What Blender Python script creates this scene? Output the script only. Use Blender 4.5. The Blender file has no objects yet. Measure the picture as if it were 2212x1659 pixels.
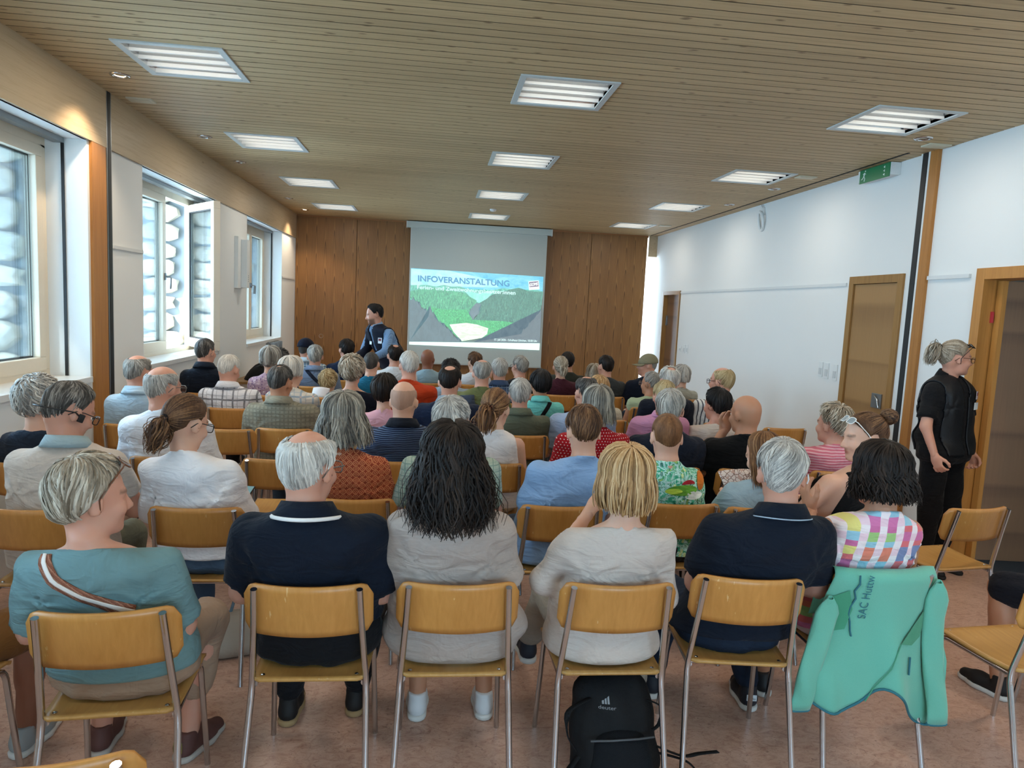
import bpy, bmesh, math, random
import numpy as np
from mathutils import Vector, Matrix, Euler
from mathutils.bvhtree import BVHTree

scene = bpy.context.scene
COL = scene.collection
PI = math.pi
R_ = math.radians

# ------------------------------------------------------------------ camera
cam_data = bpy.data.cameras.new('camera')
cam_data.sensor_fit = 'HORIZONTAL'
cam_data.sensor_width = 36.0
cam_data.lens = 1509.3 / 2212 * 36.0
cam_data.clip_start = 0.05
cam = bpy.data.objects.new('camera', cam_data)
COL.objects.link(cam)
def cam_matrix(yaw, pitch, roll, pos):
    f = Vector((math.sin(yaw) * math.cos(pitch), math.cos(yaw) * math.cos(pitch), -math.sin(pitch)))
    r = Vector((math.cos(yaw), -math.sin(yaw), 0))
    u = r.cross(f)
    r2 = math.cos(roll) * r + math.sin(roll) * u
    u2 = -math.sin(roll) * r + math.cos(roll) * u
    m = Matrix((r2, u2, -f)).transposed().to_4x4()
    m.translation = pos
    return m
cam.matrix_world = cam_matrix(0.112587, 0.108174, 0.04836, Vector((0, 0, 1.72)))
scene.camera = cam

# ------------------------------------------------------------------ colour management, sky, sun
vs = scene.view_settings
vs.view_transform = 'Standard'
vs.look = 'None'
vs.gamma = 1.0
vs.use_curve_mapping = False
vs.exposure = 0.66
world = bpy.data.worlds.new('sky')
scene.world = world
world.use_nodes = True
_bg = world.node_tree.nodes['Background']
_bg.inputs[0].default_value = (0.62, 0.83, 1.0, 1)
_bg.inputs[1].default_value = 9.5
sun_data = bpy.data.lights.new('sun', 'SUN')
sun_data.energy = 5.0
sun_data.angle = R_(1.0)
sun_data.color = (1, 0.95, 0.86)
sun = bpy.data.objects.new('sun', sun_data)
COL.objects.link(sun)
sun.rotation_euler = Vector((0.40, 0.80, -0.6)).to_track_quat('-Z', 'Y').to_euler()

LAMP_POWER = 5.2        # each recessed ceiling luminaire
SPOT_POWER = 30.0       # each lit downlight

# ------------------------------------------------------------------ tagging helpers
def tag(o, label=None, cat=None, group=None, kind=None):
    if label: o['label'] = label
    if cat: o['category'] = cat
    if group: o['group'] = group
    if kind: o['kind'] = kind
    return o
def empty(name, loc=(0, 0, 0), rz=0.0):
    o = bpy.data.objects.new(name, None)
    o.empty_display_size = 0.1
    COL.objects.link(o)
    o.location = loc
    o.rotation_euler = (0, 0, rz)
    return o
def link(name, me, parent=None, mat=None):
    o = bpy.data.objects.new(name, me)
    COL.objects.link(o)
    if parent is not None: o.parent = parent
    if mat is not None and len(me.materials) == 0: me.materials.append(mat)
    return o
def mesh_np(name, verts, faces, smooth=True, attrs=None, mats=None, midx=None):
    """fast mesh from numpy: faces (n,3) or (n,4), or list of such arrays"""
    me = bpy.data.meshes.new(name)
    verts = np.asarray(verts, np.float32).reshape(-1, 3)
    fl = faces if isinstance(faces, list) else [faces]
    fl = [np.asarray(f, np.int32) for f in fl if len(f)]
    me.vertices.add(len(verts))
    me.vertices.foreach_set('co', verts.ravel())
    nl = sum(f.size for f in fl); nf = sum(len(f) for f in fl)
    me.loops.add(nl); me.polygons.add(nf)
    me.loops.foreach_set('vertex_index', np.concatenate([f.ravel() for f in fl]) if fl else [])
    st = np.concatenate([np.full(len(f), f.shape[1], np.int32) for f in fl])
    starts = np.concatenate([[0], np.cumsum(st)[:-1]]).astype(np.int32)
    me.polygons.foreach_set('loop_start', starts)
    me.polygons.foreach_set('use_smooth', np.full(nf, smooth, bool))
    if midx is not None:
        me.polygons.foreach_set('material_index', np.asarray(midx, np.int32))
    me.update(calc_edges=True)
    if attrs:
        for k, a in attrs.items():
            at = me.attributes.new(k, 'FLOAT', 'POINT')
            at.data.foreach_set('value', np.asarray(a, np.float32))
    if mats:
        for m in mats: me.materials.append(m)
    return me

# simple shape collector ------------------------------------------------------
class MB:
    def __init__(self): self.v = []; self.f = []; self.sm = []
    def add(self, vs, fs, smooth=False):
        o = len(self.v)
        self.v += [tuple(p) for p in vs]
        self.f += [tuple(i + o for i in f) for f in fs]
        self.sm += [smooth] * len(fs)
        return self
    def box(self, x0, x1, y0, y1, z0, z1, bev=0.0):
        if bev <= 0:
            vs = [(x, y, z) for x in (x0, x1) for y in (y0, y1) for z in (z0, z1)]
            fs = [(0, 1, 3, 2), (4, 6, 7, 5), (0, 4, 5, 1), (2, 3, 7, 6), (0, 2, 6, 4), (1, 5, 7, 3)]
            return self.add(vs, fs)
        bm = bmesh.new()
        bmesh.ops.create_cube(bm, size=1)
        for v in bm.verts:
            v.co = ((x0 + x1) / 2 + v.co.x * (x1 - x0), (y0 + y1) / 2 + v.co.y * (y1 - y0), (z0 + z1) / 2 + v.co.z * (z1 - z0))
        bmesh.ops.bevel(bm, geom=bm.edges[:], offset=bev, segments=2, profile=0.7, affect='EDGES')
        bm.verts.index_update()
        self.add([v.co[:] for v in bm.verts], [[v.index for v in f.verts] for f in bm.faces], False)
        bm.free()
        return self
    def tube(self, pts, r, n=8, caps=True, smooth=True):
        pts = [Vector(p) for p in pts]
        rs = r if isinstance(r, (list, tuple)) else [r] * len(pts)
        rings = []
        up = Vector((0, 0, 1))
        prevn = None
        for i, p in enumerate(pts):
            a = pts[max(i - 1, 0)]; b = pts[min(i + 1, len(pts) - 1)]
            t = (b - a).normalized()
            if prevn is None:
                ref = up if abs(t.z) < 0.9 else Vector((0, 1, 0))
                nrm = t.cross(ref).normalized()
            else:
                nrm = (prevn - t * prevn.dot(t)).normalized()
            prevn = nrm
            bi = t.cross(nrm)
            rings.append([p + (nrm * math.cos(2 * PI * k / n) + bi * math.sin(2 * PI * k / n)) * rs[i] for k in range(n)])
        vs = [v for ring in rings for v in ring]
        fs = []
        for i in range(len(rings) - 1):
            for k in range(n):
                fs.append((i * n + k, i * n + (k + 1) % n, (i + 1) * n + (k + 1) % n, (i + 1) * n + k))
        self.add(vs, fs, smooth)
        if caps:
            self.add(rings[0], [tuple(range(n))[::-1]], False)
            self.add(rings[-1], [tuple(range(n))], False)
        return self
    def lathe(self, prof, c=(0, 0, 0), n=24, smooth=True):
        vs = []; fs = []
        for (r, z) in prof:
            for k in range(n):
                a = 2 * PI * k / n
                vs.append((c[0] + r * math.cos(a), c[1] + r * math.sin(a), c[2] + z))
        for i in range(len(prof) - 1):
            for k in range(n):
                fs.append((i * n + k, i * n + (k + 1) % n, (i + 1) * n + (k + 1) % n, (i + 1) * n + k))
        return self.add(vs, fs, smooth)
    def grid(self, P, smooth=True, thick=None):
        """P: (nu,nv,3) array of points -> sheet; thick: offset vector field added for back side (closed)"""
        P = np.asarray(P, float)
        nu, nv = P.shape[:2]
        idx = np.arange(nu * nv).reshape(nu, nv)
        q = np.stack([idx[:-1, :-1], idx[1:, :-1], idx[1:, 1:], idx[:-1, 1:]], -1).reshape(-1, 4)
        if thick is None:
            return self.add(P.reshape(-1, 3), q.tolist(), smooth)
        du = np.gradient(P, axis=0); dv = np.gradient(P, axis=1)
        nr = np.cross(du, dv); nr /= np.linalg.norm(nr, axis=-1, keepdims=True) + 1e-9
        B = P - nr * thick
        n0 = nu * nv
        fs = q.tolist() + (q[:, ::-1] + n0).tolist()
        for i in range(nu - 1):
            for j in (0, nv - 1):
                a, b = idx[i, j], idx[i + 1, j]
                fs.append((a, b, b + n0, a + n0) if j == nv - 1 else (b, a, a + n0, b + n0))
        for j in range(nv - 1):
            for i in (0, nu - 1):
                a, b = idx[i, j], idx[i, j + 1]
                fs.append((b, a, a + n0, b + n0) if i == nu - 1 else (a, b, b + n0, a + n0))
        return self.add(np.concatenate([P.reshape(-1, 3), B.reshape(-1, 3)]), fs, smooth)
    def mesh(self, name):
        me = bpy.data.meshes.new(name)
        me.from_pydata(self.v, [], self.f)
        me.polygons.foreach_set('use_smooth', self.sm)
        me.update()
        return me
    def build(self, name, mat, parent=None):
        return link(name, self.mesh(name), parent, mat)
def boxobj(name, mat, x0, x1, y0, y1, z0, z1, parent=None, bev=0.0):
    return MB().box(x0, x1, y0, y1, z0, z1, bev).build(name, mat, parent)

# ------------------------------------------------------------------ materials
_mats = {}
def srgb(h):
    if isinstance(h, str):
        h = h.lstrip('#'); c = [int(h[i:i + 2], 16) / 255 for i in (0, 2, 4)]
    else: c = list(h)
    return tuple(x / 12.92 if x <= 0.04045 else ((x + 0.055) / 1.055) ** 2.4 for x in c) + (1,)
class NT:
    def __init__(self, name):
        self.m = bpy.data.materials.new(name); self.m.use_nodes = True
        self.t = self.m.node_tree; self.t.nodes.clear()
        self.out = self.n('ShaderNodeOutputMaterial')
    def n(self, typ, ins=None, **kw):
        nd = self.t.nodes.new(typ)
        for k, v in kw.items(): setattr(nd, k, v)
        if ins:
            for k, v in ins.items():
                s = nd.inputs[k]
                if isinstance(v, bpy.types.NodeSocket): self.t.links.new(v, s)
                else: s.default_value = v
        return nd
    def math(self, op, a, b=None, c=None, clamp=False):
        ins = {0: a}
        if b is not None: ins[1] = b
        if c is not None: ins[2] = c
        return self.n('ShaderNodeMath', ins, operation=op, use_clamp=clamp).outputs[0]
    def mix(self, fac, a, b, blend='MIX'):
        nd = self.n('ShaderNodeMix', data_type='RGBA', blend_type=blend)
        for i, v in ((0, fac), (6, a), (7, b)):
            if isinstance(v, bpy.types.NodeSocket): self.t.links.new(v, nd.inputs[i])
            else: nd.inputs[i].default_value = v
        return nd.outputs[2]
    def ramp(self, fac, stops, interp='LINEAR'):
        nd = self.n('ShaderNodeValToRGB', {0: fac})
        cr = nd.color_ramp; cr.interpolation = interp
        while len(cr.elements) < len(stops): cr.elements.new(0.5)
        for e, (p, c) in zip(cr.elements, stops):
            e.position = p; e.color = c
        return nd.outputs[0]
    def coord(self, which='Object'):
        return self.n('ShaderNodeTexCoord').outputs[which]
    def mapping(self, vec, scale=(1, 1, 1), loc=(0, 0, 0), rot=(0, 0, 0)):
        return self.n('ShaderNodeMapping', {'Vector': vec, 'Scale': scale, 'Location': loc, 'Rotation': rot}).outputs[0]
    def noise(self, vec, scale, detail=3, rough=0.55, dist=0.0):
        return self.n('ShaderNodeTexNoise', {'Vector': vec, 'Scale': scale, 'Detail': detail, 'Roughness': rough, 'Distortion': dist}).outputs[0]
    def sep(self, vec):
        return self.n('ShaderNodeSeparateXYZ', {0: vec}).outputs
    def comb(self, x, y, z):
        return self.n('ShaderNodeCombineXYZ', {0: x, 1: y, 2: z}).outputs[0]
    def bump(self, h, strength=0.3, dist=0.01, normal=None):
        ins = {'Height': h, 'Strength': strength, 'Distance': dist}
        if normal is not None: ins['Normal'] = normal
        return self.n('ShaderNodeBump', ins).outputs[0]
    def bsdf(self, color, rough=0.6, metal=0.0, normal=None, spec=0.5, **kw):
        ins = {'Base Color': color, 'Roughness': rough, 'Metallic': metal, 'Specular IOR Level': spec}
        if normal is not None: ins['Normal'] = normal
        ins.update(kw)
        b = self.n('ShaderNodeBsdfPrincipled', ins)
        self.t.links.new(b.outputs[0], self.out.inputs[0])
        return self.m
def cached(f):
    def g(*a, **k):
        key = (f.__name__, repr(a), repr(k))
        if key not in _mats: _mats[key] = f(*a, **k)
        return _mats[key]
    return g
@cached
def plain(name, col, rough=0.6, metal=0.0, spec=0.5, bump=0.0, bscale=60):
    t = NT(name)
    c = srgb(col)
    v = t.coord()
    n = t.noise(v, bscale, 3)
    colr = t.mix(t.math('MULTIPLY', n, 0.25), c, tuple(x * 0.8 for x in c[:3]) + (1,))
    nm = t.bump(n, bump, 0.005) if bump else None
    return t.bsdf(colr, rough, metal, nm, spec)
@cached
def emit(name, col, strength):
    t = NT(name)
    e = t.n('ShaderNodeEmission', {0: srgb(col), 1: strength})
    t.t.links.new(e.outputs[0], t.out.inputs[0])
    return t.m
@cached
def plaster(name, col):
    t = NT(name); v = t.coord(); c = srgb(col)
    n1 = t.noise(v, 1.2, 2); n2 = t.noise(v, 180, 2)
    cc = t.mix(n1, tuple(x * 0.95 for x in c[:3]) + (1,), c)
    return t.bsdf(cc, 0.75, 0, t.bump(n2, 0.15, 0.002), 0.3)
@cached
def board_wood(name, light, dark, axis='X', knots=True, rough=0.5):
    """pine boards along an axis with fine grain and knots; per-object tint"""
    t = NT(name); v = t.coord('Object')
    rnd = t.n('ShaderNodeObjectInfo').outputs['Random']
    v2 = t.n('ShaderNodeVectorMath', {0: v, 1: t.comb(t.math('MULTIPLY', rnd, 37.0), t.math('MULTIPLY', rnd, 11.0), t.math('MULTIPLY', rnd, 5.0))}, operation='ADD').outputs[0]
    sc = {'X': (0.9, 22, 22), 'Y': (22, 0.9, 22), 'Z': (22, 22, 0.9)}[axis]
    sk = {'X': (6.0, 15, 0.01), 'Y': (0.01, 4.2, 12), 'Z': (10, 10, 3.0)}[axis]
    g = t.noise(t.mapping(v2, sc), 2.0, 5, 0.65, 0.4)
    g2 = t.noise(t.mapping(v2, tuple(s * 4 for s in sc)), 2.0, 3, 0.6)
    f = t.math('ADD', t.math('MULTIPLY', g, 0.75), t.math('MULTIPLY', g2, 0.3))
    c = t.ramp(f, [(0.25, srgb(dark)), (0.55, srgb(light)), (0.8, tuple(min(1, x * 1.08) for x in srgb(light)[:3]) + (1,))])
    if knots:
        vo = t.n('ShaderNodeTexVoronoi', {'Vector': t.mapping(v2, sk), 'Scale': 1.0, 'Randomness': 1.0})
        k = t.ramp(vo.outputs['Distance'], [(0.05, (1, 1, 1, 1)), (0.12, (0.55, 0.55, 0.55, 1)), (0.19, (0, 0, 0, 1))])
        gate = t.math('GREATER_THAN', t.sep(vo.outputs['Color'])[0], 0.55)
        c = t.mix(t.math('MULTIPLY', t.math('MULTIPLY', k, gate), 0.85), c, srgb('#5e4326'))
    tint = t.math('ADD', t.math('MULTIPLY', rnd, 0.16), 0.90)
    c = t.mix(1.0, c, t.comb(tint, tint, tint), 'MULTIPLY')
    return t.bsdf(c, rough, 0, t.bump(f, 0.12, 0.002), 0.35)
@cached
def veneer(name, light, dark, pitch=0.155, rough=0.4):
    """crown cut veneer with flames repeated across the panel (panel faces -Y)"""
    t = NT(name); v = t.coord('Object')
    rnd = t.n('ShaderNodeObjectInfo').outputs['Random']
    x, y, z = t.sep(v)
    xs = t.math('DIVIDE', t.math('ADD', x, 50.0), pitch)
    fx = t.math('SUBTRACT', t.math('FRACT', xs), 0.5)
    cell = t.math('FLOOR', xs)
    wob = t.noise(t.comb(t.math('MULTIPLY', x, 7.0), 0.0, t.math('MULTIPLY', z, 0.9)), 1.0, 3)
    u = t.math('ADD', fx, t.math('MULTIPLY', t.math('SUBTRACT', wob, 0.5), 0.35))
    h = t.math('ADD', t.math('ADD', t.math('MULTIPLY', z, 2.2), t.math('MULTIPLY', t.math('MULTIPLY', u, u), 26.0)), t.math('MULTIPLY', wob, 1.6))
    h = t.math('ADD', h, t.math('MULTIPLY', t.math('SINE', t.math('MULTIPLY', cell, 2.7)), 0.35))
    ring = t.math('FRACT', h)
    g = t.noise(t.mapping(v, (90, 90, 2.0)), 1.0, 4, 0.6)
    prof = t.ramp(ring, [(0.0, (0.15, 0.15, 0.15, 1)), (0.1, (0.75, 0.75, 0.75, 1)), (0.8, (0.5, 0.5, 0.5, 1)), (1.0, (0.15, 0.15, 0.15, 1))])
    f = t.math('ADD', t.math('MULTIPLY', prof, 0.8), t.math('MULTIPLY', g, 0.35))
    big = t.noise(t.mapping(v, (5, 1, 0.25)), 1.0, 2)
    f = t.math('ADD', f, t.math('MULTIPLY', t.math('SUBTRACT', big, 0.5), 0.3))
    c = t.ramp(f, [(0.2, srgb(dark)), (0.75, srgb(light))])
    return t.bsdf(c, rough, 0, t.bump(g, 0.05, 0.001), 0.4)
@cached
def chair_wood(name, base, dark, wear='#e6c79a', wearamt=0.5, axis='Z'):
    t = NT(name); v = t.coord('Object')
    rnd = t.n('ShaderNodeObjectInfo').outputs['Random']
    off = t.n('ShaderNodeVectorMath', {0: v, 1: t.comb(t.math('MULTIPLY', rnd, 13.0), 0.0, t.math('MULTIPLY', rnd, 7.0))}, operation='ADD').outputs[0]
    sc = (60, 60, 3) if axis == 'Z' else (60, 3, 60)
    g = t.noise(t.mapping(off, sc), 1.0, 4, 0.6, 0.3)
    b = t.noise(off, 4.0, 2)
    c = t.ramp(t.math('ADD', t.math('MULTIPLY', g, 0.6), t.math('MULTIPLY', b, 0.4)), [(0.3, srgb(dark)), (0.68, srgb(base))])
    s1 = t.noise(t.mapping(off, (70, 70, 9) if axis == 'Z' else (70, 9, 70)), 1.0, 2, 0.7)
    s2 = t.noise(off, 6.0, 3)
    w = t.math('MULTIPLY', t.math('GREATER_THAN', s1, 0.69), t.math('GREATER_THAN', s2, 0.52))
    c = t.mix(t.math('MULTIPLY', w, wearamt), c, srgb(wear))
    tint = t.math('ADD', t.math('MULTIPLY', rnd, 0.2), 0.88)
    c = t.mix(1.0, c, t.comb(tint, tint, tint), 'MULTIPLY')
    return t.bsdf(c, t.math('ADD', 0.28, t.math('MULTIPLY', b, 0.15)), 0, None, 0.5)
@cached
def glass_mat(name, tint=(0.86, 0.95, 1.0), refl=0.10):
    t = NT(name)
    tr = t.n('ShaderNodeBsdfTransparent', {0: tuple(tint) + (1,)})
    gl = t.n('ShaderNodeBsdfGlossy', {0: (1, 1, 1, 1), 'Roughness': 0.02})
    fr = t.n('ShaderNodeFresnel', {'IOR': 1.45})
    fac = t.math('ADD', t.math('MULTIPLY', fr.outputs[0], 0.8), refl * 0.3)
    mx = t.n('ShaderNodeMixShader', {0: fac, 1: tr.outputs[0], 2: gl.outputs[0]})
    t.t.links.new(mx.outputs[0], t.out.inputs[0])
    return t.m
@cached
def lino(name):
    t = NT(name); v = t.coord('Object')
    n1 = t.noise(v, 2.2, 3, 0.6, 0.5); n2 = t.noise(t.mapping(v, (1, 1.6, 1)), 16, 6, 0.72, 1.4)
    n3 = t.noise(t.mapping(v, (1, 1.5, 1), (7, 3, 0)), 34, 4, 0.7, 2.0)
    c = t.ramp(n2, [(0.3, srgb('#a07664')), (0.45, srgb('#bf9883')), (0.6, srgb('#cfac99')), (0.75, srgb('#b98f7b'))])
    c = t.mix(t.math('MULTIPLY', t.math('GREATER_THAN', n3, 0.62), 0.6), c, srgb('#6f4a38'))
    c = t.mix(t.math('MULTIPLY', n1, 0.22), c, srgb('#d0b0a2'))
    r = t.math('ADD', 0.24, t.math('MULTIPLY', n1, 0.16))
    return t.bsdf(c, r, 0, t.bump(n3, 0.03, 0.001), 0.45)
@cached
def skin(name, col, red=0.25):
    t = NT(name); v = t.coord('Object'); c = srgb(col)
    n = t.noise(v, 14, 3); n2 = t.noise(v, 90, 3)
    rc = (min(1, c[0] * 1.03), c[1] * 0.72, c[2] * 0.66, 1)
    cc = t.mix(t.math('MULTIPLY', t.math('SUBTRACT', n, 0.35, clamp=True), red * 3), c, rc)
    lip = t.n('ShaderNodeAttribute', attribute_name='lip').outputs['Fac']
    cc = t.mix(lip, cc, (c[0] * 0.75, c[1] * 0.42, c[2] * 0.42, 1))
    brow = t.n('ShaderNodeAttribute', attribute_name='brow').outputs['Fac']
    cc = t.mix(t.math('MULTIPLY', brow, 0.7), cc, srgb('#4a3626'))
    return t.bsdf(cc, 0.46, 0, t.bump(n2, 0.12, 0.002), 0.4, **{'Subsurface Weight': 0.12, 'Subsurface Radius': (0.01, 0.004, 0.002), 'Subsurface Scale': 1.0})
@cached
def hair_mat(name, dark, mid, light, rough=0.52):
    t = NT(name); v = t.coord('Object')
    hv = t.n('ShaderNodeAttribute', attribute_name='hv').outputs['Fac']
    n = t.noise(t.mapping(v, (130, 130, 25)), 1.0, 3)
    f = t.math('ADD', hv, t.math('MULTIPLY', t.math('SUBTRACT', n, 0.5), 0.6))
    c = t.ramp(f, [(0.1, srgb(dark)), (0.5, srgb(mid)), (0.9, srgb(light))])
    return t.bsdf(c, rough, 0, t.bump(n, 0.6, 0.004), 0.22)
def cloth_bump(t, v, amt=0.5, weave=700):
    n1 = t.noise(v, 9, 3, 0.5, 1.2)
    n2 = t.noise(t.mapping(v, (6, 6, 16)), 1.0, 2, 0.5, 2.0)
    w = t.noise(v, weave, 1)
    b = t.bump(t.math('ADD', n1, n2), amt, 0.012)
    return t.bump(w, 0.15, 0.0006, b)
@cached
def cloth(name, kind, c1, c2=None, c3=None, p=0.02, rough=0.85, amt=0.8):
    """procedural fabrics; object space, metres. p = pattern pitch"""
    t = NT(name); v = t.coord('Object')
    a = srgb(c1); b = srgb(c2 or c1); cc = srgb(c3 or c2 or c1)
    x, y, z = t.sep(v)
    wob = t.math('MULTIPLY', t.math('SUBTRACT', t.noise(v, 7, 2), 0.5), 0.02)
    xw = t.math('ADD', x, wob); zw = t.math('ADD', z, wob)
    def line(s, pitch, width, off=0.0):
        return t.math('LESS_THAN', t.math('FRACT', t.math('ADD', t.math('DIVIDE', s, pitch), 50.0 + off)), width)
    if kind == 'plain':
        n = t.noise(t.mapping(v, (1, 1, 3)), 120, 3, 0.7)
        col = t.mix(t.math('MULTIPLY', n, 0.35), a, b if c2 else tuple(k * 0.82 for k in a[:3]) + (1,))
    elif kind == 'heather':
        n = t.noise(t.mapping(v, (40, 40, 260)), 1.0, 3, 0.7)
        col = t.mix(t.math('MULTIPLY', n, 0.9), a, b)
    elif kind == 'hstripe':
        col = t.mix(line(zw, p, 0.42), a, b)
    elif kind == 'vstripe':
        col = t.mix(line(xw, p, 0.3), a, b)
        if c3: col = t.mix(line(xw, p, 0.12, 0.4), col, cc)
    elif kind == 'plaid':
        l1 = line(xw, p, 0.16); l2 = line(zw, p, 0.16)
        l3 = line(xw, p, 0.06, 0.55); l4 = line(zw, p, 0.06, 0.55)
        f = t.math('MAXIMUM', t.math('MAXIMUM', l1, l2), t.math('MULTIPLY', t.math('MAXIMUM', l3, l4), 0.6))
        col = t.mix(t.math('MULTIPLY', f, 0.75), a, b)
        if c3: col = t.mix(t.math('MULTIPLY', t.math('MULTIPLY', l1, l2), 0.8), col, cc)
    elif kind == 'gingham':
        f = t.math('MULTIPLY', t.math('ADD', line(xw, p, 0.5), line(zw, p, 0.5)), 0.5)
        col = t.mix(f, a, b)
    elif kind == 'dots':
        s = 1.0 / p
        zi = t.math('FLOOR', t.math('MULTIPLY', zw, s))
        xo = t.math('ADD', t.math('MULTIPLY', xw, s), t.math('MULTIPLY', zi, 0.5))
        fx = t.math('SUBTRACT', t.math('FRACT', t.math('ADD', xo, 50.0)), 0.5)
        fz = t.math('SUBTRACT', t.math('FRACT', t.math('MULTIPLY', zw, s)), 0.5)
        d = t.math('SQRT', t.math('ADD', t.math('MULTIPLY', fx, fx), t.math('MULTIPLY', fz, fz)))
        col = t.mix(t.math('LESS_THAN', d, 0.16), a, b)
    elif kind == 'lattice':
        s = 1.0 / p
        fx = t.math('SUBTRACT', t.math('FRACT', t.math('ADD', t.math('MULTIPLY', xw, s), 50.0)), 0.5)
        fz = t.math('SUBTRACT', t.math('FRACT', t.math('ADD', t.math('MULTIPLY', zw, s), 50.0)), 0.5)
        d1 = t.math('ABSOLUTE', t.math('SUBTRACT', t.math('SQRT', t.math('ADD', t.math('MULTIPLY', fx, fx), t.math('MULTIPLY', fz, fz))), 0.42))
        gx = t.math('ABSOLUTE', fx); gz = t.math('ABSOLUTE', fz)
        d2 = t.math('ABSOLUTE', t.math('SUBTRACT', t.math('ADD', gx, gz), 0.22))
        f = t.math('LESS_THAN', t.math('MINIMUM', d1, d2), 0.055)
        n = t.noise(v, 30, 2)
        col = t.mix(f, t.mix(n, a, cc), b)
    elif kind == 'floral':
        vo = t.n('ShaderNodeTexVoronoi', {'Vector': v, 'Scale': 1.0 / p, 'Randomness': 1.0})
        r = t.sep(vo.outputs['Color'])[0]
        f = t.math('LESS_THAN', vo.outputs['Distance'], 0.42)
        col = t.mix(f, a, t.mix(t.math('GREATER_THAN', r, 0.5), b, cc))
    elif kind == 'seersucker':
        l1 = line(xw, p, 0.35); l2 = line(zw, p, 0.35)
        f = t.math('MAXIMUM', l1, l2)
        col = t.mix(t.math('MULTIPLY', f, 0.55), a, b)
        nm = t.bump(f, 0.5, 0.006, cloth_bump(t, v, amt))
        return t.bsdf(col, rough, 0, nm, 0.2)
    elif kind == 'patch':
        # white vertical bands, coloured cells between
        band = line(xw, p, 0.45)
        zi = t.math('FLOOR', t.math('DIVIDE', zw, p * 0.9)); xi = t.math('FLOOR', t.math('DIVIDE', xw, p))
        zf = t.math('FRACT', t.math('DIVIDE', zw, p * 0.9))
        zsub = t.math('ADD', t.math('MULTIPLY', zi, 2.0), t.math('GREATER_THAN', zf, 0.6))
        wn = t.n('ShaderNodeTexWhiteNoise', {'Vector': t.comb(t.math('FLOOR', t.math('MULTIPLY', xi, 0.34)), zsub, 0.0)}, noise_dimensions='3D').outputs['Value']
        cells = t.ramp(wn, [(0.0, srgb('#e8641e')), (0.12, srgb('#c8328c')), (0.25, srgb('#e9e05a')), (0.37, srgb('#78c8dc')), (0.48, srgb('#e0343c')), (0.6, srgb('#d24a9c')), (0.72, srgb('#f08c28')), (0.84, srgb('#84c850')), (0.93, srgb('#3c6ea8'))], 'CONSTANT')
        white = t.mix(line(zw, p * 0.9, 0.5), srgb('#f7e9ea'), srgb('#f3d3dc'))
        cells = t.mix(0.22, cells, srgb('#f3d9de'))
        col = t.mix(band, cells, white)
    elif kind == 'jungle':
        # leafy print in teal and lime
        w1 = t.noise(v, 16, 3, 0.6, 2.5)
        vo = t.n('ShaderNodeTexVoronoi', {'Vector': t.mapping(v, (1, 1, 0.6), (0, 0, 0), (0.3, 0.5, 0.2)), 'Scale': 38.0, 'Randomness': 1.0}, feature='F1')
        col = t.ramp(w1, [(0.25, srgb('#1f7d68')), (0.42, srgb('#49b48c')), (0.52, srgb('#c8eee6')), (0.62, srgb('#3fa06e')), (0.75, srgb('#c3d66a'))], 'EASE')
        leaf = t.math('LESS_THAN', vo.outputs['Distance'], 0.3)
        col = t.mix(t.math('MULTIPLY', leaf, 0.7), col, t.ramp(t.sep(vo.outputs['Color'])[1], [(0, srgb('#0f5f55')), (0.4, srgb('#7cc36a')), (0.7, srgb('#e4ee9a')), (1, srgb('#dff5f2'))], 'CONSTANT'))
    else:
        col = a
    return t.bsdf(col, rough, 0, cloth_bump(t, v, amt), 0.2, **{'Sheen Weight': 0.04})
@cached
def denim(name, col):
    t = NT(name); v = t.coord('Object'); c = srgb(col)
    n = t.noise(v, 6, 3); w = t.noise(t.mapping(v, (300, 300, 900)), 1.0, 2)
    cc = t.mix(t.math('ADD', t.math('MULTIPLY', n, 0.5), t.math('MULTIPLY', w, 0.4)), tuple(k * 0.6 for k in c[:3]) + (1,), tuple(min(1, k * 1.35) for k in c[:3]) + (1,))
    return t.bsdf(cc, 0.85, 0, cloth_bump(t, v, 0.5), 0.2)

M_WHITE = plaster('wall_paint_white', '#e4e6e4')
M_WOODTRIM = board_wood('glulam_spruce', '#b7a283', '#a38c6a', 'Y', True, 0.45)
M_POST = board_wood('oiled_wood_post', '#b0783e', '#9a6430', 'Z', False, 0.4)
M_BLACK = plain('black_rubber_seal', '#14171a', 0.5)
M_CHROME = plain('chromed_steel', '#c9ccd0', 0.16, 1.0)
M_FRAME = plain('window_frame_cream', '#d9cdb8', 0.4)
M_GLASS = glass_mat('window_glass')
M_PLASTIC = plain('white_plastic', '#dfe3e2', 0.4)
M_GREYMETAL = plain('grey_metal', '#8c9092', 0.35, 0.8)
M_DARK = plain('dark_plastic', '#17181a', 0.5)
# ================================================================== THE ROOM
XL, XR, ZC, YB = -2.43, 3.93, 3.13, 12.45
YR = -3.2                                   # wall behind the camera
PITCH = 2.165 / 23
LX = [-1.59, 0.77, 3.09]
LY = [0.36, 2.525, 4.69, 6.855, 9.02, 11.185]

tag(boxobj('floor', lino('marbled_linoleum'), -2.9, 5.6, YR, 16.0, -0.12, 0.0), 'brown marbled linoleum floor', None, None, 'structure')

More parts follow.
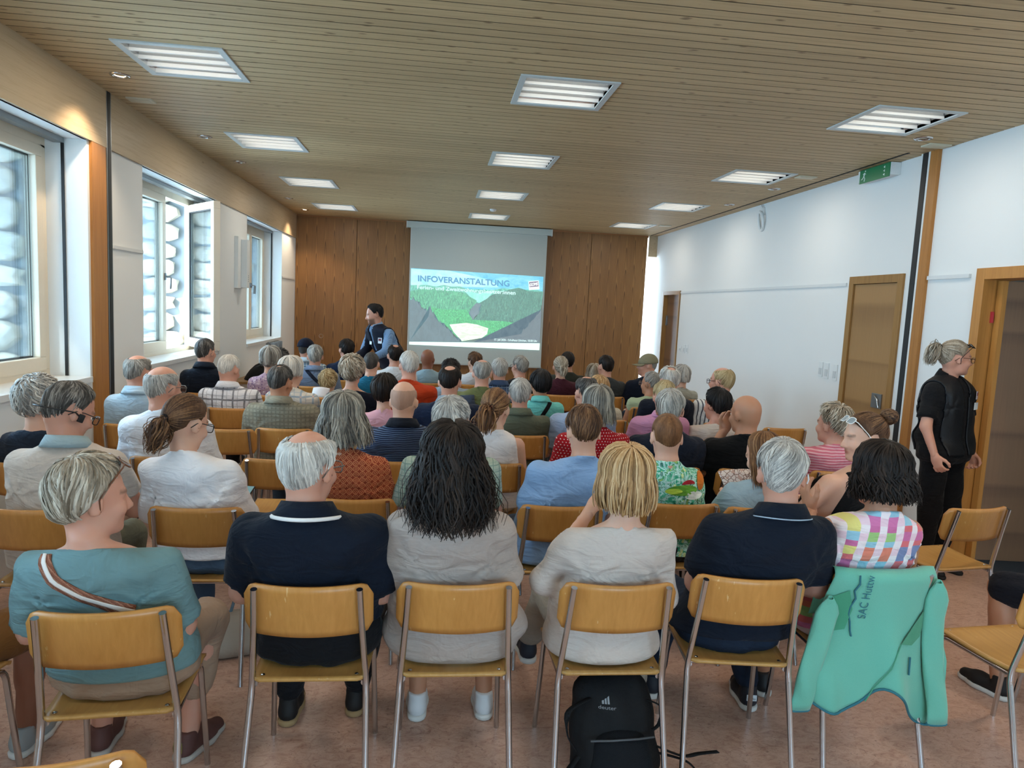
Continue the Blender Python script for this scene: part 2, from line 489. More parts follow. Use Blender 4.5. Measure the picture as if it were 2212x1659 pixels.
# ceiling: slab with individually laid boards
ceil = boxobj('ceiling', plain('ceiling_slab_black', '#2c241b', 0.9), -3.0, 5.6, YR, 12.62, ZC + 0.16, ZC + 0.26)
tag(ceil, None, None, None, 'structure')
BOARD_ME = {}
M_CEIL = board_wood('spruce_ceiling_board', '#bda47c', '#9c8460', 'X', True, 0.55)
M_GROOVE_SHADE = plain('board_groove_shade', '#3a2c1c', 0.8)  # dark colour on the board edges stands in for shade in the grooves
def board(x0, x1, yc):
    key = (round(x0, 3), round(x1, 3))
    if key not in BOARD_ME:
        w = PITCH / 2 - 0.004
        L = (x1 - x0)
        mb = MB()
        prof = [(-w, 0.022), (-w, 0.0006), (-w + 0.0006, 0.0), (w - 0.0006, 0.0), (w, 0.0006), (w, 0.022)]
        vs = [(sx * L / 2, py, pz) for sx in (-1, 1) for (py, pz) in prof]
        n = 6
        fs = [(i, i + n, (i + 1) % n + n, (i + 1) % n) for i in range(n)] + [tuple(range(n)), tuple(range(n, 2 * n))[::-1]]
        me = mb.add(vs, fs).mesh('board'); me.materials.append(M_CEIL); me.materials.append(M_GROOVE_SHADE)
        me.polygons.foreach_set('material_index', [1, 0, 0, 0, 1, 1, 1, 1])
        BOARD_ME[key] = me
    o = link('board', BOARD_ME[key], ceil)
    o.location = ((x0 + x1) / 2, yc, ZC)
k0 = int((YR - LY[0]) / PITCH) - 1
rngb = random.Random(5)
yc = LY[0] + PITCH * (k0 + 0.5)
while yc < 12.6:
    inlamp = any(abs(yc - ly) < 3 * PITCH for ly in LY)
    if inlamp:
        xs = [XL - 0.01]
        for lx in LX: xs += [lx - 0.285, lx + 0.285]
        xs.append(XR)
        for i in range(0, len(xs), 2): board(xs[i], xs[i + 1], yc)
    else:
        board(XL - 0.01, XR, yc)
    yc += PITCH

# recessed louvre luminaires
M_LAMPFRAME = plain('lamp_frame_grey_white', '#c3cbcb', 0.4)
M_MIRROR = plain('lamp_mirror_reflector', '#d6d8da', 0.12, 1.0)
M_LOUVRE = plain('lamp_louvre_white', '#f2f2ee', 0.25)
M_TUBE = emit('fluorescent_tube_glow', '#fff6e6', 3.0)
mb = MB()
o_, i_ = 0.31, 0.272
for (a, b, c, d) in ((-o_, o_, -o_, -i_), (-o_, o_, i_, o_), (-o_, -i_, -i_, i_), (i_, o_, -i_, i_)):
    mb.box(a, b, c, d, -0.008, 0.02)
ME_LF = mb.mesh('frame'); ME_LF.materials.append(M_LAMPFRAME)
# reflector pan: four parabolic troughs
P = []
for iy in range(33):
    y = -i_ + 2 * i_ * iy / 32
    ph = ((y + i_) / (2 * i_) * 4) % 1.0 if iy < 32 else 1.0
    zz = 0.015 + 0.075 * math.sin(PI * ph) ** 0.7
    P.append([(x, y, zz) for x in (-i_, i_)])
mb = MB().grid(np.array(P), True)
for sx in (-1, 1):
    mb.box(min(sx * i_, sx * (i_ + 0.004)), max(sx * i_, sx * (i_ + 0.004)), -i_, i_, 0.0, 0.12)
ME_LR = mb.mesh('reflector'); ME_LR.materials.append(M_MIRROR)
mb = MB()
mb.add([(-i_, -0.007, 0.0), (-i_, 0.007, 0.0), (-i_, 0.0, 0.03), (i_, -0.007, 0.0), (i_, 0.007, 0.0), (i_, 0.0, 0.03)], [(0, 3, 4, 1), (1, 4, 5, 2), (2, 5, 3, 0), (0, 1, 2), (3, 5, 4)])
ME_LL = mb.mesh('louvre'); ME_LL.materials.append(M_LOUVRE)
ME_LT = MB().tube([(-0.25, 0, 0), (0.25, 0, 0)], 0.008, 8).mesh('tube'); ME_LT.materials.append(M_TUBE)
where_y = {0: 'behind the camera', 1: 'above the front chairs row', 2: 'nearest in view', 3: 'second row from the camera', 4: 'third row from the camera', 5: 'nearest the screen wall'}
where_x = ['in the window-side column', 'in the middle column', 'in the right-hand column']
for iy, ly in enumerate(LY):
    for ix, lx in enumerate(LX):
        e = empty('ceiling_luminaire', (lx, ly, ZC))
        tag(e, 'square recessed louvre ceiling light %s, %s' % (where_x[ix], where_y[iy]), 'ceiling light', 'recessed ceiling lights')
        link('frame', ME_LF, e); link('reflector', ME_LR, e)
        for k in range(-2, 3):
            l = link('louvre', ME_LL, e); l.location = (0, k * i_ / 2 * 0.985, -0.002)
        for k in (-1.5, -0.5, 0.5, 1.5):
            l = link('tube', ME_LT, e); l.location = (0, k * i_ / 2, 0.06)
        ld = bpy.data.lights.new('lamp', 'AREA'); ld.shape = 'SQUARE'; ld.size = 0.5
        ld.energy = LAMP_POWER; ld.color = (1.0, 0.91, 0.79)
        lo = bpy.data.objects.new('lamp', ld); COL.objects.link(lo); lo.parent = e
        lo.location = (0, 0, -0.012)

# ---- left wall with three deep window openings in view and two behind the camera
WIN = [(-3.0, -1.0), (0.05, 2.1), (3.2, 5.25), (6.17, 8.22), (9.38, 11.42)]
ZS, ZH = 1.08, 2.73
wl = MB()
wl.box(XL - 0.36, XL, YR, 16.0, 0, ZS).box(XL - 0.36, XL, YR, 16.0, ZH, ZC + 0.2)
edges = [YR] + [e for w in WIN for e in w] + [16.0]
for i in range(0, len(edges), 2): wl.box(XL - 0.36, XL, edges[i], edges[i + 1], ZS, ZH)
wall_left = wl.build('wall_left', M_WHITE)
tag(wall_left, None, None, None, 'structure')
# outer concrete leaf
M_CONC = plain('outer_render_grey', '#9aa4aa', 0.9, 0, 0.2, 0.4, 25)
wo = MB()
wo.box(XL - 1.05, XL - 0.36, YR, 16.0, -0.2, ZS - 0.06).box(XL - 1.05, XL - 0.36, YR, 16.0, ZH, ZC + 0.6)
for i in range(0, len(edges), 2): wo.box(XL - 1.05, XL - 0.36, edges[i] + (0.03 if i else 0), edges[i + 1] - 0.03, ZS - 0.06, ZH)
outer = wo.build('wall_outer', M_CONC); tag(outer, None, None, None, 'structure')
# rubble stones of the outer jamb, one by one
def rough_stone(seed, sx, sy, sz):
    rg = random.Random(seed)
    bm = bmesh.new(); bmesh.ops.create_icosphere(bm, subdivisions=2, radius=1.0)
    ph = [rg.uniform(0, 6) for _ in range(6)]
    for v in bm.verts:
        c = v.co
        m = max(abs(c.x), abs(c.y), abs(c.z))
        c = c * (0.55 + 0.45 / m)
        k = 1 + 0.10 * math.sin(3 * c.x + ph[0]) * math.sin(4 * c.z + ph[1]) + 0.07 * math.sin(7 * c.z + ph[2]) + 0.05 * math.sin(9 * c.x + ph[3] + 5 * c.y)
        v.co = Vector((c.x * sx * 0.62, c.y * sy * 0.62, c.z * sz * 0.62)) * k
    me = bpy.data.meshes.new('stone'); bm.to_mesh(me); bm.free()
    return me
M_STONE = plain('pale_granite_stone', '#bdb7aa', 0.9, 0, 0.2, 0.9, 14)
STONES = []
for s in range(7):
    me = rough_stone(s, 0.30, 0.10, 0.17); me.materials.append(M_STONE); STONES.append(me)
rg = random.Random(3)
for wi in (2, 3, 4):
    yj = WIN[wi][1] - 0.03
    z = ZS - 0.02; k = 0
    while z < ZH:
        h = rg.uniform(0.17, 0.22)
        o = link('stone', STONES[(k + wi) % 7], outer)
        o.location = (XL - 0.60 + rg.uniform(-0.05, 0.03), yj - 0.0, z + h / 2)
        o.scale = (rg.uniform(0.85, 1.15), rg.uniform(0.8, 1.3), h / 0.21)
        o.rotation_euler = (rg.uniform(-.05, .05), rg.uniform(-.08, .08), 0)
        o2 = link('stone', STONES[(k + wi + 3) % 7], outer)
        o2.location = (XL - 0.93 + rg.uniform(-0.02, 0.02), yj + 0.02, z + h / 2 + 0.03)
        o2.scale = (0.8, 1.1, h / 0.22)
        z += h + 0.012; k += 1
# sills, windows
def sash(name, y0, y1, z0, z1, parent, hinge=None, ang=0.0, handle=None):
    """casement leaf in the plane x=0 of its own origin at the hinge"""
    w = y1 - y0
    s = empty(name); s.parent = parent
    if hinge == 'far':
        s.location = (XL - 0.30, y1, 0); s.rotation_euler = (0, 0, ang); a, b = -w, 0
    else:
        s.location = (XL - 0.30, y0, 0); a, b = 0, w
    m = MB(); t = 0.075
    for (p, q, r, u) in ((a, b, z0, z0 + t + 0.02), (a, b, z1 - t, z1), (a, a + t, z0 + t + 0.02, z1 - t), (b - t, b, z0 + t + 0.02, z1 - t)):
        m.box(-0.035, 0.035, p, q, r, u, 0.006)
    m.build('sash_frame', M_FRAME, s)
    m2 = MB(); g = 0.012
    for (p, q, r, u) in ((a + t, b - t, z0 + t + 0.02, z0 + t + 0.02 + g), (a + t, b - t, z1 - t - g, z1 - t), (a + t, a + t + g, z0 + t + 0.02, z1 - t), (b - t - g, b - t, z0 + t + 0.02, z1 - t)):
        m2.box(-0.028, -0.012, p, q, r, u)
    m2.build('gasket', M_DARK, s)
    boxobj('pane', M_GLASS, -0.012, -0.004, a + t, b - t, z0 + t + 0.02, z1 - t, s)
    if handle is not None:
        hy = (a + t * 0.5) if handle == 'low' else (b - t * 0.5)
        zc_ = (z0 + z1) / 2 - 0.03
        h = MB().box(0.035, 0.05, hy - 0.014, hy + 0.014, zc_ - 0.035, zc_ + 0.035, 0.004)
        h.tube([(0.05, hy, zc_), (0.085, hy, zc_), (0.095, hy + 0.004, zc_ - 0.012), (0.085, hy + 0.015, zc_ - 0.12)], 0.009, 8)
        h.build('handle', M_GREYMETAL, s)
    return s
for n, (a, b) in enumerate(WIN, 1):
    w = empty('window_%d' % n); tag(w, None, None, None, 'structure')
    x0, x1 = XL - 0.35, XL - 0.27
    m = MB(); t = 0.06
    mull = a + 0.6 * (b - a)
    for (p, q, r, u) in ((a, b, ZS, ZS + t), (a, b, ZH - t - 0.02, ZH), (a, a + t, ZS + t, ZH - t), (b - t, b, ZS + t, ZH - t)):
        m.box(x0, x1, p, q, r, u, 0.004)
    m.build('frame', M_FRAME, w)
    sash('casement', a + t - 0.01, mull, ZS + t - 0.01, ZH - t - 0.01, w, None, 0, 'high')
    if n == 4:
        sash('casement', mull, b - t + 0.01, ZS + t - 0.01, ZH - t - 0.01, w, 'far', R_(38), None)
    else:
        sash('casement', mull, b - t + 0.01, ZS + t - 0.01, ZH - t - 0.01, w, 'near2', 0, 'low' if n < 4 else 'low')
    boxobj('sill', plain('window_sill_white', '#d8dad8', 0.35), XL - 0.27, XL + 0.02, a + 0.004, b - 0.004, ZS - 0.03, ZS + 0.012, w, 0.004)
    for yy in (a + 0.003, b - 0.010):
        boxobj('blind_rail', M_DARK, XL - 0.165, XL - 0.145, yy, yy + 0.007, ZS + 0.012, ZH - 0.03, w)
    boxobj('blind_slot', M_GREYMETAL, XL - 0.21, XL - 0.14, a + 0.012, b - 0.012, ZH - 0.035, ZH, w)
    # daylight portal: lets the sky be sampled through the opening
    pd = bpy.data.lights.new('window_portal', 'AREA'); pd.shape = 'RECTANGLE'
    pd.size = ZH - ZS; pd.size_y = b - a
    pd.cycles.is_portal = True
    po = bpy.data.objects.new('window_portal', pd); COL.objects.link(po); po.parent = w
    po.location = (XL - 0.40, (a + b) / 2, (ZS + ZH) / 2)
    po.rotation_euler = (0, R_(-90), 0)

# beam over the windows, post, seal
tag(boxobj('trim_1', M_WOODTRIM, XL - 0.02, XL + 0.022, YR, 5.5, ZH, ZC + 0.003), None, None, None, 'structure')
tag(boxobj('trim_2', M_WOODTRIM, XL - 0.02, XL + 0.022, 5.575, 12.44, ZH, ZC + 0.003), None, None, None, 'structure')
tag(boxobj('trim_3', M_POST, XL - 0.01, XL + 0.02, 5.28, 5.49, 0, ZH), None, None, None, 'structure')
tag(boxobj('trim_4', M_BLACK, XL - 0.01, XL + 0.024, 5.515, 5.56, 0, ZC), None, None, None, 'structure')
for (n, y0, y1) in ((5, 5.498, 5.513), (6, 5.562, 5.574)):
    tag(boxobj('trim_%d' % n, M_GREYMETAL, XL - 0.01, XL + 0.022, y0, y1, 0, ZC), None, None, None, 'structure')
# white hanging rail on the window wall
tag(boxobj('trim_7', plain('rail_white', '#d5d8d8', 0.5), XL, XL + 0.012, 5.62, 6.15, 2.02, 2.045), None, None, None, 'structure')
tag(boxobj('trim_8', plain('rail_white', '#d5d8d8', 0.5), XL, XL + 0.012, 11.45, 12.42, 2.02, 2.045), None, None, None, 'structure')
tag(boxobj('baseboard_left', M_POST, XL, XL + 0.014, 5.6, 12.44, 0, 0.07), None, None, None, 'structure')

# ---- right wall with three doors
D = [(3.76, 4.70, 2.10), (5.64, 6.30, 2.11), (11.10, 11.86, 2.08)]
wr = MB(); e = [YR] + [q for d in D for q in d[:2]] + [16.0]
for i in range(0, len(e), 2): wr.box(XR, XR + 0.18, e[i], e[i + 1], 0, ZC + 0.2)
for d in D: wr.box(XR, XR + 0.18, d[0], d[1], d[2], ZC + 0.2)
wall_right = wr.build('wall_right', M_WHITE); tag(wall_right, None, None, None, 'structure')
M_DOOR = veneer('door_veneer_oak', '#a07a4e', '#85623c', 0.24, 0.4)
M_DOORD = veneer('door_veneer_brown', '#7a5a40', '#5e4330', 0.3, 0.4)
M_DOORF = board_wood('door_frame_wood', '#b9803f', '#a06a30', 'Z', False, 0.4)
M_DOORF2 = board_wood('door_frame_oak', '#96703f', '#80592f', 'Z', False, 0.4)
def door(n, d, mat, fmat, ang, leaf_dx=0.05, fw=0.06):
    y0, y1, h = d
    o = empty('door_%d' % n); tag(o, None, None, None, 'structure')
    m = MB()
    for (a, b, z0, z1) in ((y0 - fw, y0 + 0.012, 0, h + fw), (y1 - 0.012, y1 + fw, 0, h + fw), (y0 + 0.012, y1 - 0.012, h - 0.012, h + fw)):
        m.box(XR - 0.02, XR + 0.19, a, b, z0, z1, 0.003)
    m.build('door_frame', fmat, o)
    lf = empty('leaf'); lf.parent = o
    lf.location = (XR + leaf_dx, y1 - 0.016, 0); lf.rotation_euler = (0, 0, ang)
    w = y1 - y0 - 0.03
    b = MB().box(-0.002, 0.040, -w, 0, 0.006, h - 0.016, 0.003)
    b.build('door_leaf', mat, lf)
    return o, lf, w
d1, l1, w1 = door(1, D[1], M_DOOR, M_DOORF2, 0.0, 0.0)
# recessed pull plate
pl = MB().box(-0.012, 0.0, -w1 + 0.06, -w1 + 0.20, 0.99, 1.12, 0.003)
pl.build('pull_plate', M_GREYMETAL, l1)
MB().tube([(-0.022, -w1 + 0.075, 1.0), (-0.024, -w1 + 0.10, 1.07), (-0.022, -w1 + 0.14, 1.10)], 0.006, 8).build('pull', M_CHROME, l1)
d2, l2, w2 = door(2, D[0], M_DOORD, M_DOORF, R_(84), 0.125, 0.07)
boxobj('door_stop', M_DOORF, XR + 0.085, XR + 0.12, D[0][1] - 0.075, D[0][1] - 0.02, 0, 2.08, d2)
boxobj('hinge', plain('red_hinge', '#b8323c', 0.4), XR + 0.06, XR + 0.075, D[0][1] - 0.03, D[0][1] - 0.012, 1.78, 1.86, d2)
d3, l3, w3 = door(3, D[2], M_DOORD, M_DOORF2, R_(0), 0.06, 0.05)
MB().box(-0.03, -0.002, -0.06, -0.02, 1.55, 1.72, 0.004).build('hinge', M_GREYMETAL, l3)
tag(boxobj('wall_corridor', plaster('corridor_paint', '#b9b4a8'), XR + 1.6, XR + 1.66, YR, 16, 0, ZC + 0.2), None, None, None, 'structure')
# post and seal on the right wall, picture rails
tag(boxobj('trim_9', M_POST, XR - 0.03, XR + 0.01, 5.30, 5.39, 0, ZC), None, None, None, 'structure')
tag(boxobj('trim_10', M_BLACK, XR - 0.034, XR + 0.01, 5.415, 5.475, 0, ZC), None, None, None, 'structure')
for (n, y0, y1) in ((11, 5.392, 5.413), (12, 5.477, 5.50)):
    tag(boxobj('trim_%d' % n, plain('seal_white', '#dfe4e4', 0.4), XR - 0.03, XR + 0.01, y0, y1, 0, ZC), None, None, None, 'structure')
M_RAIL = plain('rail_white', '#d5d8d8', 0.5)
tag(boxobj('trim_13', M_RAIL, XR - 0.02, XR, 4.84, 5.29, 2.105, 2.135), None, None, None, 'structure')
tag(boxobj('trim_14', M_RAIL, XR - 0.014, XR, 6.42, 11.04, 2.085, 2.115), None, None, None, 'structure')
tag(boxobj('trim_15', plain('ceiling_track_dark', '#1d1812', 0.8), 3.765, 3.785, 5.48, 12.4, ZC - 0.004, ZC + 0.02), None, None, None, 'structure')
RW = (-0.2, 2.8, 1.0, 2.55)  # unseen rear window opening, added to light the front row from behind
tag(MB().box(-2.9, RW[0], YR - 0.2, YR, 0, ZC + 0.2).box(RW[1], 4.2, YR - 0.2, YR, 0, ZC + 0.2).box(RW[0], RW[1], YR - 0.2, YR, 0, RW[2]).box(RW[0], RW[1], YR - 0.2, YR, RW[3], ZC + 0.2).build('wall_rear', M_WHITE), None, None, None, 'structure')
w = empty('window_6'); tag(w, None, None, None, 'structure')
for k in range(5):
    x = RW[0] + (RW[1] - RW[0] - 0.06) * k / 4
    boxobj('mullion', M_FRAME, x, x + 0.06, YR - 0.12, YR - 0.05, RW[2], RW[3], w)
for z in (RW[2], RW[3] - 0.06): boxobj('frame', M_FRAME, RW[0], RW[1], YR - 0.119, YR - 0.051, z, z + 0.06, w)
for k in range(4):
    x = RW[0] + (RW[1] - RW[0] - 0.06) * k / 4
    boxobj('pane', M_GLASS, x + 0.06, RW[0] + (RW[1] - RW[0] - 0.06) * (k + 1) / 4, YR - 0.09, YR - 0.08, RW[2] + 0.06, RW[3] - 0.06, w)
pd = bpy.data.lights.new('window_portal', 'AREA'); pd.shape = 'RECTANGLE'; pd.size = RW[1] - RW[0]; pd.size_y = RW[3] - RW[2]; pd.cycles.is_portal = True
po = bpy.data.objects.new('window_portal', pd); COL.objects.link(po); po.parent = w
po.location = ((RW[0] + RW[1]) / 2, YR - 0.22, (RW[2] + RW[3]) / 2); po.rotation_euler = (R_(90), 0, 0)
# ---- back: movable wood partition of six panels hung from a track
wb = empty('wall_back', (0, YB, 0)); tag(wb, None, None, None, 'structure')
M_VEN = veneer('partition_veneer', '#946a3c', '#482e18', 0.155, 0.42)
xs = [-2.425 + 1.0275 * i for i in range(7)]
PW = 1.0275 - 0.007
mep = MB().box(-PW / 2, PW / 2, 0, 0.09, 0.01, ZC - 0.028, 0.003).mesh('panel'); mep.materials.append(M_VEN)
for i in range(6):
    o = link('panel', mep, wb); o.location = ((xs[i] + xs[i + 1]) / 2, 0, 0)
for i in range(1, 6): boxobj('joint_seal', plain('joint_dark', '#20160d', 0.8), xs[i] - 0.02, xs[i] + 0.02, 0.05, 0.075, 0, ZC - 0.03, wb)
boxobj('floor_seal', plain('joint_dark', '#20160d', 0.8), XL, xs[6], 0.04, 0.06, 0, 0.03, wb)
boxobj('track', plain('track_light_leak', '#a8744c', 0.4, 0.6), XL, xs[6] + 0.02, 0.03, 0.06, ZC - 0.035, ZC + 0.02, wb)  # orange colour stands in for light leaking in above the panels
lk = MB().lathe([(0.0, -0.006), (0.016, -0.006), (0.02, 0.0)], n=16)
o = lk.build('lock_ring', M_CHROME, wb); o.location = (-1.97, 0.0, 1.08); o.rotation_euler = (R_(90), 0, 0)
o = MB().lathe([(0.032, -0.003), (0.034, 0.0)], n=20).build('lock_plate', M_PLASTIC, wb); o.location = (-1.97, -0.004, 1.08); o.rotation_euler = (R_(90), 0, 0)
tag(boxobj('trim_16', M_WOODTRIM, 3.77, XR, YB + 0.02, YB + 0.12, 2.76, ZC + 0.02), None, None, None, 'structure')

# ---- things on the ceiling
def downlight(x, y, lit, label):
    e = empty('downlight', (x, y, ZC)); tag(e, label, 'downlight', 'round ceiling downlights')
    MB().lathe([(0.035, 0.004), (0.04, -0.008), (0.062, -0.006), (0.065, 0.0)], n=28).build('rim', M_CHROME, e)
    MB().lathe([(0.036, -0.002), (0.02, 0.004), (0.0, 0.005)], n=20).build('bulb', emit('downlight_glow', '#ffe9c8', 14.0) if lit else plain('downlight_glass_dark', '#30343a', 0.15), e)
    if lit:
        sd = bpy.data.lights.new('lamp', 'SPOT'); sd.energy = SPOT_POWER; sd.spot_size = R_(110); sd.spot_blend = 0.6
        sd.color = (1, 0.78, 0.55); sd.shadow_soft_size = 0.03
        so = bpy.data.objects.new('lamp', sd); COL.objects.link(so); so.parent = e; so.location = (0, 0, -0.03)
downlight(-2.14, 5.09, True, 'glowing round chrome downlight above the near window')
downlight(-2.14, 6.81, False, 'unlit round downlight above the open window')
downlight(-2.14, 7.95, False, 'small unlit downlight beyond the one above the open window')
downlight(-2.16, 10.54, False, 'unlit downlight above the farthest window')
downlight(-2.15, 11.75, True, 'glowing downlight in the far corner beside the wooden partition')
downlight(3.58, 5.05, False, 'unlit chrome downlight beside the nearest right-hand ceiling light')
downlight(3.57, 7.37, False, 'unlit downlight between the emergency sign and the loop antenna')
downlight(3.58, 8.56, False, 'unlit downlight above the white loop antenna')
downlight(3.58, 2.75, True, 'glowing downlight above the open brown door')
M_PLATE = plain('ceiling_plate_beige', '#c9c3ac', 0.5)
for (x, y, l) in ((-2.24, 5.68, 'small square cover plate on the ceiling beside the window beam'), (3.54, 6.66, 'square cover plate on the ceiling near the emergency sign'), (3.80, 5.20, 'square cover plate on the ceiling above the wooden wall post'), (3.54, 10.91, 'small cover plate on the ceiling near the far right corner')):
    e = empty('cover_plate', (x, y, ZC)); tag(e, l, 'cover plate', 'ceiling cover plates')
    MB().box(-0.09, 0.09, -0.055, 0.055, -0.012, 0.0, 0.003).build('plate', M_PLATE, e)
    MB().box(-0.07, 0.07, -0.04, 0.04, -0.015, -0.012, 0.001).build('lid', M_PLATE, e)
e = empty('smoke_detector', (0.77, 10.33, ZC)); tag(e, 'small white dome smoke detector on the wood ceiling', 'smoke detector')
MB().lathe([(0.05, 0), (0.05, -0.012), (0.036, -0.03), (0.0, -0.036)], n=24).build('dome', M_PLASTIC, e)

# ---- emergency exit sign
e = empty('exit_sign', (XR, 6.03, 3.04)); tag(e, 'green emergency exit sign with running figure, hung below the ceiling', 'exit sign')
boxobj('housing', M_PLASTIC, -0.09, 0.0, -0.24, 0.24, -0.02, 0.085, e, 0.004)
boxobj('panel', plain('sign_green', '#1c7a4c', 0.4), -0.098, -0.0905, -0.23, 0.20, -0.035, 0.085, e, 0.002)
M_SW = plain('sign_white', '#e8f2ec', 0.5)
for k in range(3):
    zc_ = -0.008 + 0.032 * k
    MB().add([(-0.0995, -0.165, zc_ - 0.011), (-0.0995, -0.145, zc_), (-0.0995, -0.165, zc_ + 0.011), (-0.098, -0.165, zc_ - 0.011), (-0.098, -0.145, zc_), (-0.098, -0.165, zc_ + 0.011)], [(0, 1, 2), (0, 3, 4, 1), (1, 4, 5, 2), (2, 5, 3, 0)]).build('arrow', M_SW, e)
fg = MB()
fg.lathe([(0.0, 0.001), (0.008, 0.0)], c=(0, 0, 0), n=12)
fo = fg.build('figure_head', M_SW, e); fo.location = (-0.099, 0.118, 0.068); fo.rotation_euler = (0, R_(-90), 0)
fm = MB()
for (a, b, r) in (((0.125, 0.055), (0.135, 0.022), 0.006), ((0.135, 0.022), (0.118, 0.004), 0.004), ((0.118, 0.004), (0.125, -0.022), 0.004), ((0.135, 0.022), (0.152, 0.006), 0.004), ((0.152, 0.006), (0.168, 0.0), 0.004), ((0.126, 0.052), (0.108, 0.04), 0.003), ((0.128, 0.052), (0.148, 0.044), 0.003)):
    fm.tube([(-0.0985, a[0], a[1]), (-0.0985, b[0], b[1])], r, 6)
fm.build('running_figure', M_SW, e)
# ---- wall fittings on the right wall
def plates(items, label, name):
    e = empty(name, (XR, items[0][0], items[0][1])); tag(e, label, 'switch')
    for (y, z, w, h) in items:
        p = MB().box(-0.012, 0.0, y - items[0][0] - w / 2, y - items[0][0] + w / 2, z - items[0][1] - h / 2, z - items[0][1] + h / 2, 0.003).build('plate', M_PLASTIC, e)
        MB().box(-0.017, -0.012, y - items[0][0] - w / 3, y - items[0][0] + w / 3, z - items[0][1] - h / 3, z - items[0][1] + h * 0.1, 0.002).build('rocker', plain('switch_grey', '#c8cccc', 0.4), p)
plates([(6.73, 1.25, 0.07, 0.15), (6.62, 1.245, 0.07, 0.16), (6.47, 1.24, 0.07, 0.16)], 'group of three white wall switches left of the closed door', 'wall_switch')
plates([(10.88, 1.20, 0.10, 0.08), (10.70, 1.21, 0.08, 0.13), (10.57, 1.215, 0.08, 0.14)], 'small group of wall switches right of the far doorway', 'wall_switch')
e = empty('loop_antenna', (XR, 8.33, 2.95)); tag(e, 'small white oval device with bracket high on the right wall', 'wall device')
b = MB(); ring = [(-0.03 - 0.02 * math.sin(a), 0.055 * math.cos(a), -0.03 + 0.11 * math.sin(a)) for a in [2 * PI * k / 20 for k in range(21)]]
b.tube(ring, 0.018, 8, False).build('body', M_PLASTIC, e)
MB().box(-0.03, 0, -0.035, -0.005, 0.04, 0.13, 0.004).build('bracket', M_PLASTIC, e)
MB().tube([(-0.02, -0.02, 0.1), (-0.01, 0.06, 0.17)], 0.006, 6).tube([(-0.02, -0.02, 0.1), (-0.01, 0.02, 0.17)], 0.006, 6).build('cable', M_PLASTIC, e)
# ---- flat speaker on the window wall
e = empty('wall_speaker', (XL, 9.04, 2.12)); tag(e, 'slim tall white speaker box mounted between the far windows', 'speaker')
MB().box(0, 0.045, -0.22, 0.10, -0.32, 0.30, 0.004).build('back_plate', M_WHITE, e)
c = MB().box(0.045, 0.12, -0.10, 0.02, -0.31, 0.27, 0.006).build('cabinet', M_PLASTIC, e)
for k in range(4): MB().box(0.12, 0.122, -0.055, -0.035, -0.235 + 0.022 * k, -0.225 + 0.022 * k).build('slot', M_GREYMETAL, c)
# ---- side table with a black bag at the window wall
e = empty('side_table', (XL + 0.35, 9.05, 0)); tag(e, 'small wooden side table against the window wall', 'table')
MB().box(-0.33, 0.33, -0.45, 0.45, 0.66, 0.69, 0.004).build('table_top', M_DOORF2, e)
for sx in (-1, 1):
    for sy in (-1, 1): MB().tube([(sx * 0.28, sy * 0.4, 0.66), (sx * 0.3, sy * 0.42, 0.0)], 0.014, 8).build('leg', M_CHROME, e)
e = empty('black_bag', (XL + 0.33, 9.0, 0.69)); tag(e, 'black soft bag lying on the side table by the windows', 'bag')
P = [[(0.24 * r * math.cos(a), 0.34 * r * math.sin(a), 0.19 * (1 - abs(r) ** 3.0) * (1 + 0.08 * math.sin(3 * a)) + 0.002) for a in [2 * PI * k / 24 for k in range(25)]] for r in [0.0, 0.3, 0.55, 0.75, 0.88, 0.96, 1.0]]
MB().grid(np.array(P), True).build('body', plain('black_nylon', '#0f1011', 0.8, 0, 0.2, 0.5, 40), e)
MB().tube([(0, -0.2, 0.17), (0.02, -0.1, 0.21), (0.02, 0.1, 0.21), (0, 0.2, 0.17)], 0.01, 6).build('handle', M_DARK, e)
# dark floor of the corridor beyond the open door
tag(boxobj('floor_corridor', plain('corridor_floor_dark', '#39424c', 0.7, 0, 0.3, 0.3, 120), XR + 0.10, XR + 1.6, 2.6, 10.0, 0.001, 0.004), None, None, None, 'structure')
# finned grey metal box below the farthest window
e = empty('convector_box', (XL + 0.06, 10.75, 0.93)); tag(e, 'small grey finned metal box fixed beneath the farthest window', 'wall box')
MB().box(-0.06, -0.01, -0.30, 0.30, -0.13, 0.13, 0.004).build('back_plate', M_GREYMETAL, e)
for k in range(7): MB().box(-0.01, 0.05, -0.27 + 0.088 * k, -0.255 + 0.088 * k, -0.12, 0.12, 0.002).build('fin', plain('fin_grey', '#9aa0a2', 0.4, 0.3), e)
# ================================================================== PROJECTION SCREEN
SY = 12.30
AX = (0.0011362, 5.157e-05, -0.53437)
AZ = (5.2606e-05, -0.0011301, 2.39889)
scr = empty('projection_screen', (0.71, SY, 0)); tag(scr, 'pull-down projection screen showing a green mountain valley slide', 'projection screen')
def loc(o):
    o.matrix_parent_inverse = Matrix.Translation((-0.71, -SY, 0)); return o
loc(boxobj('casing', plain('screen_casing_white', '#b9c6c2', 0.4), -0.55, 1.97, SY - 0.02, SY + 0.10, 3.01, 3.115, scr, 0.006))
for x in (-0.553, 1.965): loc(boxobj('end_cap', M_PLASTIC, x, x + 0.01, SY - 0.022, SY + 0.102, 3.0, 3.118, scr, 0.003))
loc(boxobj('fabric', plain('screen_fabric', '#b4bfbc', 0.8), -0.475, 1.895, SY + 0.03, SY + 0.034, 0.70, 3.02, scr))
loc(boxobj('black_edge', plain('screen_fabric_edge', '#d4dad8', 0.8), -0.48, -0.475, SY + 0.03, SY + 0.034, 0.70, 3.02, scr))
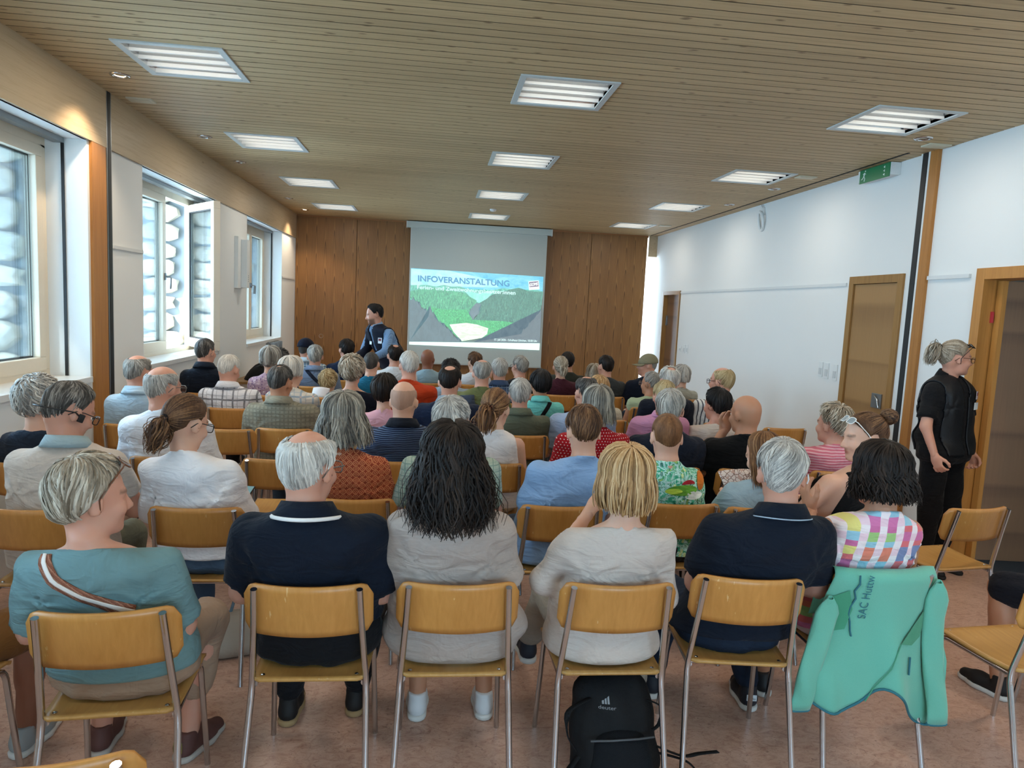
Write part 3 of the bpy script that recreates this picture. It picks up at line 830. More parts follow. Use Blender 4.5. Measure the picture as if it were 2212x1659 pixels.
loc(boxobj('bottom_bar', plain('screen_bar', '#a5adab', 0.4), -0.48, 1.90, SY + 0.022, SY + 0.042, 0.675, 0.70, scr, 0.004))
def sc(cx, cy):
    return (AX[0] * cx + AX[1] * cy + AX[2], AZ[0] * cx + AZ[1] * cy + AZ[2])
_ly = [0]
def flat(name, pts, mat, parent=scr, layer=None):
    if layer is None: _ly[0] += 1; layer = _ly[0]
    y = SY + 0.029 - 0.0012 * layer
    vs = [(sc(*p)[0], y, sc(*p)[1]) for p in pts]
    me = bpy.data.meshes.new(name)
    bm = bmesh.new()
    f = bm.faces.new([bm.verts.new(v) for v in vs])
    bmesh.ops.triangulate(bm, faces=[f])
    bm.to_mesh(me); bm.free()
    return loc(link(name, me, parent, mat))
@cached
def slide(name, c1, c2, strength, scale=(6, 1, 6), dist=1.0, c3=None):
    """projected picture: light coming off the screen"""
    t = NT(name); v = t.coord('Object')
    n = t.noise(t.mapping(v, scale), 1.5, 5, 0.7, dist)
    st = [(0.36, srgb(c1)), (0.6, srgb(c2))]
    if c3: st.append((0.72, srgb(c3)))
    c = t.ramp(n, st)
    e = t.n('ShaderNodeEmission', {0: c, 1: strength})
    d = t.n('ShaderNodeBsdfDiffuse', {0: (0.25, 0.27, 0.27, 1)})
    a = t.n('ShaderNodeAddShader', {0: e.outputs[0], 1: d.outputs[0]})
    t.t.links.new(a.outputs[0], t.out.inputs[0])
    return t.m
S = 0.62
flat('slide_sky', [(65, 72), (2098, 190), (2090, 430), (50, 430)], slide('slide_sky', '#4fc4ea', '#8fe6f6', S, (2, 1, 5)))
flat('slide_cloud', [(65, 85), (640, 108), (580, 170), (660, 230), (820, 300), (1000, 270), (1220, 230), (1350, 300), (1400, 360), (60, 340)], slide('slide_cloud', '#a0ecf0', '#c8fbf6', S, (3, 1, 6)))
flat('slide_far_range', [(55, 330), (300, 325), (440, 350), (560, 325), (680, 350), (800, 345), (900, 380), (1100, 440), (1300, 400), (1480, 370), (1600, 385), (1700, 360), (1850, 400), (2000, 395), (2092, 420), (2070, 640), (48, 560)], slide('slide_far_range', '#3f9a86', '#74d3bc', S, (5, 1, 5), 2.0))
flat('slide_haze', [(880, 420), (1100, 450), (1320, 420), (1200, 560), (1130, 610), (1010, 560)], slide('slide_haze', '#88ead8', '#a8f4ea', S))
flat('slide_left_slope', [(52, 420), (350, 360), (650, 410), (860, 440), (950, 500), (1060, 560), (1050, 620), (960, 700), (900, 900), (660, 930), (480, 900), (280, 720), (45, 520)], slide('slide_left_slope', '#2f7a64', '#66cc9a', S, (16, 1, 5), 2.5, '#8aeab4'))
flat('slide_right_slope', [(1060, 620), (1200, 545), (1300, 470), (1480, 420), (1600, 385), (1720, 365), (1860, 410), (2085, 430), (2060, 720), (1900, 880), (1870, 980), (1480, 930), (1040, 920), (1000, 870), (1100, 750)], slide('slide_right_slope', '#2c665c', '#5c9f8c', S, (18, 1, 5), 2.5, '#78c2a8'))
flat('slide_valley_shade', [(1050, 600), (1130, 615), (1090, 690), (1100, 760), (1030, 810), (1000, 890), (950, 870), (980, 800), (940, 750), (990, 670)], slide('slide_valley_shade', '#66808a', '#6f8a94', S))
flat('slide_forest_light', [(350, 660), (560, 700), (900, 700), (1000, 860), (1480, 880), (1860, 940), (1760, 1060), (1450, 1020), (1280, 1090), (1140, 1140), (820, 1190), (690, 1060), (600, 960), (480, 860), (420, 780)], slide('slide_forest_light', '#1f7a50', '#5ade8e', S, (26, 1, 10), 3.0, '#9cf8b8'))
flat('slide_meadow', [(640, 930), (900, 905), (1060, 930), (1240, 990), (1220, 1080), (1140, 1140), (830, 1190), (790, 1090), (700, 1040)], slide('slide_meadow', '#c8f4c0', '#f4fff0', S * 1.15, (4, 1, 12), 1.5))
flat('slide_meadow_right', [(1480, 1010), (1760, 985), (1750, 1060), (1520, 1060)], slide('slide_meadow_right', '#4ada7a', '#66ee92', S))
saw = [(45, 560)]
rgs = random.Random(11)
left_edge = [(90, 520), (150, 560), (190, 600), (240, 670), (290, 700), (310, 790), (350, 660), (400, 740), (440, 830), (500, 880), (560, 930), (620, 980), (680, 1050), (720, 1110), (780, 1150), (820, 1195)]
for (x, y) in left_edge:
    saw += [(x - 14, y + 26), (x, y - 22), (x + 10, y + 22)]
saw += [(820, 1200), (24, 1190)]
flat('slide_left_shade', saw, slide('slide_left_shade', '#5d757e', '#6b8690', S * 0.9, (8, 1, 4)))
saw = [(1000, 1208), (1140, 1150), (1250, 1110)]
for (x, y) in [(1300, 1080), (1360, 1050), (1430, 1020), (1480, 1030), (1560, 1070), (1650, 1068), (1750, 1066), (1790, 1000), (1850, 960), (1880, 900), (1940, 840), (2000, 770), (2060, 715)]:
    saw += [(x - 10, y + 14), (x, y - 14), (x + 8, y + 12)]
saw += [(2066, 720), (2047, 1224)]
flat('slide_right_shade', saw, slide('slide_right_shade', '#617480', '#6d808a', S * 0.9, (8, 1, 4)))
flat('slide_band', [(24, 1192), (2046, 1225), (2040, 1335), (22, 1237)], slide('slide_band', '#d8fff6', '#e4fffa', S * 1.3))
flat('slide_frame_line', [(24, 1186), (2046, 1219), (2046, 1226), (24, 1193)], slide('slide_line', '#2a7a78', '#2f8480', S * 0.7))
# logo card
flat('logo_card', [(1862, 262), (2022, 248), (2036, 384), (1872, 398)], slide('logo_white', '#e6f6f2', '#eefaf6', S * 1.2))
flat('logo_field', [(1872, 274), (2014, 260), (2020, 340), (1880, 352)], slide('logo_purple', '#6a4a78', '#745482', S * 0.9))
def text(name, body, cx, cy, height_px, width_px, mat, parent=scr, rot=0.0, shear=0.0, extr=0.0):
    cu = bpy.data.curves.new(name, 'FONT'); cu.body = body; cu.size = 1.0; cu.resolution_u = 3
    cu.shear = shear
    tmp = bpy.data.objects.new(name, cu); COL.objects.link(tmp)
    bpy.context.view_layer.update()
    dg = bpy.context.evaluated_depsgraph_get()
    me = bpy.data.meshes.new_from_object(tmp.evaluated_get(dg))
    bpy.data.objects.remove(tmp); bpy.data.curves.remove(cu)
    n = len(me.vertices); co = np.zeros(n * 3, np.float32); me.vertices.foreach_get('co', co); co = co.reshape(-1, 3)
    return me, co
def slide_text(name, body, p0, p1, cap, mat, bold=0.0, shear=0.0):
    """baseline from p0 to p1 (crop px), cap height in px"""
    me, co = text(name, body, 0, 0, 0, 0, mat, shear=shear)
    x0, x1 = co[:, 0].min(), co[:, 0].max()
    caph = 0.70
    u = (co[:, 0] - x0) / (x1 - x0); v = co[:, 1] / caph
    _ly[0] += 1
    y = SY + 0.029 - 0.0012 * _ly[0]
    px = p0[0] + (p1[0] - p0[0]) * u; py = p0[1] + (p1[1] - p0[1]) * u - v * cap
    wx = AX[0] * px + AX[1] * py + AX[2]; wz = AZ[0] * px + AZ[1] * py + AZ[2]
    out = np.stack([wx, np.full_like(wx, y), wz], 1).astype(np.float32)
    me.vertices.foreach_set('co', out.ravel()); me.update()
    me.materials.clear(); me.materials.append(mat)
    o = loc(link(name, me, scr))
    if bold:
        for dx, dz in ((bold, 0), (-bold, 0), (0, bold), (0, -bold)):
            o2 = loc(link(name, me, scr)); o2.location = (dx, 0.0002, dz)
    return o
slide_text('heading_text', 'INFOVERANSTALTUNG', (172, 268), (1565, 342), 88, slide('slide_text_blue', '#2f8cc4', '#3c9ad0', S * 0.9), 0.004)
slide_text('subtitle_text', 'Ferien- und Zweitwohnungsbesitzer:innen', (158, 385), (1660, 470), 58, slide('slide_text_white', '#c8f6f4', '#d4fbf8', S * 1.2), 0.0015)
slide_text('date_text', '17. Juli 2026 - Schulhaus Ulrichen, 18.00 Uhr', (1335, 1180), (2005, 1206), 32, slide('slide_text_white2', '#d0f0ee', '#dcf6f4', S * 1.1), 0.001)
slide_text('logo_text', 'GOMS', (1882, 338), (2010, 322), 46, slide('logo_white', '#e6f6f2', '#eefaf6', S * 1.2), 0.003, 0.2)
# ================================================================== DISTANCE FIELDS -> MESH
def axis(lo, hi, coarse, fines=()):
    out = [lo]; x = lo
    while x < hi:
        st = coarse
        for (a, b, s) in fines:
            if a - 1e-6 <= x < b: st = min(st, s)
            elif x < a < x + st and s < coarse: st = min(st, max(a - x, s))
        x += st; out.append(x)
    return np.array(out, np.float32)
class Field:
    def __init__(self, xs, ys, zs):
        self.ax = (xs, ys, zs)
        self.d = np.full((len(xs), len(ys), len(zs)), 1.0, np.float32)
    def sub(self, lo, hi):
        sl = []
        for a, l, h in zip(self.ax, lo, hi):
            i = max(int(np.searchsorted(a, l)) - 1, 0); j = min(int(np.searchsorted(a, h)) + 1, len(a))
            if i >= j: return None
            sl.append(slice(i, j))
        X = self.ax[0][sl[0]][:, None, None]; Y = self.ax[1][sl[1]][None, :, None]; Z = self.ax[2][sl[2]][None, None, :]
        return tuple(sl), X, Y, Z
    def _join(self, sl, e, k, op='u'):
        d = self.d[sl]
        if op == 'u':
            h = np.clip(0.5 + 0.5 * (e - d) / k, 0, 1); self.d[sl] = e + (d - e) * h - k * h * (1 - h)
        else:
            h = np.clip(0.5 - 0.5 * (e + d) / k, 0, 1); self.d[sl] = d + (-e - d) * h + k * h * (1 - h)
    def cap(self, a, b, ra, rb=None, k=0.02, op='u', squash=None):
        rb = ra if rb is None else rb
        a = np.asarray(a, float); b = np.asarray(b, float); m = max(ra, rb) + k + 0.06
        s = self.sub(np.minimum(a, b) - m, np.maximum(a, b) + m)
        if s is None: return
        sl, X, Y, Z = s
        ab = b - a; L = float(ab @ ab) + 1e-9
        t = np.clip(((X - a[0]) * ab[0] + (Y - a[1]) * ab[1] + (Z - a[2]) * ab[2]) / L, 0, 1)
        dx = X - a[0] - t * ab[0]; dy = Y - a[1] - t * ab[1]; dz = Z - a[2] - t * ab[2]
        if squash: dx = dx / squash[0]; dy = dy / squash[1]; dz = dz / squash[2]
        e = np.sqrt(dx * dx + dy * dy + dz * dz) - (ra + (rb - ra) * t)
        self._join(sl, e.astype(np.float32), k, op)
    def ell(self, c, r, Rm=None, k=0.02, op='u'):
        c = np.asarray(c, float); m = max(r) + k + 0.06
        s = self.sub(c - m, c + m)
        if s is None: return
        sl, X, Y, Z = s
        dx, dy, dz = X - c[0], Y - c[1], Z - c[2]
        if Rm is not None:
            dx, dy, dz = (Rm[0][0] * dx + Rm[1][0] * dy + Rm[2][0] * dz, Rm[0][1] * dx + Rm[1][1] * dy + Rm[2][1] * dz, Rm[0][2] * dx + Rm[1][2] * dy + Rm[2][2] * dz)
        q0 = np.sqrt((dx / r[0]) ** 2 + (dy / r[1]) ** 2 + (dz / r[2]) ** 2)
        q1 = np.sqrt((dx / r[0] ** 2) ** 2 + (dy / r[1] ** 2) ** 2 + (dz / r[2] ** 2) ** 2) + 1e-6
        e = q0 * (q0 - 1) / q1
        self._join(sl, e.astype(np.float32), k, op)
    def column(self, zk, ak, bk, xk, yk, k=0.03, grow=0.0, pw=2.3):
        """stack of superellipse sections along z"""
        zk = np.asarray(zk, float)
        lo = (min(xk) - max(ak) - 0.1, min(yk) - max(bk) - 0.1, zk[0] - 0.08); hi = (max(xk) + max(ak) + 0.1, max(yk) + max(bk) + 0.1, zk[-1] + 0.08)
        s = self.sub(lo, hi)
        if s is None: return
        sl, X, Y, Z = s
        zz = Z.ravel()
        def ip(v):
            # smooth (cosine-free) interpolation on a fine resample
            f = np.interp(np.linspace(zk[0], zk[-1], 80), zk, v)
            ker = np.array([1, 2, 3, 2, 1], float); ker /= ker.sum()
            f = np.convolve(np.pad(f, 2, 'edge'), ker, 'valid')
            return np.interp(zz, np.linspace(zk[0], zk[-1], 80), f)[None, None, :]
        a = ip(ak) + grow; b = ip(bk) + grow
        u = np.abs((X - ip(xk)) / a); v = np.abs((Y - ip(yk)) / b)
        rr = (u ** pw + v ** pw) ** (1 / pw)
        e = (rr - 1) * np.minimum(a, b) * 0.95
        zcap = np.maximum(zk[0] - Z, Z - zk[-1]) - grow * 0.5
        e = np.maximum(e, zcap)
        self._join(sl, e.astype(np.float32), k)
    def cut(self, n, c):
        """keep the side where n.p < c"""
        X = self.ax[0][:, None, None]; Y = self.ax[1][None, :, None]; Z = self.ax[2][None, None, :]
        self.d = np.maximum(self.d, (n[0] * X + n[1] * Y + n[2] * Z - c).astype(np.float32))
    def mesh(self):
        d = self.d
        d[0], d[-1] = 1, 1; d[:, 0], d[:, -1] = 1, 1; d[:, :, 0], d[:, :, -1] = 1, 1
        s = d < 0
        n = s.astype(np.int8)
        c = n[:-1, :-1, :-1] + n[1:, :-1, :-1] + n[:-1, 1:, :-1] + n[1:, 1:, :-1] + n[:-1, :-1, 1:] + n[1:, :-1, 1:] + n[:-1, 1:, 1:] + n[1:, 1:, 1:]
        act = (c > 0) & (c < 8)
        I, J, K = np.nonzero(act)
        idx = np.full(act.shape, -1, np.int32); idx[I, J, K] = np.arange(len(I))
        xs, ys, zs = self.ax
        off = [(0, 0, 0), (1, 0, 0), (0, 1, 0), (1, 1, 0), (0, 0, 1), (1, 0, 1), (0, 1, 1), (1, 1, 1)]
        val = [d[I + a, J + b, K + e] for (a, b, e) in off]
        pos = [np.stack([xs[I + a], ys[J + b], zs[K + e]], 1) for (a, b, e) in off]
        acc = np.zeros((len(I), 3), np.float32); cnt = np.zeros(len(I), np.float32)
        for a, b in ((0, 1), (2, 3), (4, 5), (6, 7), (0, 2), (1, 3), (4, 6), (5, 7), (0, 4), (1, 5), (2, 6), (3, 7)):
            m = (val[a] < 0) != (val[b] < 0)
            t = np.where(m, val[a] / np.where(m, val[a] - val[b], 1), 0)[:, None]
            acc += np.where(m[:, None], pos[a] + t * (pos[b] - pos[a]), 0); cnt += m
        V = acc / np.maximum(cnt, 1)[:, None]
        F = []
        # x edges
        e = s[:-1] != s[1:]
        i, j, k = np.nonzero(e[:, 1:-1, 1:-1]); j += 1; k += 1
        q = np.stack([idx[i, j - 1, k - 1], idx[i, j, k - 1], idx[i, j, k], idx[i, j - 1, k]], 1)
        fl = s[i, j, k]; q[~fl] = q[~fl][:, ::-1]; F.append(q)
        e = s[:, :-1] != s[:, 1:]
        i, j, k = np.nonzero(e[1:-1, :, 1:-1]); i += 1; k += 1
        q = np.stack([idx[i - 1, j, k - 1], idx[i - 1, j, k], idx[i, j, k], idx[i, j, k - 1]], 1)
        fl = s[i, j, k]; q[~fl] = q[~fl][:, ::-1]; F.append(q)
        e = s[:, :, :-1] != s[:, :, 1:]
        i, j, k = np.nonzero(e[1:-1, 1:-1]); i += 1; j += 1
        q = np.stack([idx[i - 1, j - 1, k], idx[i, j - 1, k], idx[i, j, k], idx[i - 1, j, k]], 1)
        fl = s[i, j, k]; q[~fl] = q[~fl][:, ::-1]; F.append(q)
        return V, np.concatenate(F)

def uvec(v):
    v = np.asarray(v, float); return v / (np.linalg.norm(v) + 1e-9)
def rot3(yaw=0, pitch=0, roll=0):
    """head turn: yaw about z (left positive), pitch nod (down positive), roll tilt; numpy 3x3, columns = axes"""
    m = Euler((-R_(pitch), R_(roll), R_(yaw)), 'YXZ').to_matrix()
    return np.array(m)

# ------------------------------------------------------------------ hand, shoe, glasses templates
def hand_template(curl, res, spread=0.0):
    f = Field(axis(-0.075, 0.11, res), axis(-0.03, 0.20, res), axis(-0.13, 0.045, res))
    f.cap((0, -0.03, 0), (0, 0.02, 0), 0.026, 0.027, 0.02, squash=(1.1, 1, 0.8))
    f.ell((0.002, 0.045, 0), (0.040, 0.052, 0.0165), k=0.02)
    for x0, L, dx in ((-0.030, 0.062, -0.12), (-0.010, 0.076, -0.03), (0.011, 0.070, 0.04), (0.030, 0.066, 0.12)):
        p = np.array([x0, 0.083, 0.0]); ang = 0.15
        for i, fr in enumerate((0.45, 0.31, 0.24)):
            ang += curl
            q = p + L * fr * np.array([dx * (1 - 0.3 * i) + spread * x0 * 5, math.cos(ang), -math.sin(ang)])
            f.cap(p, q, 0.0098 - 0.0008 * i, 0.0090 - 0.0008 * i, 0.006)
            p = q
    p = np.array([0.030, 0.018, -0.004])
    for (q, r0, r1) in (((0.056, 0.048, -0.014), 0.014, 0.0115), ((0.066, 0.076, -0.022 - curl * 0.01), 0.0112, 0.010), ((0.066 - curl * 0.012, 0.098, -0.03 - curl * 0.015), 0.010, 0.0085)):
        f.cap(p, q, r0, r1, 0.008); p = np.array(q)
    return f.mesh()
HANDS = {}
def hand_geo(curl, res):
    key = (curl, res)
    if key not in HANDS: HANDS[key] = hand_template(curl, res)
    return HANDS[key]
def shoe_template(boot=False):
    r = 0.009
    f = Field(axis(-0.07, 0.07, r), axis(-0.10, 0.24, r), axis(-0.02, 0.16, r))
    f.cap((0, -0.025, 0.045), (0.0, 0.09, 0.035), 0.036, 0.040, 0.02)
    f.cap((0, 0.08, 0.036), (0.004, 0.155, 0.028), 0.040, 0.030, 0.02)
    f.cap((0, -0.022, 0.05), (0, -0.012, 0.095), 0.034, 0.038, 0.02)
    f.cut((0, 0, -1), -0.016); f.cut((0, 0, 1), 0.108)
    up = f.mesh()
    f = Field(axis(-0.07, 0.07, r), axis(-0.10, 0.24, r), axis(-0.02, 0.06, 0.008))
    f.cap((0, -0.028, 0.016), (0.0, 0.085, 0.016), 0.040, 0.045, 0.02, squash=(1, 1, 0.9))
    f.cap((0, 0.08, 0.016), (0.004, 0.158, 0.016), 0.045, 0.034, 0.02, squash=(1, 1, 0.9))
    f.cut((0, 0, -1), 0.0); f.cut((0, 0, 1), 0.026)
    return up, f.mesh()
SHOE_UP, SHOE_SOLE = shoe_template()
_shoe_me = {}
def shoe_parts(upmat, solemat):
    key = (upmat.name, solemat.name)
    if key not in _shoe_me:
        a = mesh_np('shoe', SHOE_UP[0], SHOE_UP[1]); a.materials.append(upmat)
        b = mesh_np('sole', SHOE_SOLE[0], SHOE_SOLE[1]); b.materials.append(solemat)
        _shoe_me[key] = (a, b)
    return _shoe_me[key]
def add_shoe(root, ankle, yaw, upmat, solemat, extra=None, pitch=0.0):
    a, b = shoe_parts(upmat, solemat)
    o = link('shoe', a, root); o.location = (ankle[0], ankle[1], ankle[2] - 0.09); o.rotation_euler = (pitch, 0, yaw)
    s = link('sole', b, o)
    return o
def glasses_mb():
    f = MB(); L = MB()
    for sx in (-1, 1):
        c = (sx * 0.034, 0.106, -0.012); w, h = 0.027, 0.019
        pts = [(c[0] + w * math.copysign(abs(math.cos(a)) ** 0.6, math.cos(a)), c[1] - 0.006 * abs(math.cos(a)) * (1 if sx * math.cos(a) > 0 else 0), c[2] + h * math.copysign(abs(math.sin(a)) ** 0.6, math.sin(a))) for a in [2 * PI * k / 20 for k in range(21)]]
        f.tube(pts, 0.0022, 6, False)
        L.add(pts[:-1], [tuple(range(20))], False)
        f.tube([(sx * 0.061, 0.101, -0.006), (sx * 0.074, 0.090, -0.004), (sx * 0.080, 0.02, -0.002), (sx * 0.081, -0.015, -0.006), (sx * 0.077, -0.04, -0.03)], 0.0022, 6)
    f.tube([(-0.008, 0.108, -0.006), (0, 0.111, -0.003), (0.008, 0.108, -0.006)], 0.0022, 6)
    return f, L
_gl = glasses_mb()
GLASS_ME = {}
def add_glasses(root, mhead, s, frame, lens, up=0.0, back=0.0, name='glasses'):
    key = (frame.name, lens.name)
    if key not in GLASS_ME:
        a = _gl[0].mesh('glasses'); a.materials.append(frame)
        b = _gl[1].mesh('lens'); b.materials.append(lens)
        GLASS_ME[key] = (a, b)
    a, b = GLASS_ME[key]
    o = link(name, a, root); o.matrix_local = mhead @ Matrix.Translation((0, back, up)) @ Matrix.Rotation(-1.0 if up > 0.03 else 0.0, 4, 'X').inverted() @ Matrix.Scale(s, 4)
    link('lens', b, o)
    return o
# ------------------------------------------------------------------ hair
HC = np.array([0, -0.012, 0.02]); HR = np.array([0.075, 0.097, 0.090])
LINES = {
    'men': [(0, 44), (35, 50), (60, 68), (76, 98), (86, 101), (93, 84), (106, 88), (118, 116), (145, 132), (180, 135)],
    'high': [(0, 30), (30, 34), (52, 58), (72, 92), (84, 100), (93, 86), (106, 90), (118, 116), (145, 130), (180, 133)],
    'women': [(0, 44), (35, 52), (60, 72), (78, 100), (95, 110), (118, 128), (180, 138)],
    'tied': [(0, 46), (35, 53), (60, 72), (78, 97), (90, 92), (106, 92), (118, 116), (145, 130), (180, 134)],
}
def dirs(al, az, tilt):
    """unit vectors at polar angle al from the crown, azimuth az (0 front, +/-180 back, + = right)"""
    al, az = np.broadcast_arrays(al, az)
    v = np.stack([np.sin(al) * np.sin(az), np.sin(al) * np.cos(az), np.cos(al)], -1)
    c, s = math.cos(tilt), math.sin(tilt)     # crown tilts backwards
    y = v[..., 1] * c - v[..., 2] * s; z = v[..., 1] * s + v[..., 2] * c
    return np.stack([v[..., 0], y, z], -1)
def inside_line(v, line):
    az = np.degrees(np.abs(np.arctan2(v[..., 0], v[..., 1])))
    th = np.degrees(np.arccos(np.clip(v[..., 2], -1, 1)))
    L = np.array(line, float)
    return th < np.interp(az, L[:, 0], L[:, 1])
def strands_to_mesh(P, N, W, hv):
    """P (n,m,3) points, N normals, W (n,m) widths -> flattened triangular locks"""
    n, m = P.shape[:2]
    T = np.gradient(P, axis=1); T /= np.linalg.norm(T, axis=-1, keepdims=True) + 1e-9
    B = np.cross(T, N); B /= np.linalg.norm(B, axis=-1, keepdims=True) + 1e-9
    N2 = np.cross(B, T)
    w = W[..., None]
    V = np.stack([P + B * w * 0.5, P - B * w * 0.5, P + N2 * w * 0.38], 2)      # n,m,3,3
    idx = np.arange(n * m * 3).reshape(n, m, 3)
    F = []
    for a, b in ((1, 2), (2, 0)):
        F.append(np.stack([idx[:, :-1, a], idx[:, :-1, b], idx[:, 1:, b], idx[:, 1:, a]], -1).reshape(-1, 4))
    H = np.repeat(hv.reshape(n, -1) if hv.ndim > 1 else np.repeat(hv[:, None], m, 1), 3, axis=1).reshape(-1)
    return V.reshape(-1, 3), np.concatenate(F), H
def hair_mesh(st, seed, dens=1.0, wsc=1.0):
    """hair in head space. returns verts, quads, hv"""
    rs = np.random.RandomState(seed)
    style = st['style']; h = st.get('h', 0.014); line = LINES[st.get('line', 'men')]
    tilt = R_(st.get('tilt', 22))
    bald = st.get('bald')            # (az centre polar deg from top, radius deg)
    Vs, Fs, Hs = [], [], []
    base = 0
    def push(V, F, H):
        nonlocal base
        Vs.append(V); Fs.append(F + base); Hs.append(H); base += len(V)
    na = 44
    al = np.radians(np.linspace(1, 170, 120))
    def limits(az, jit=0.0):
        v = dirs(al[None, :], az[:, None], tilt)
        ins = inside_line(v, line)
        if bald:
            bv = np.array([0, -math.sin(R_(bald[0])), math.cos(R_(bald[0]))])
            ang = np.degrees(np.arccos(np.clip(v @ bv, -1, 1)))
            stretch = bald[2] if len(bald) > 2 else 0.0    # extends over the forehead
            fr = (v[..., 1] > bv[1]) & (np.abs(v[..., 0]) < math.sin(R_(bald[1]))) & (v[..., 2] > 0.1)
            ok = ins & (ang > bald[1])
            if stretch: ok &= ~fr
        else: ok = ins
        first = np.argmax(ok, 1); has = ok.any(1)
        nxt = (~ok) & (np.arange(len(al))[None, :] > first[:, None])
        last = np.where(nxt.any(1), np.argmax(nxt, 1) - 1, len(al) - 1)
        return first, np.maximum(last, first + 1), has
    def surf(v, off):
        hr = np.where(v[..., 2:3] < 0, np.array([0.075, 0.097, 0.125]), HR)
        p = HC + v * hr
        nrm = v / hr; nrm /= np.linalg.norm(nrm, axis=-1, keepdims=True)
        return p + nrm * off[..., None], nrm
    longs = style in ('bob', 'long', 'curlylong')
    # --- base shell
    az = np.linspace(-PI, PI, na + 1)
    f0, f1, has = limits(az)
    tt = np.linspace(0, 1, 13)
    A = al[f0][:, None] + (al[f1] - al[f0])[:, None] * tt[None, :]
    v = dirs(A, az[:, None], tilt)
    prof = np.minimum(1, 6 * (1 - tt)) * (np.minimum(1, 0.05 + 6 * tt) if bald else 1)
    off = (h * 0.62) * prof[None, :] + 0.001
    off = off * (1 + 0.12 * np.sin(az * 5 + seed)[:, None] * np.sin(tt * 5)[None, :])
    off = off * (1 - st.get('taper', 0.55 if st.get('line', 'men') == 'men' else 0.1) * np.clip((0.25 - v[..., 2]) / 0.8, 0, 1))
    Pn, Nn = surf(v, off)
    if has.all() or True:
        idx = np.arange((na + 1) * 13).reshape(na + 1, 13)
        F = np.stack([idx[:-1, :-1], idx[:-1, 1:], idx[1:, 1:], idx[1:, :-1]], -1)
        good = has[:-1] & has[1:]
        F = F[good].reshape(-1, 4)
        hvb = (0.42 + 0.10 * np.sin(az * 7 + seed))[:, None] + 0 * A
        push(Pn.reshape(-1, 3), F, hvb.reshape(-1))
    if style == 'buzz':
        return np.concatenate(Vs), np.concatenate(Fs), np.concatenate(Hs)
    curl = st.get('curl', 0.0); wid = st.get('w', 0.007) * wsc
    # --- tied: strands combed back to the tie
    if style in ('pony', 'bun'):
        tie = st.get('tie', (0, -0.9, 0.25)); tv = uvec(tie)
        n = int(380 * dens); m = 9
        a0 = rs.uniform(-PI, PI, n); f0, f1, has = limits(a0)
        fr = rs.uniform(0.45, 1, n)
        v0 = dirs((al[f0] + (al[f1] - al[f0]) * fr), a0, tilt)
        om = np.arccos(np.clip(v0 @ tv, -1, 1))[:, None]
        t = np.linspace(0, 1, m)[None, :]
        v = (np.sin((1 - t) * om) / (np.sin(om) + 1e-6))[..., None] * v0[:, None, :] + (np.sin(t * om) / (np.sin(om) + 1e-6))[..., None] * tv
        v /= np.linalg.norm(v, axis=-1, keepdims=True)
        P, N = surf(v, h * (0.5 + 0.5 * rs.rand(n, 1)) * (0.3 + 0.7 * np.minimum(1, 3 * t + 0.1)))
        push(*strands_to_mesh(P, N, wid * (0.6 + 0.5 * np.sin(PI * t)) * np.ones((n, 1)), np.clip(0.5 + 0.18 * rs.randn(n) + 0.14 * np.sin(a0 * 9), 0, 1)))
        root = HC + tv * HR + uvec(tv / HR) * (h + 0.004)
        n = int(150 * dens)
        if style == 'pony':
            L = st.get('len', 0.18); m = 11
            d0 = uvec(np.array(tv) * np.array([1, 1, 0.4]) + np.array([0, 0, st.get('lift', 0.1)]))
            P = np.zeros((n, m, 3)); r0 = rs.randn(n, 3) * 0.006; ph = rs.uniform(0, 6.28, n); sp = rs.randn(n, 3)
            p = root + r0; P[:, 0] = p
            ln = L * rs.uniform(0.65, 1.05, n)
            side = np.array([st.get('side', 0.0), 0, 0])
            for i in range(1, m):
                t_ = i / (m - 1)
                g = min(1, t_ * st.get('drop', 1.8))
                d = d0 * (1 - g) + np.array([0, -0.12, -1.0]) * g + side * t_ + sp * 0.10
                d /= np.linalg.norm(d, axis=-1, keepdims=True)
                p = p + d * (ln / (m - 1))[:, None]
                wv = curl * t_ * np.stack([np.sin(ph + t_ * 9), np.cos(ph + t_ * 9), 0 * ph], 1)
                fat = sp * 0.016 * math.sin(PI * min(1, t_ * 1.05)) * st.get('fat', 1.0)
                P[:, i] = p + wv + fat
            N = P - (root + np.array([0, 0, 0]))[None, None]; N[..., 2] *= 0.1
            N = N / (np.linalg.norm(N, axis=-1, keepdims=True) + 1e-6) + np.array([0.01, 0.02, 0])
            t = np.linspace(0, 1, m)[None, :]
            push(*strands_to_mesh(P, N, wid * 1.5 * (0.35 + 0.8 * np.sin(PI * np.clip(t * 0.9 + 0.08, 0, 1))) * np.ones((n, 1)), np.clip(0.45 + 0.2 * rs.randn(n), 0, 1)))
        else:
            br = st.get('br', 0.042); m = 12
            c = root + uvec(tv) * br * 0.6
            a = rs.randn(n, 3); a /= np.linalg.norm(a, axis=1, keepdims=True)
            b = np.cross(a, rs.randn(n, 3)); b /= np.linalg.norm(b, axis=1, keepdims=True)
            t = np.linspace(0, 1, m)[None, :]; ang = rs.uniform(2.0, 4.5, n)[:, None] * t
            rad = br * rs.uniform(0.75, 1.15, n)[:, None]
            N = np.cos(ang)[..., None] * a[:, None] + np.sin(ang)[..., None] * b[:, None]
            P = c + N * rad[..., None] * np.array([1.15, 0.9, 0.9])
            push(*strands_to_mesh(P, N, wid * 1.4 * np.ones((n, 1)) * (0.4 + 0.7 * np.sin(PI * t)), np.clip(0.45 + 0.2 * rs.randn(n), 0, 1)))
        return np.concatenate(Vs), np.concatenate(Fs), np.concatenate(Hs)
    # --- loose hair
    n = int(st.get('n', 520) * dens); m = 8 if not longs else 14
    a0 = rs.uniform(-PI, PI, n)
    f0, f1, has = limits(a0)
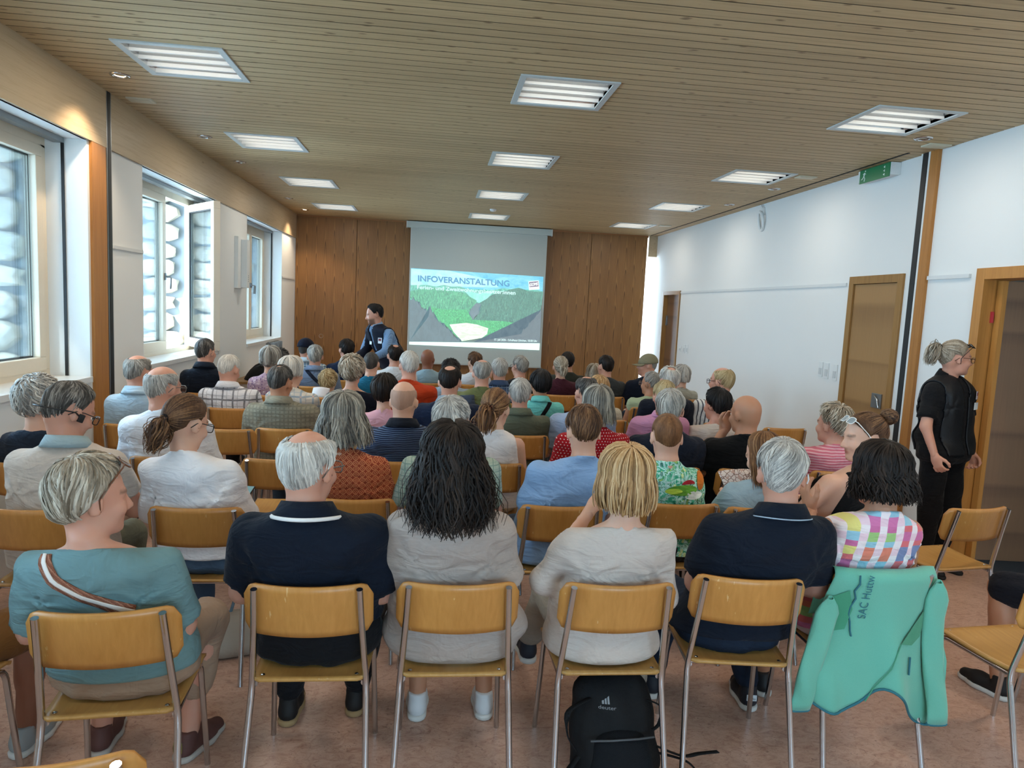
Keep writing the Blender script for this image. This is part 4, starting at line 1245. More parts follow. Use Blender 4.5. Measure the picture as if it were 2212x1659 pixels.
    ok = has & ((f1 - f0) > 3); a0, f0, f1 = a0[ok], f0[ok], f1[ok]; n = len(a0)
    t = np.linspace(0, 1, m)[None, :]
    hv = np.clip(0.5 + 0.16 * rs.randn(n) + 0.16 * np.sin(a0 * st.get('bands', 6) + seed), 0, 1)
    if not longs:
        s0 = rs.uniform(0, 0.75, n); L = st.get('len', 0.45)
        if bald: s0 = rs.uniform(0, 0.6, n)
        tt = s0[:, None] + L * t; over = np.maximum(tt - 1, 0)
        A = al[f0][:, None] + (al[f1] - al[f0])[:, None] * np.minimum(tt, 1.0) + over * R_(st.get('over', 10))
        swirl = st.get('swirl', 0.25) * np.sin(a0 * 2 + seed)[:, None] + st.get('comb', 0.0)
        az2 = a0[:, None] + swirl * t * np.sin(np.clip(A, 0, PI)) + 0.08 * rs.randn(n, 1) * t
        v = dirs(A, az2, tilt)
        lift = st.get('lift', 0.3)
        off = h * (0.45 + 0.45 * rs.rand(n, 1)) * (0.55 + lift * t + 0.25 * np.sin(PI * t)) * np.minimum(1, 0.35 + 5 * (1.02 - np.minimum(tt, 1)))
        off = off * (1 - st.get('taper', 0.55 if st.get('line', 'men') == 'men' else 0.1) * np.clip((0.25 - v[..., 2]) / 0.8, 0, 1))
        P, N = surf(v, off)
        if curl:
            ph = rs.uniform(0, 6.28, (n, 1)); tb = np.cross(N, np.gradient(P, axis=1)); tb /= np.linalg.norm(tb, axis=-1, keepdims=True) + 1e-9
            P = P + curl * (np.sin(ph + t * st.get('cf', 8))[..., None] * tb + (0.5 + 0.5 * np.cos(ph + t * st.get('cf', 8)))[..., None] * N)
        W = wid * (0.75 + 0.5 * rs.rand(n, 1)) * (0.45 + 0.75 * np.sin(PI * np.clip(t * 0.85 + 0.1, 0, 1)))
        push(*strands_to_mesh(P, N, W, hv))
    else:
        dep = R_(st.get('dep', 92)); Lb = st.get('len', 0.16); flare = st.get('flare', 0.25); inn = st.get('inn', 0.0)
        # front strands are swept sideways, away from the face
        sg = np.where(a0 >= 0, 1, -1); aa = np.abs(a0)
        part = R_(st.get('open', 68))
        tgt = np.where(aa < part + 0.35, part + 0.35 * (aa / (part + 0.35)), aa) * sg
        layer = rs.rand(n)
        ln = Lb * (0.78 + 0.3 * rs.rand(n)) * (1 - st.get('shortfront', 0.0) * np.clip((1.9 - np.abs(tgt)), 0, 1))
        P = np.zeros((n, m, 3)); N = np.zeros((n, m, 3))
        nsk = 7
        ph = rs.uniform(0, 6.28, n); wob = rs.randn(n, 3)
        for i in range(nsk):
            s_ = i / (nsk - 1)
            A = 0.04 + (dep - 0.04) * s_
            az2 = a0 + (tgt - a0) * min(1, s_ * 1.3)
            v = dirs(np.full(n, A), az2, tilt * (1 - 0.8 * s_))
            o = h * (0.35 + 0.75 * layer) * (0.5 + 0.6 * math.sin(PI * min(1, s_ * 0.75 + 0.15)))
            P[:, i], N[:, i] = surf(v, o)
        rad = N[:, nsk - 1].copy(); rad[:, 2] = 0; rad /= np.linalg.norm(rad, axis=1, keepdims=True) + 1e-9
        p = P[:, nsk - 1].copy()
        for i in range(nsk, m):
            s_ = (i - nsk + 1) / (m - nsk)
            fo = flare * (1 - s_) - inn * s_
            d = np.array([0, 0, -1.0]) + rad * fo + np.array([0, st.get('backward', 0.0), 0]) + wob * 0.09
            d /= np.linalg.norm(d, axis=1, keepdims=True)
            p = p + d * (ln / (m - nsk))[:, None]
            P[:, i] = p; N[:, i] = rad
        if curl:
            s_ = np.linspace(0, 1, m)[None, :]
            amp = curl * np.clip(s_ * 1.6 - 0.1, 0, 1)
            cf = st.get('cf', 9)
            tb = np.cross(N, np.array([0, 0, 1.0])); tb /= np.linalg.norm(tb, axis=-1, keepdims=True) + 1e-9
            P = P + (amp * np.sin(ph[:, None] + s_ * cf))[..., None] * tb + (amp * np.cos(ph[:, None] * 1.7 + s_ * cf * 1.1))[..., None] * N * 0.8
        tip = st.get('tip', 0.5)
        W = wid * (0.8 + 0.5 * rs.rand(n, 1)) * (0.6 + 0.6 * np.sin(PI * np.clip(t * 0.8 + 0.1, 0, 1)) - (1 - tip) * np.maximum(0, t - 0.8) * 3)
        push(*strands_to_mesh(P, N, np.maximum(W, 0.001), hv))
        # inner curtain so that the falling hair is closed
        azs = np.linspace(part + 0.25, 2 * PI - part - 0.25, 36); azs = np.where(azs > PI, azs - 2 * PI, azs)
        rows = []
        v = dirs(np.full(36, dep), azs, tilt * 0.2); p0, n0 = surf(v, np.full(36, h * 0.55))
        rr = n0.copy(); rr[:, 2] = 0; rr /= np.linalg.norm(rr, axis=1, keepdims=True)
        vm = dirs(np.full(36, dep * 0.7), azs, tilt * 0.5); pm, _ = surf(vm, np.full(36, h * 0.5))
        rows.append(pm); rows.append(p0); q = p0.copy()
        for i in range(5):
            s_ = (i + 1) / 5
            d = np.array([0, 0, -1.0]) + rr * (flare * (1 - s_) - inn * s_) * 0.9 + np.array([0, st.get('backward', 0.0), 0])
            d /= np.linalg.norm(d, axis=1, keepdims=True)
            q = q + d * (Lb * 0.82 * (1 - st.get('shortfront', 0.0) * np.clip(1.9 - np.abs(azs), 0, 1)) / 5)[:, None]; rows.append(q.copy())
        Rw = np.stack(rows, 1); nn, mm = Rw.shape[:2]
        idx = np.arange(nn * mm).reshape(nn, mm)
        F = np.stack([idx[:-1, :-1], idx[:-1, 1:], idx[1:, 1:], idx[1:, :-1]], -1).reshape(-1, 4)
        push(Rw.reshape(-1, 3), F, np.repeat(0.38 + 0.10 * np.sin(azs * 8), mm))
    return np.concatenate(Vs), np.concatenate(Fs), np.concatenate(Hs)

# ------------------------------------------------------------------ skin / hair colour palettes
SK = {'fair': '#d8ab92', 'rosy': '#cf9a83', 'tan': '#b98668', 'deep': '#8a5a44', 'pale': '#e0b49c'}
HAIRC = {
    'grey': ('#54524e', '#8f8b84', '#c6c1b8'), 'white': ('#8d8983', '#c4bfb6', '#ebe6dc'), 'silver': ('#6c6a66', '#a8a49d', '#d9d4ca'),
    'greyblond': ('#665a4a', '#9f917e', '#d4cbba'), 'blonde': ('#5c4229', '#ae8556', '#dcbd92'), 'sandy': ('#7c6746', '#b09a70', '#cfbd98'),
    'brown': ('#33231a', '#5e422e', '#8a6646'), 'dark': ('#0b0807', '#19120f', '#33271f'), 'black': ('#0b0b0c', '#171617', '#302d2c'),
    'darkgrey': ('#232221', '#474441', '#807b75'), 'salt': ('#2a2826', '#55514c', '#9a948c'), 'redbrown': ('#3e2718', '#7a5436', '#a57c54'),
    'stubble': ('#a5806c', '#b08b77', '#ba9682'), 'longgrey': ('#3c3a37', '#7b756b', '#b9b1a2'),
}
def hmat(c): return hair_mat('hair_' + c, *HAIRC[c])
EYE_ME = {}
_fm = {}

# ------------------------------------------------------------------ the person
def person(label, seat, head, yaw=0, hyaw=0, hpitch=0, hroll=0, hs=1.0, sw=0.175, wt=1.0, fem=False, sk='fair', hair=None, hc='grey',
           shirt=None, legs=None, arms=None, q=1, standing=False, feet=None, group='seated audience', seed=1, neckr=None, mkglasses=None, stand=None, beard=False, eyes=True):
    """seat: (x,y) of the chair back; head: world (x,y,z) of the top of the skull"""
    root = empty('person', (seat[0], seat[1], 0), R_(yaw))
    tag(root, label, 'person', group)
    cy_, sy_ = math.cos(R_(yaw)), math.sin(R_(yaw))
    dx, dy = head[0] - seat[0], head[1] - seat[1]
    hx, hy = dx * cy_ + dy * sy_, -dx * sy_ + dy * cy_
    Rm = rot3(hyaw, hpitch, hroll)
    S = hs
    top = np.array([hx, hy, head[2] - (max(0.004, 0.7 * hair.get('h', 0.0)) if hair and not hair.get('bald') else 0.002)])
    hcn = top - Rm @ np.array([0, -0.01, 0.108]) * S
    hcn[0] += 0
    nb = hcn + np.array([0, -0.03, -0.130 * S]) - np.array([0, 0.02 * math.sin(R_(hpitch)), 0])
    zs = float(nb[2]); xs_, ys_ = float(nb[0]), float(nb[1])
    skm = skin('skin_' + sk, SK[sk])
    nr = (neckr or (0.047 if fem else 0.055)) * S
    # ---- skeleton
    if standing:
        st = stand or {}
        zb = st.get('zb', 0.80); px, py = st.get('pelvis', (0.0, 0.13))
        hips = [(px + s * 0.085, py, zb + 0.06) for s in (-1, 1)]
        knees = st.get('knees', [(px + s * 0.10, py + 0.02, 0.46) for s in (-1, 1)])
        ankles = st.get('ankles', [(px + s * 0.10, py - 0.01, 0.09) for s in (-1, 1)])
    else:
        zb = 0.455; px, py = 0.0, 0.235
        hips = [(s * 0.085 * wt, 0.245, 0.535) for s in (-1, 1)]
        lg = legs or {}
        kw = lg.get('kw', 0.13)
        knees = lg.get('knees', [(s * kw, 0.60, 0.50) for s in (-1, 1)])
        ankles = lg.get('ankles', [(s * (kw + 0.01), 0.57, 0.09) for s in (-1, 1)])
    H = zs - zb
    fz = [-0.02, 0.03, 0.12, 0.25, 0.42, 0.58, 0.72, 0.82, 0.89, 0.945, 0.99, 1.03]
    if fem:
        fa = [0.13, 0.178, 0.188, 0.172, 0.146, 0.150, 0.160, 0.158, 0.135, 0.092, 0.056, 0.046]
        fb = [0.09, 0.125, 0.130, 0.120, 0.105, 0.110, 0.112, 0.100, 0.083, 0.066, 0.050, 0.046]
    else:
        fa = [0.13, 0.172, 0.178, 0.170, 0.160, 0.170, 0.182, 0.180, 0.152, 0.104, 0.064, 0.054]
        fb = [0.09, 0.125, 0.130, 0.128, 0.124, 0.124, 0.122, 0.108, 0.090, 0.072, 0.056, 0.054]
    wsc = sw / (0.160 if fem else 0.175)
    fa = [a * (wt if f < 0.7 else wsc) * (1.0 if f < 0.95 else 1 / max(wsc, 0.01) * (nr / 0.05)) for a, f in zip(fa, fz)]
    fb = [b * (0.6 + 0.4 * wt) for b in fb]
    if not standing: py += 0.09 * max(0, wt - 1)
    zk = [zb + H * f for f in fz]
    spine_y = lambda f: py + (ys_ - py) * (f ** (1.0 if standing else 2.0))
    xk = [px + (xs_ - px) * (max(0, f) ** 1.2) for f in fz]
    yk = [spine_y(max(0, f)) for f in fz]
    shf = 0.815
    shz = zb + H * shf; shy = spine_y(shf) + 0.005; shx = px + (xs_ - px) * shf
    sh = [np.array([shx + s * sw * 0.95, shy, shz]) for s in (-1, 1)]
    ua, fa_ = 0.27 * (0.85 + 0.15 * S), 0.24
    arms = arms or {}
    el, wr, hrot = [], [], []
    for i, s in enumerate((-1, 1)):
        a = arms.get('L' if s < 0 else 'R', arms.get('B', 'lap'))
        if a == 'lap':
            e_ = sh[i] + np.array([s * 0.045, 0.07, -0.235]); w_ = np.array([shx * 0.5 + s * 0.085, 0.36, 0.655])
        elif a == 'fold':
            e_ = sh[i] + np.array([s * 0.075, 0.09, -0.22]); w_ = np.array([shx * 0.5 - s * 0.02, shy + 0.22, shz - 0.22])
        elif a == 'phone':
            e_ = sh[i] + np.array([s * 0.05, 0.12, -0.23]); w_ = np.array([shx * 0.5 + s * 0.07, 0.42, 0.72])
        elif a == 'down':
            e_ = sh[i] + np.array([s * 0.045, -0.02, -0.27]); w_ = e_ + np.array([s * 0.02, 0.05, -0.23])
        else:
            e_, w_ = np.array(a[0], float), np.array(a[1], float)
        el.append(e_); wr.append(w_)
    ar = (0.044, 0.036, 0.024) if fem else (0.050, 0.041, 0.028)
    ar = tuple(r * (0.55 + 0.45 * wt) for r in ar)
    # ---- grids
    fineh = (0.0075, 0.0105, 0.0135)[2 - q]; coarse = (0.020, 0.028, 0.034)[2 - q]
    allp = np.array([*el, *wr, *knees, *ankles, *hips, hcn])
    lo = allp.min(0) - 0.16; hi = allp.max(0) + 0.16
    lo[0] = min(lo[0], -0.3 + px); hi[0] = max(hi[0], 0.3 + px); lo[2] = 0.0
    hb = 0.135 * S
    f = Field(axis(lo[0], hi[0], coarse, [(hcn[0] - 0.095 * S, hcn[0] + 0.095 * S, fineh)]),
              axis(lo[1], hi[1], coarse, [(hcn[1] - hb, hcn[1] + hb, fineh)]),
              axis(lo[2], hcn[2] + 0.16 * S, coarse, [(hcn[2] - 0.15 * S, hcn[2] + 0.13 * S, fineh)]))
    f.column(zk, fa, fb, xk, yk, 0.01, -0.016)
    for i, s in enumerate((-1, 1)):
        f.cap(sh[i], el[i], ar[0] - 0.003, ar[1], 0.035); f.cap(el[i], wr[i], ar[1] - 0.001, ar[2], 0.02)
        f.cap(hips[i], knees[i], 0.078 * (0.5 + 0.5 * wt), 0.054, 0.03); f.cap(knees[i], ankles[i], 0.052, 0.036, 0.02)
        f.cap(np.array(knees[i]) + (np.array(ankles[i]) - np.array(knees[i])) * 0.25 + np.array([0, -0.015, 0]), np.array(knees[i]) + (np.array(ankles[i]) - np.array(knees[i])) * 0.5 + np.array([0, -0.01, 0]), 0.05, 0.042, 0.03)
    f.cap(nb - np.array([0, 0.0, 0.03]), hcn + Rm @ np.array([0, -0.025, -0.055]) * S, nr * 1.08, nr, 0.03)
    hp = lambda *p: hcn + Rm @ (np.array(p) * S)
    sc3 = lambda *r: [x * S for x in r]
    f.ell(hp(0, -0.012, 0.02), sc3(0.074, 0.096, 0.088), Rm, 0.02)
    f.ell(hp(0, -0.036, -0.028), sc3(0.060, 0.058, 0.058), Rm, 0.02)
    f.ell(hp(0, 0.032, -0.042), sc3(0.058, 0.062, 0.084), Rm, 0.02)
    f.ell(hp(0, 0.03, -0.085), sc3(0.050, 0.052, 0.040), Rm, 0.02)
    f.ell(hp(0, 0.074, -0.106), sc3(0.022, 0.020, 0.018), Rm, 0.02)
    f.cap(hp(-0.032, 0.076, 0.010), hp(0.032, 0.076, 0.010), 0.012 * S, None, 0.015)
    for s in (-1, 1):
        f.ell(hp(s * 0.033, 0.099, -0.011), sc3(0.017, 0.014, 0.011), Rm, 0.008, 's')
        f.ell(hp(s * 0.038, 0.066, -0.042), sc3(0.022, 0.022, 0.020), Rm, 0.02)
        f.ell(hp(s * 0.077, -0.008, -0.020), sc3(0.009, 0.020, 0.033), Rm @ np.array(Matrix.Rotation(R_(s * -18), 3, 'Z') @ Matrix.Rotation(R_(-12), 3, 'X')), 0.006)
        if q == 2: f.ell(hp(s * 0.087, -0.002, -0.015), sc3(0.005, 0.010, 0.018), Rm, 0.004, 's')
    f.cap(hp(0, 0.090, -0.006), hp(0, 0.109, -0.042), 0.0075 * S, 0.0115 * S, 0.010)
    for s in (-1, 1): f.ell(hp(s * 0.012, 0.098, -0.046), sc3(0.009, 0.010, 0.008), Rm, 0.008)
    f.cap(hp(-0.018, 0.084, -0.070), hp(0.018, 0.084, -0.070), 0.0075 * S, None, 0.006)
    f.cap(hp(-0.015, 0.083, -0.081), hp(0.015, 0.083, -0.081), 0.0075 * S, None, 0.005)
    V, F = f.mesh()
    # lips and brows
    loc_ = (V - hcn) @ Rm / S
    lip = np.clip(1.6 - np.sqrt((loc_[:, 0] / 0.024) ** 2 + ((loc_[:, 2] + 0.0755) / 0.011) ** 2) * 1.2, 0, 1) * (loc_[:, 1] > 0.078)
    brow = np.clip(1.8 - np.sqrt(((np.abs(loc_[:, 0]) - 0.034) / 0.018) ** 2 + ((loc_[:, 2] - 0.013) / 0.006) ** 2) * 1.2, 0, 1) * (loc_[:, 1] > 0.06)
    if beard:
        bz = np.clip((-0.045 - loc_[:, 2]) / 0.02, 0, 1) * np.clip((loc_[:, 1] - 0.005) / 0.02, 0, 1) * np.clip((loc_[:, 2] + 0.135) / 0.01, 0, 1)
        brow = np.maximum(brow, bz * (lip < 0.2))
    # hands appended at the wrists
    for i, s in enumerate((-1, 1)):
        hspec = arms.get('hL' if s < 0 else 'hR', {})
        hv_, hf_ = hand_geo(hspec.get('curl', 0.42), 0.0065 if q == 2 else 0.011)
        d = uvec(wr[i] - el[i]) if 'dir' not in hspec else uvec(hspec['dir'])
        up = np.array(hspec.get('up', (0, 0, 1.0))); xax = uvec(np.cross(d, up)); up2 = np.cross(xax, d)
        B = np.stack([xax, d, up2], 1)
        hsz = (0.92 if fem else 1.04) * (0.6 + 0.4 * S)
        hh = hv_.copy(); ff = hf_
        if s > 0: hh = hh * np.array([-1, 1, 1]); ff = hf_[:, ::-1]
        F = np.concatenate([F, ff + len(V)]); V = np.concatenate([V, (hh * hsz) @ B.T + wr[i]])
    z0 = np.zeros(len(V)); z0[:len(lip)] = lip; z1 = np.zeros(len(V)); z1[:len(brow)] = brow
    me = mesh_np('body', V, F, True, {'lip': z0, 'brow': z1}); me.materials.append(skm)
    link('body', me, root)
    mh = Matrix.Identity(4)
    for a in range(3):
        for b in range(3): mh[a][b] = Rm[a][b]
        mh[a][3] = hcn[a]
    # ---- eyes
    if q >= 1 and eyes:
        if 'e' not in EYE_ME:
            b = MB().lathe([(0.0, 0.0122), (0.0045, 0.0114)], n=12); b2 = MB().lathe([(0.0045, 0.0114), (0.009, 0.0085), (0.0125, 0.0), (0.009, -0.0085), (0, -0.0125)], n=12)
            vs = b.v + b2.v; nb1 = len(b.v); fs = b.f + [tuple(i + nb1 for i in q_) for q_ in b2.f]
            em = bpy.data.meshes.new('eye'); em.from_pydata(vs, [], fs); em.polygons.foreach_set('use_smooth', [True] * len(fs))
            em.materials.append(plain('iris_dark', '#2c2019', 0.15)); em.materials.append(plain('eye_white', '#e6e0d8', 0.2))
            em.polygons.foreach_set('material_index', [0] * len(b.f) + [1] * len(b2.f)); EYE_ME['e'] = em
        for s in (-1, 1):
            o = link('eye', EYE_ME['e'], root)
            o.matrix_local = mh @ Matrix.Translation((s * 0.033 * S, 0.0705 * S, -0.011 * S)) @ Matrix.Rotation(R_(-90), 4, 'X') @ Matrix.Scale(S, 4)
    # ---- hair
    if hair:
        hv_, hf_, hh_ = hair_mesh(hair, seed, (0.45, 0.85, 1.75)[q], (1.05, 0.9, 0.66)[q])
        me = mesh_np('hair', hv_ * S, hf_, True, {'hv': hh_}); me.materials.append(hmat(hc))
        ho = link('hair', me, root); ho.matrix_local = mh
        if hair['style'] in ('pony', 'bun'):
            tv = uvec(hair.get('tie', (0, -0.9, 0.25))); rt = (HC + tv * HR) * S + uvec(tv / HR) * (hair.get('h', 0.014) + 0.003)
            tie = MB(); aa = uvec(np.cross(tv, (1, 0, 0.01))); bb = np.cross(tv, aa)
            tie.tube([tuple(rt + (aa * math.cos(t_) + bb * math.sin(t_)) * 0.016) for t_ in [2 * PI * k / 14 for k in range(15)]], 0.006, 6, False)
            to = tie.build('hair_tie', cloth('hair_tie_' + hair.get('tiec', '#1c1a1c'), 'plain', hair.get('tiec', '#1c1a1c')), root); to.matrix_local = mh
    # ---- shirt
    info = dict(root=root, mh=mh, S=S, hcn=hcn, nb=nb, zs=zs, sh=sh, el=el, wr=wr, knees=knees, ankles=ankles, Rm=Rm, zb=zb, H=H)
    sr = shirt or {}
    res = sr.get('res', (0.0125, 0.018, 0.025)[2 - q])
    sl = sr.get('sleeve', 0.55)       # fraction of the upper arm, >1 goes down the forearm, 0 = sleeveless
    loose = sr.get('loose', 0.012)
    hem = sr.get('hem', zb + 0.03)
    pts = [*sh] + [el[i] if sl <= 1 else wr[i] for i in (0, 1)]
    pts = np.array(pts)
    f = Field(axis(min(pts[:, 0].min(), px - 0.25) - 0.12, max(pts[:, 0].max(), px + 0.25) + 0.12, res),
              axis(min(pts[:, 1].min(), min(yk) - 0.15) - 0.1, max(pts[:, 1].max() + 0.1, max(yk) + 0.2), res),
              axis(hem - 0.03, zs + 0.09, res))
    fa2 = [a + (loose * (1.8 if fz_ < 0.6 else 0.9) if fz_ < 0.9 else 0) for a, fz_ in zip(fa, fz)]
    fb2 = [b + (loose * (0.9 if fz_ < 0.6 else 0.5) if fz_ < 0.9 else 0) for b, fz_ in zip(fb, fz)]
    g = 0.009
    if hem < zk[0]:
        zk2 = [hem - 0.02] + zk; fa2 = [fa2[1] * 1.02] + fa2; fb2 = [fb2[1]] + fb2; xk2 = [xk[0]] + xk; yk2 = [yk[0]] + yk
        fa2[1] = fa2[2] * 1.01; fb2[1] = fb2[2]
    else: zk2, xk2, yk2 = zk, xk, yk
    f.column(zk2, fa2, fb2, xk2, yk2, 0.01, g)
    if fem and sr.get('bust', True):
        for s in (-1, 1): f.ell((shx + s * 0.075, shy + 0.085, zb + H * 0.66), (0.07, 0.06, 0.065), None, 0.04)
    sleeve_tip = []
    for i, s in enumerate((-1, 1)):
        if sl <= 0:
            continue
        ro = sr.get('sl_r', 0.018)
        if sl <= 1:
            e_ = sh[i] + (el[i] - sh[i]) * (sl + 0.12)
            # separate sleeve field so that its cuff can be cut cleanly
            f2 = Field(*f.ax); f2.cap(sh[i], e_, ar[0] + 0.012, ar[1] + ro, 0.01)
            n = uvec(el[i] - sh[i]); f2.cut(n, float(n @ (sh[i] + (el[i] - sh[i]) * sl)))
            h_ = np.clip(0.5 + 0.5 * (f2.d - f.d) / 0.03, 0, 1); f.d = f2.d + (f.d - f2.d) * h_ - 0.03 * h_ * (1 - h_)
        else:
            f.cap(sh[i], el[i], ar[0] + 0.012, ar[1] + ro * 0.8, 0.03)
            f2 = Field(*f.ax); fr = min(sl - 1, 0.98); f2.cap(el[i], wr[i], ar[1] + ro * 0.8, ar[2] + ro * 0.7, 0.01)
            n = uvec(wr[i] - el[i]); f2.cut(n, float(n @ (el[i] + (wr[i] - el[i]) * fr)))
            h_ = np.clip(0.5 + 0.5 * (f2.d - f.d) / 0.02, 0, 1); f.d = f2.d + (f.d - f2.d) * h_ - 0.02 * h_ * (1 - h_)
    X = f.ax[0][:, None, None]; Y = f.ax[1][None, :, None]; Z = f.ax[2][None, None, :]
    # folds
    rs = np.random.RandomState(seed + 50); am = sr.get('fold', 0.0062 if q else 0.0035)
    for k in range(4):
        k1 = rs.uniform(-1, 1, 3) * np.array([14, 10, 34]); k2 = rs.uniform(-1, 1, 3) * np.array([16, 8, 12]); p1, p2 = rs.uniform(0, 6, 2)
        wgt = 0.55 + 0.45 * np.clip((zb + 0.55 * H - Z) / 0.2, -1, 1) if k < 2 else 0.6
        f.d += (am * wgt * np.sin(k1[0] * X + k1[1] * Y + k1[2] * Z + p1 + 1.6 * np.sin(k2[0] * X + k2[1] * Y + k2[2] * Z + p2))).astype(np.float32)
    # armpit pulls and waist roll
    for i, s in enumerate((-1, 1)):
        c = sh[i] + np.array([-s * 0.035, -0.02, -0.10])
        dd = np.sqrt((X - c[0]) ** 2 + (Z - c[2]) ** 2)
        ang = np.arctan2(Z - c[2], (X - c[0]) * -s)
        f.d += (0.006 * np.exp(-(dd / 0.09) ** 2) * np.sin(ang * 7 + seed + s)).astype(np.float32)
    neck = sr.get('neck', 0.0)      # lower = wider neckline
    nd = sr.get('drop', 0.0) + sr.get('wide', 0) * 0.7
    slope = sr.get('slope', 0.35)
    # neckline: tilted plane, higher at the back
    n = uvec((0, slope, 1.0)); f.cut(n, float(n @ (nb + np.array([0, -0.055, 0.018 - nd]))))
    if sl <= 0:
        for i, s in enumerate((-1, 1)):
            n = uvec((s * 1.0, 0, sr.get('tank', 0.35))); f.cut(n, float(n @ (sh[i] + np.array([-s * sr.get('tankin', 0.02), 0, 0.02]))))
    f.cut((0, 0, -1), -hem)
    V, F = f.mesh()
    me = mesh_np('shirt', V, F, True); me.materials.append(sr['mat'])
    so = link(sr.get('name', 'shirt'), me, root)
    info['shirt'] = so; info['shirt_vf'] = (V, F)
    # collar
    if sr.get('collar'):
        c = MB(); n_ = 40; rows = []
        op = sr.get('open', 0.5)
        r_ = nr + 0.010
        ctr = nb + np.array([0, 0.0, 0.0])
        for (dr, dz, bz) in ((0.000, 0.000, 0), (0.003, 0.040, 0), (0.009, 0.044, 0), (0.024, 0.016, 1), (0.034, -0.006, 1)):
            ring = []
            for k in range(n_ + 1):
                a = -PI + op + (2 * PI - 2 * op) * k / n_     # measured from the back
                back = 0.5 + 0.5 * math.cos(a)
                x = ctr[0] + (r_ + dr) * 1.08 * math.sin(a); y = ctr[1] - (r_ + dr) * math.cos(a) + 0.004
                z = ctr[2] - 0.018 + dz + 0.012 * back - 0.035 * (1 - back) ** 1.5
                ring.append((x, y, z))
            rows.append(ring)
        c.grid(np.array(rows), True, 0.0025)
        c.build('collar', sr['collar'], root)
        if sr.get('piping'):
            for dr, dz in ((0.0355, -0.0085),):
                pts = []
                for k in range(n_ + 1):
                    a = -PI + op + (2 * PI - 2 * op) * k / n_; back = 0.5 + 0.5 * math.cos(a)
                    pts.append((ctr[0] + (r_ + dr) * 1.08 * math.sin(a), ctr[1] - (r_ + dr) * math.cos(a) + 0.004, ctr[2] - 0.018 + dz + 0.012 * back - 0.035 * (1 - back) ** 1.5))
                MB().tube(pts, sr.get('pipr', 0.0035), 6).build('collar_piping', sr['piping'], root)
    # ---- trousers
    lg = legs or {}
    if lg.get('mat'):
        res = (0.018, 0.028, 0.034)[2 - q]; L = lg.get('len', 0.95); lo_ = lg.get('loose', 0.014)
        pts = np.array([*hips, *knees, *ankles])
        wz = lg.get('waist', zb + 0.17)
        f = Field(axis(pts[:, 0].min() - 0.2, pts[:, 0].max() + 0.2, res), axis(pts[:, 1].min() - 0.22, pts[:, 1].max() + 0.14, res), axis(max(pts[:, 2].min() - 0.1, 0.03), wz + 0.06, res))
        f.column(zk[:6], [a + 0.003 for a in fa[:6]], fb[:6], xk[:6], yk[:6], 0.01, 0.003)
        f.cut((0, 0, 1), wz)
        for i in (0, 1):
            h_, k_, a_ = np.array(hips[i]), np.array(knees[i]), np.array(ankles[i])
            if L <= 1 and L < 0.5:
                e_ = h_ + (k_ - h_) * (L * 2); f.cap(h_, e_, 0.080 * (0.5 + 0.5 * wt) + lo_, 0.066 + lo_, 0.03)
            else:
                f.cap(h_, k_, 0.080 * (0.5 + 0.5 * wt) + lo_ * 0.8, 0.056 + lo_, 0.03)
                e_ = k_ + (a_ - k_) * ((L - 0.5) * 2); f.cap(k_, e_, 0.056 + lo_, 0.042 + lo_, 0.02)
        X = f.ax[0][:, None, None]; Y = f.ax[1][None, :, None]; Z = f.ax[2][None, None, :]
        f.d += (0.004 * np.sin(30 * Z + 18 * Y + 5 * np.sin(14 * X + seed)) + 0.003 * np.sin(26 * X + 22 * Y + seed)).astype(np.float32)
        V, F = f.mesh()
        me = mesh_np('trousers', V, F, True); me.materials.append(lg['mat'])
        link(lg.get('name', 'trousers'), me, root)
    sm = lg.get('shoe', plain('shoe_dark', '#1b1c20', 0.6)); ssm = lg.get('sole', plain('sole_white', '#d8d6d0', 0.6))
    fy = lg.get('fyaw', (0, 0)); info['shoes'] = []
    for i in (0, 1):
        info['shoes'].append(add_shoe(root, ankles[i], R_(fy[i]), sm, ssm))
    if mkglasses:
        info['glasses'] = add_glasses(root, mh, S, *mkglasses)
    return info

def back_hit(info, x, z, from_y=-1.0, d=(0, 1, 0)):
    if 'bvh' not in info:
        V, F = info['shirt_vf']; info['bvh'] = BVHTree.FromPolygons([tuple(map(float, v)) for v in V], [tuple(map(int, q)) for q in F])
    r = info['bvh'].ray_cast(Vector((x, from_y, z)), Vector(d))
    return r[0], r[1]
def ribbon_on_back(info, pts, width, mat, name, off=0.004, lift=0.0, n=28):
    """band following the back of the garment along local (x,z) points"""
    pts = np.array(pts, float)
    s = np.linspace(0, len(pts) - 1, n)
    path = np.stack([np.interp(s, np.arange(len(pts)), pts[:, k]) for k in range(2)], 1)
    rows = []
    for i in range(n):
        a = path[max(i - 1, 0)]; b = path[min(i + 1, n - 1)]
        t = uvec(b - a); nn = np.array([-t[1], t[0]])
        row = []
        for w in (-0.5, -0.17, 0.17, 0.5):
            x, z = path[i] + nn * w * width
            h, nr_ = back_hit(info, x, z)
            if h is None: row = None; break
            row.append(tuple(h + nr_ * off))
        if row is None or max(q_[1] for q_ in row) - min(q_[1] for q_ in row) > max(0.04, width) or (rows and abs(row[0][1] - rows[-1][0][1]) > 0.055): continue
        rows.append(row)
    if len(rows) < 3: return None
    return MB().grid(np.array(rows), True, 0.003).build(name, mat, info['root'])
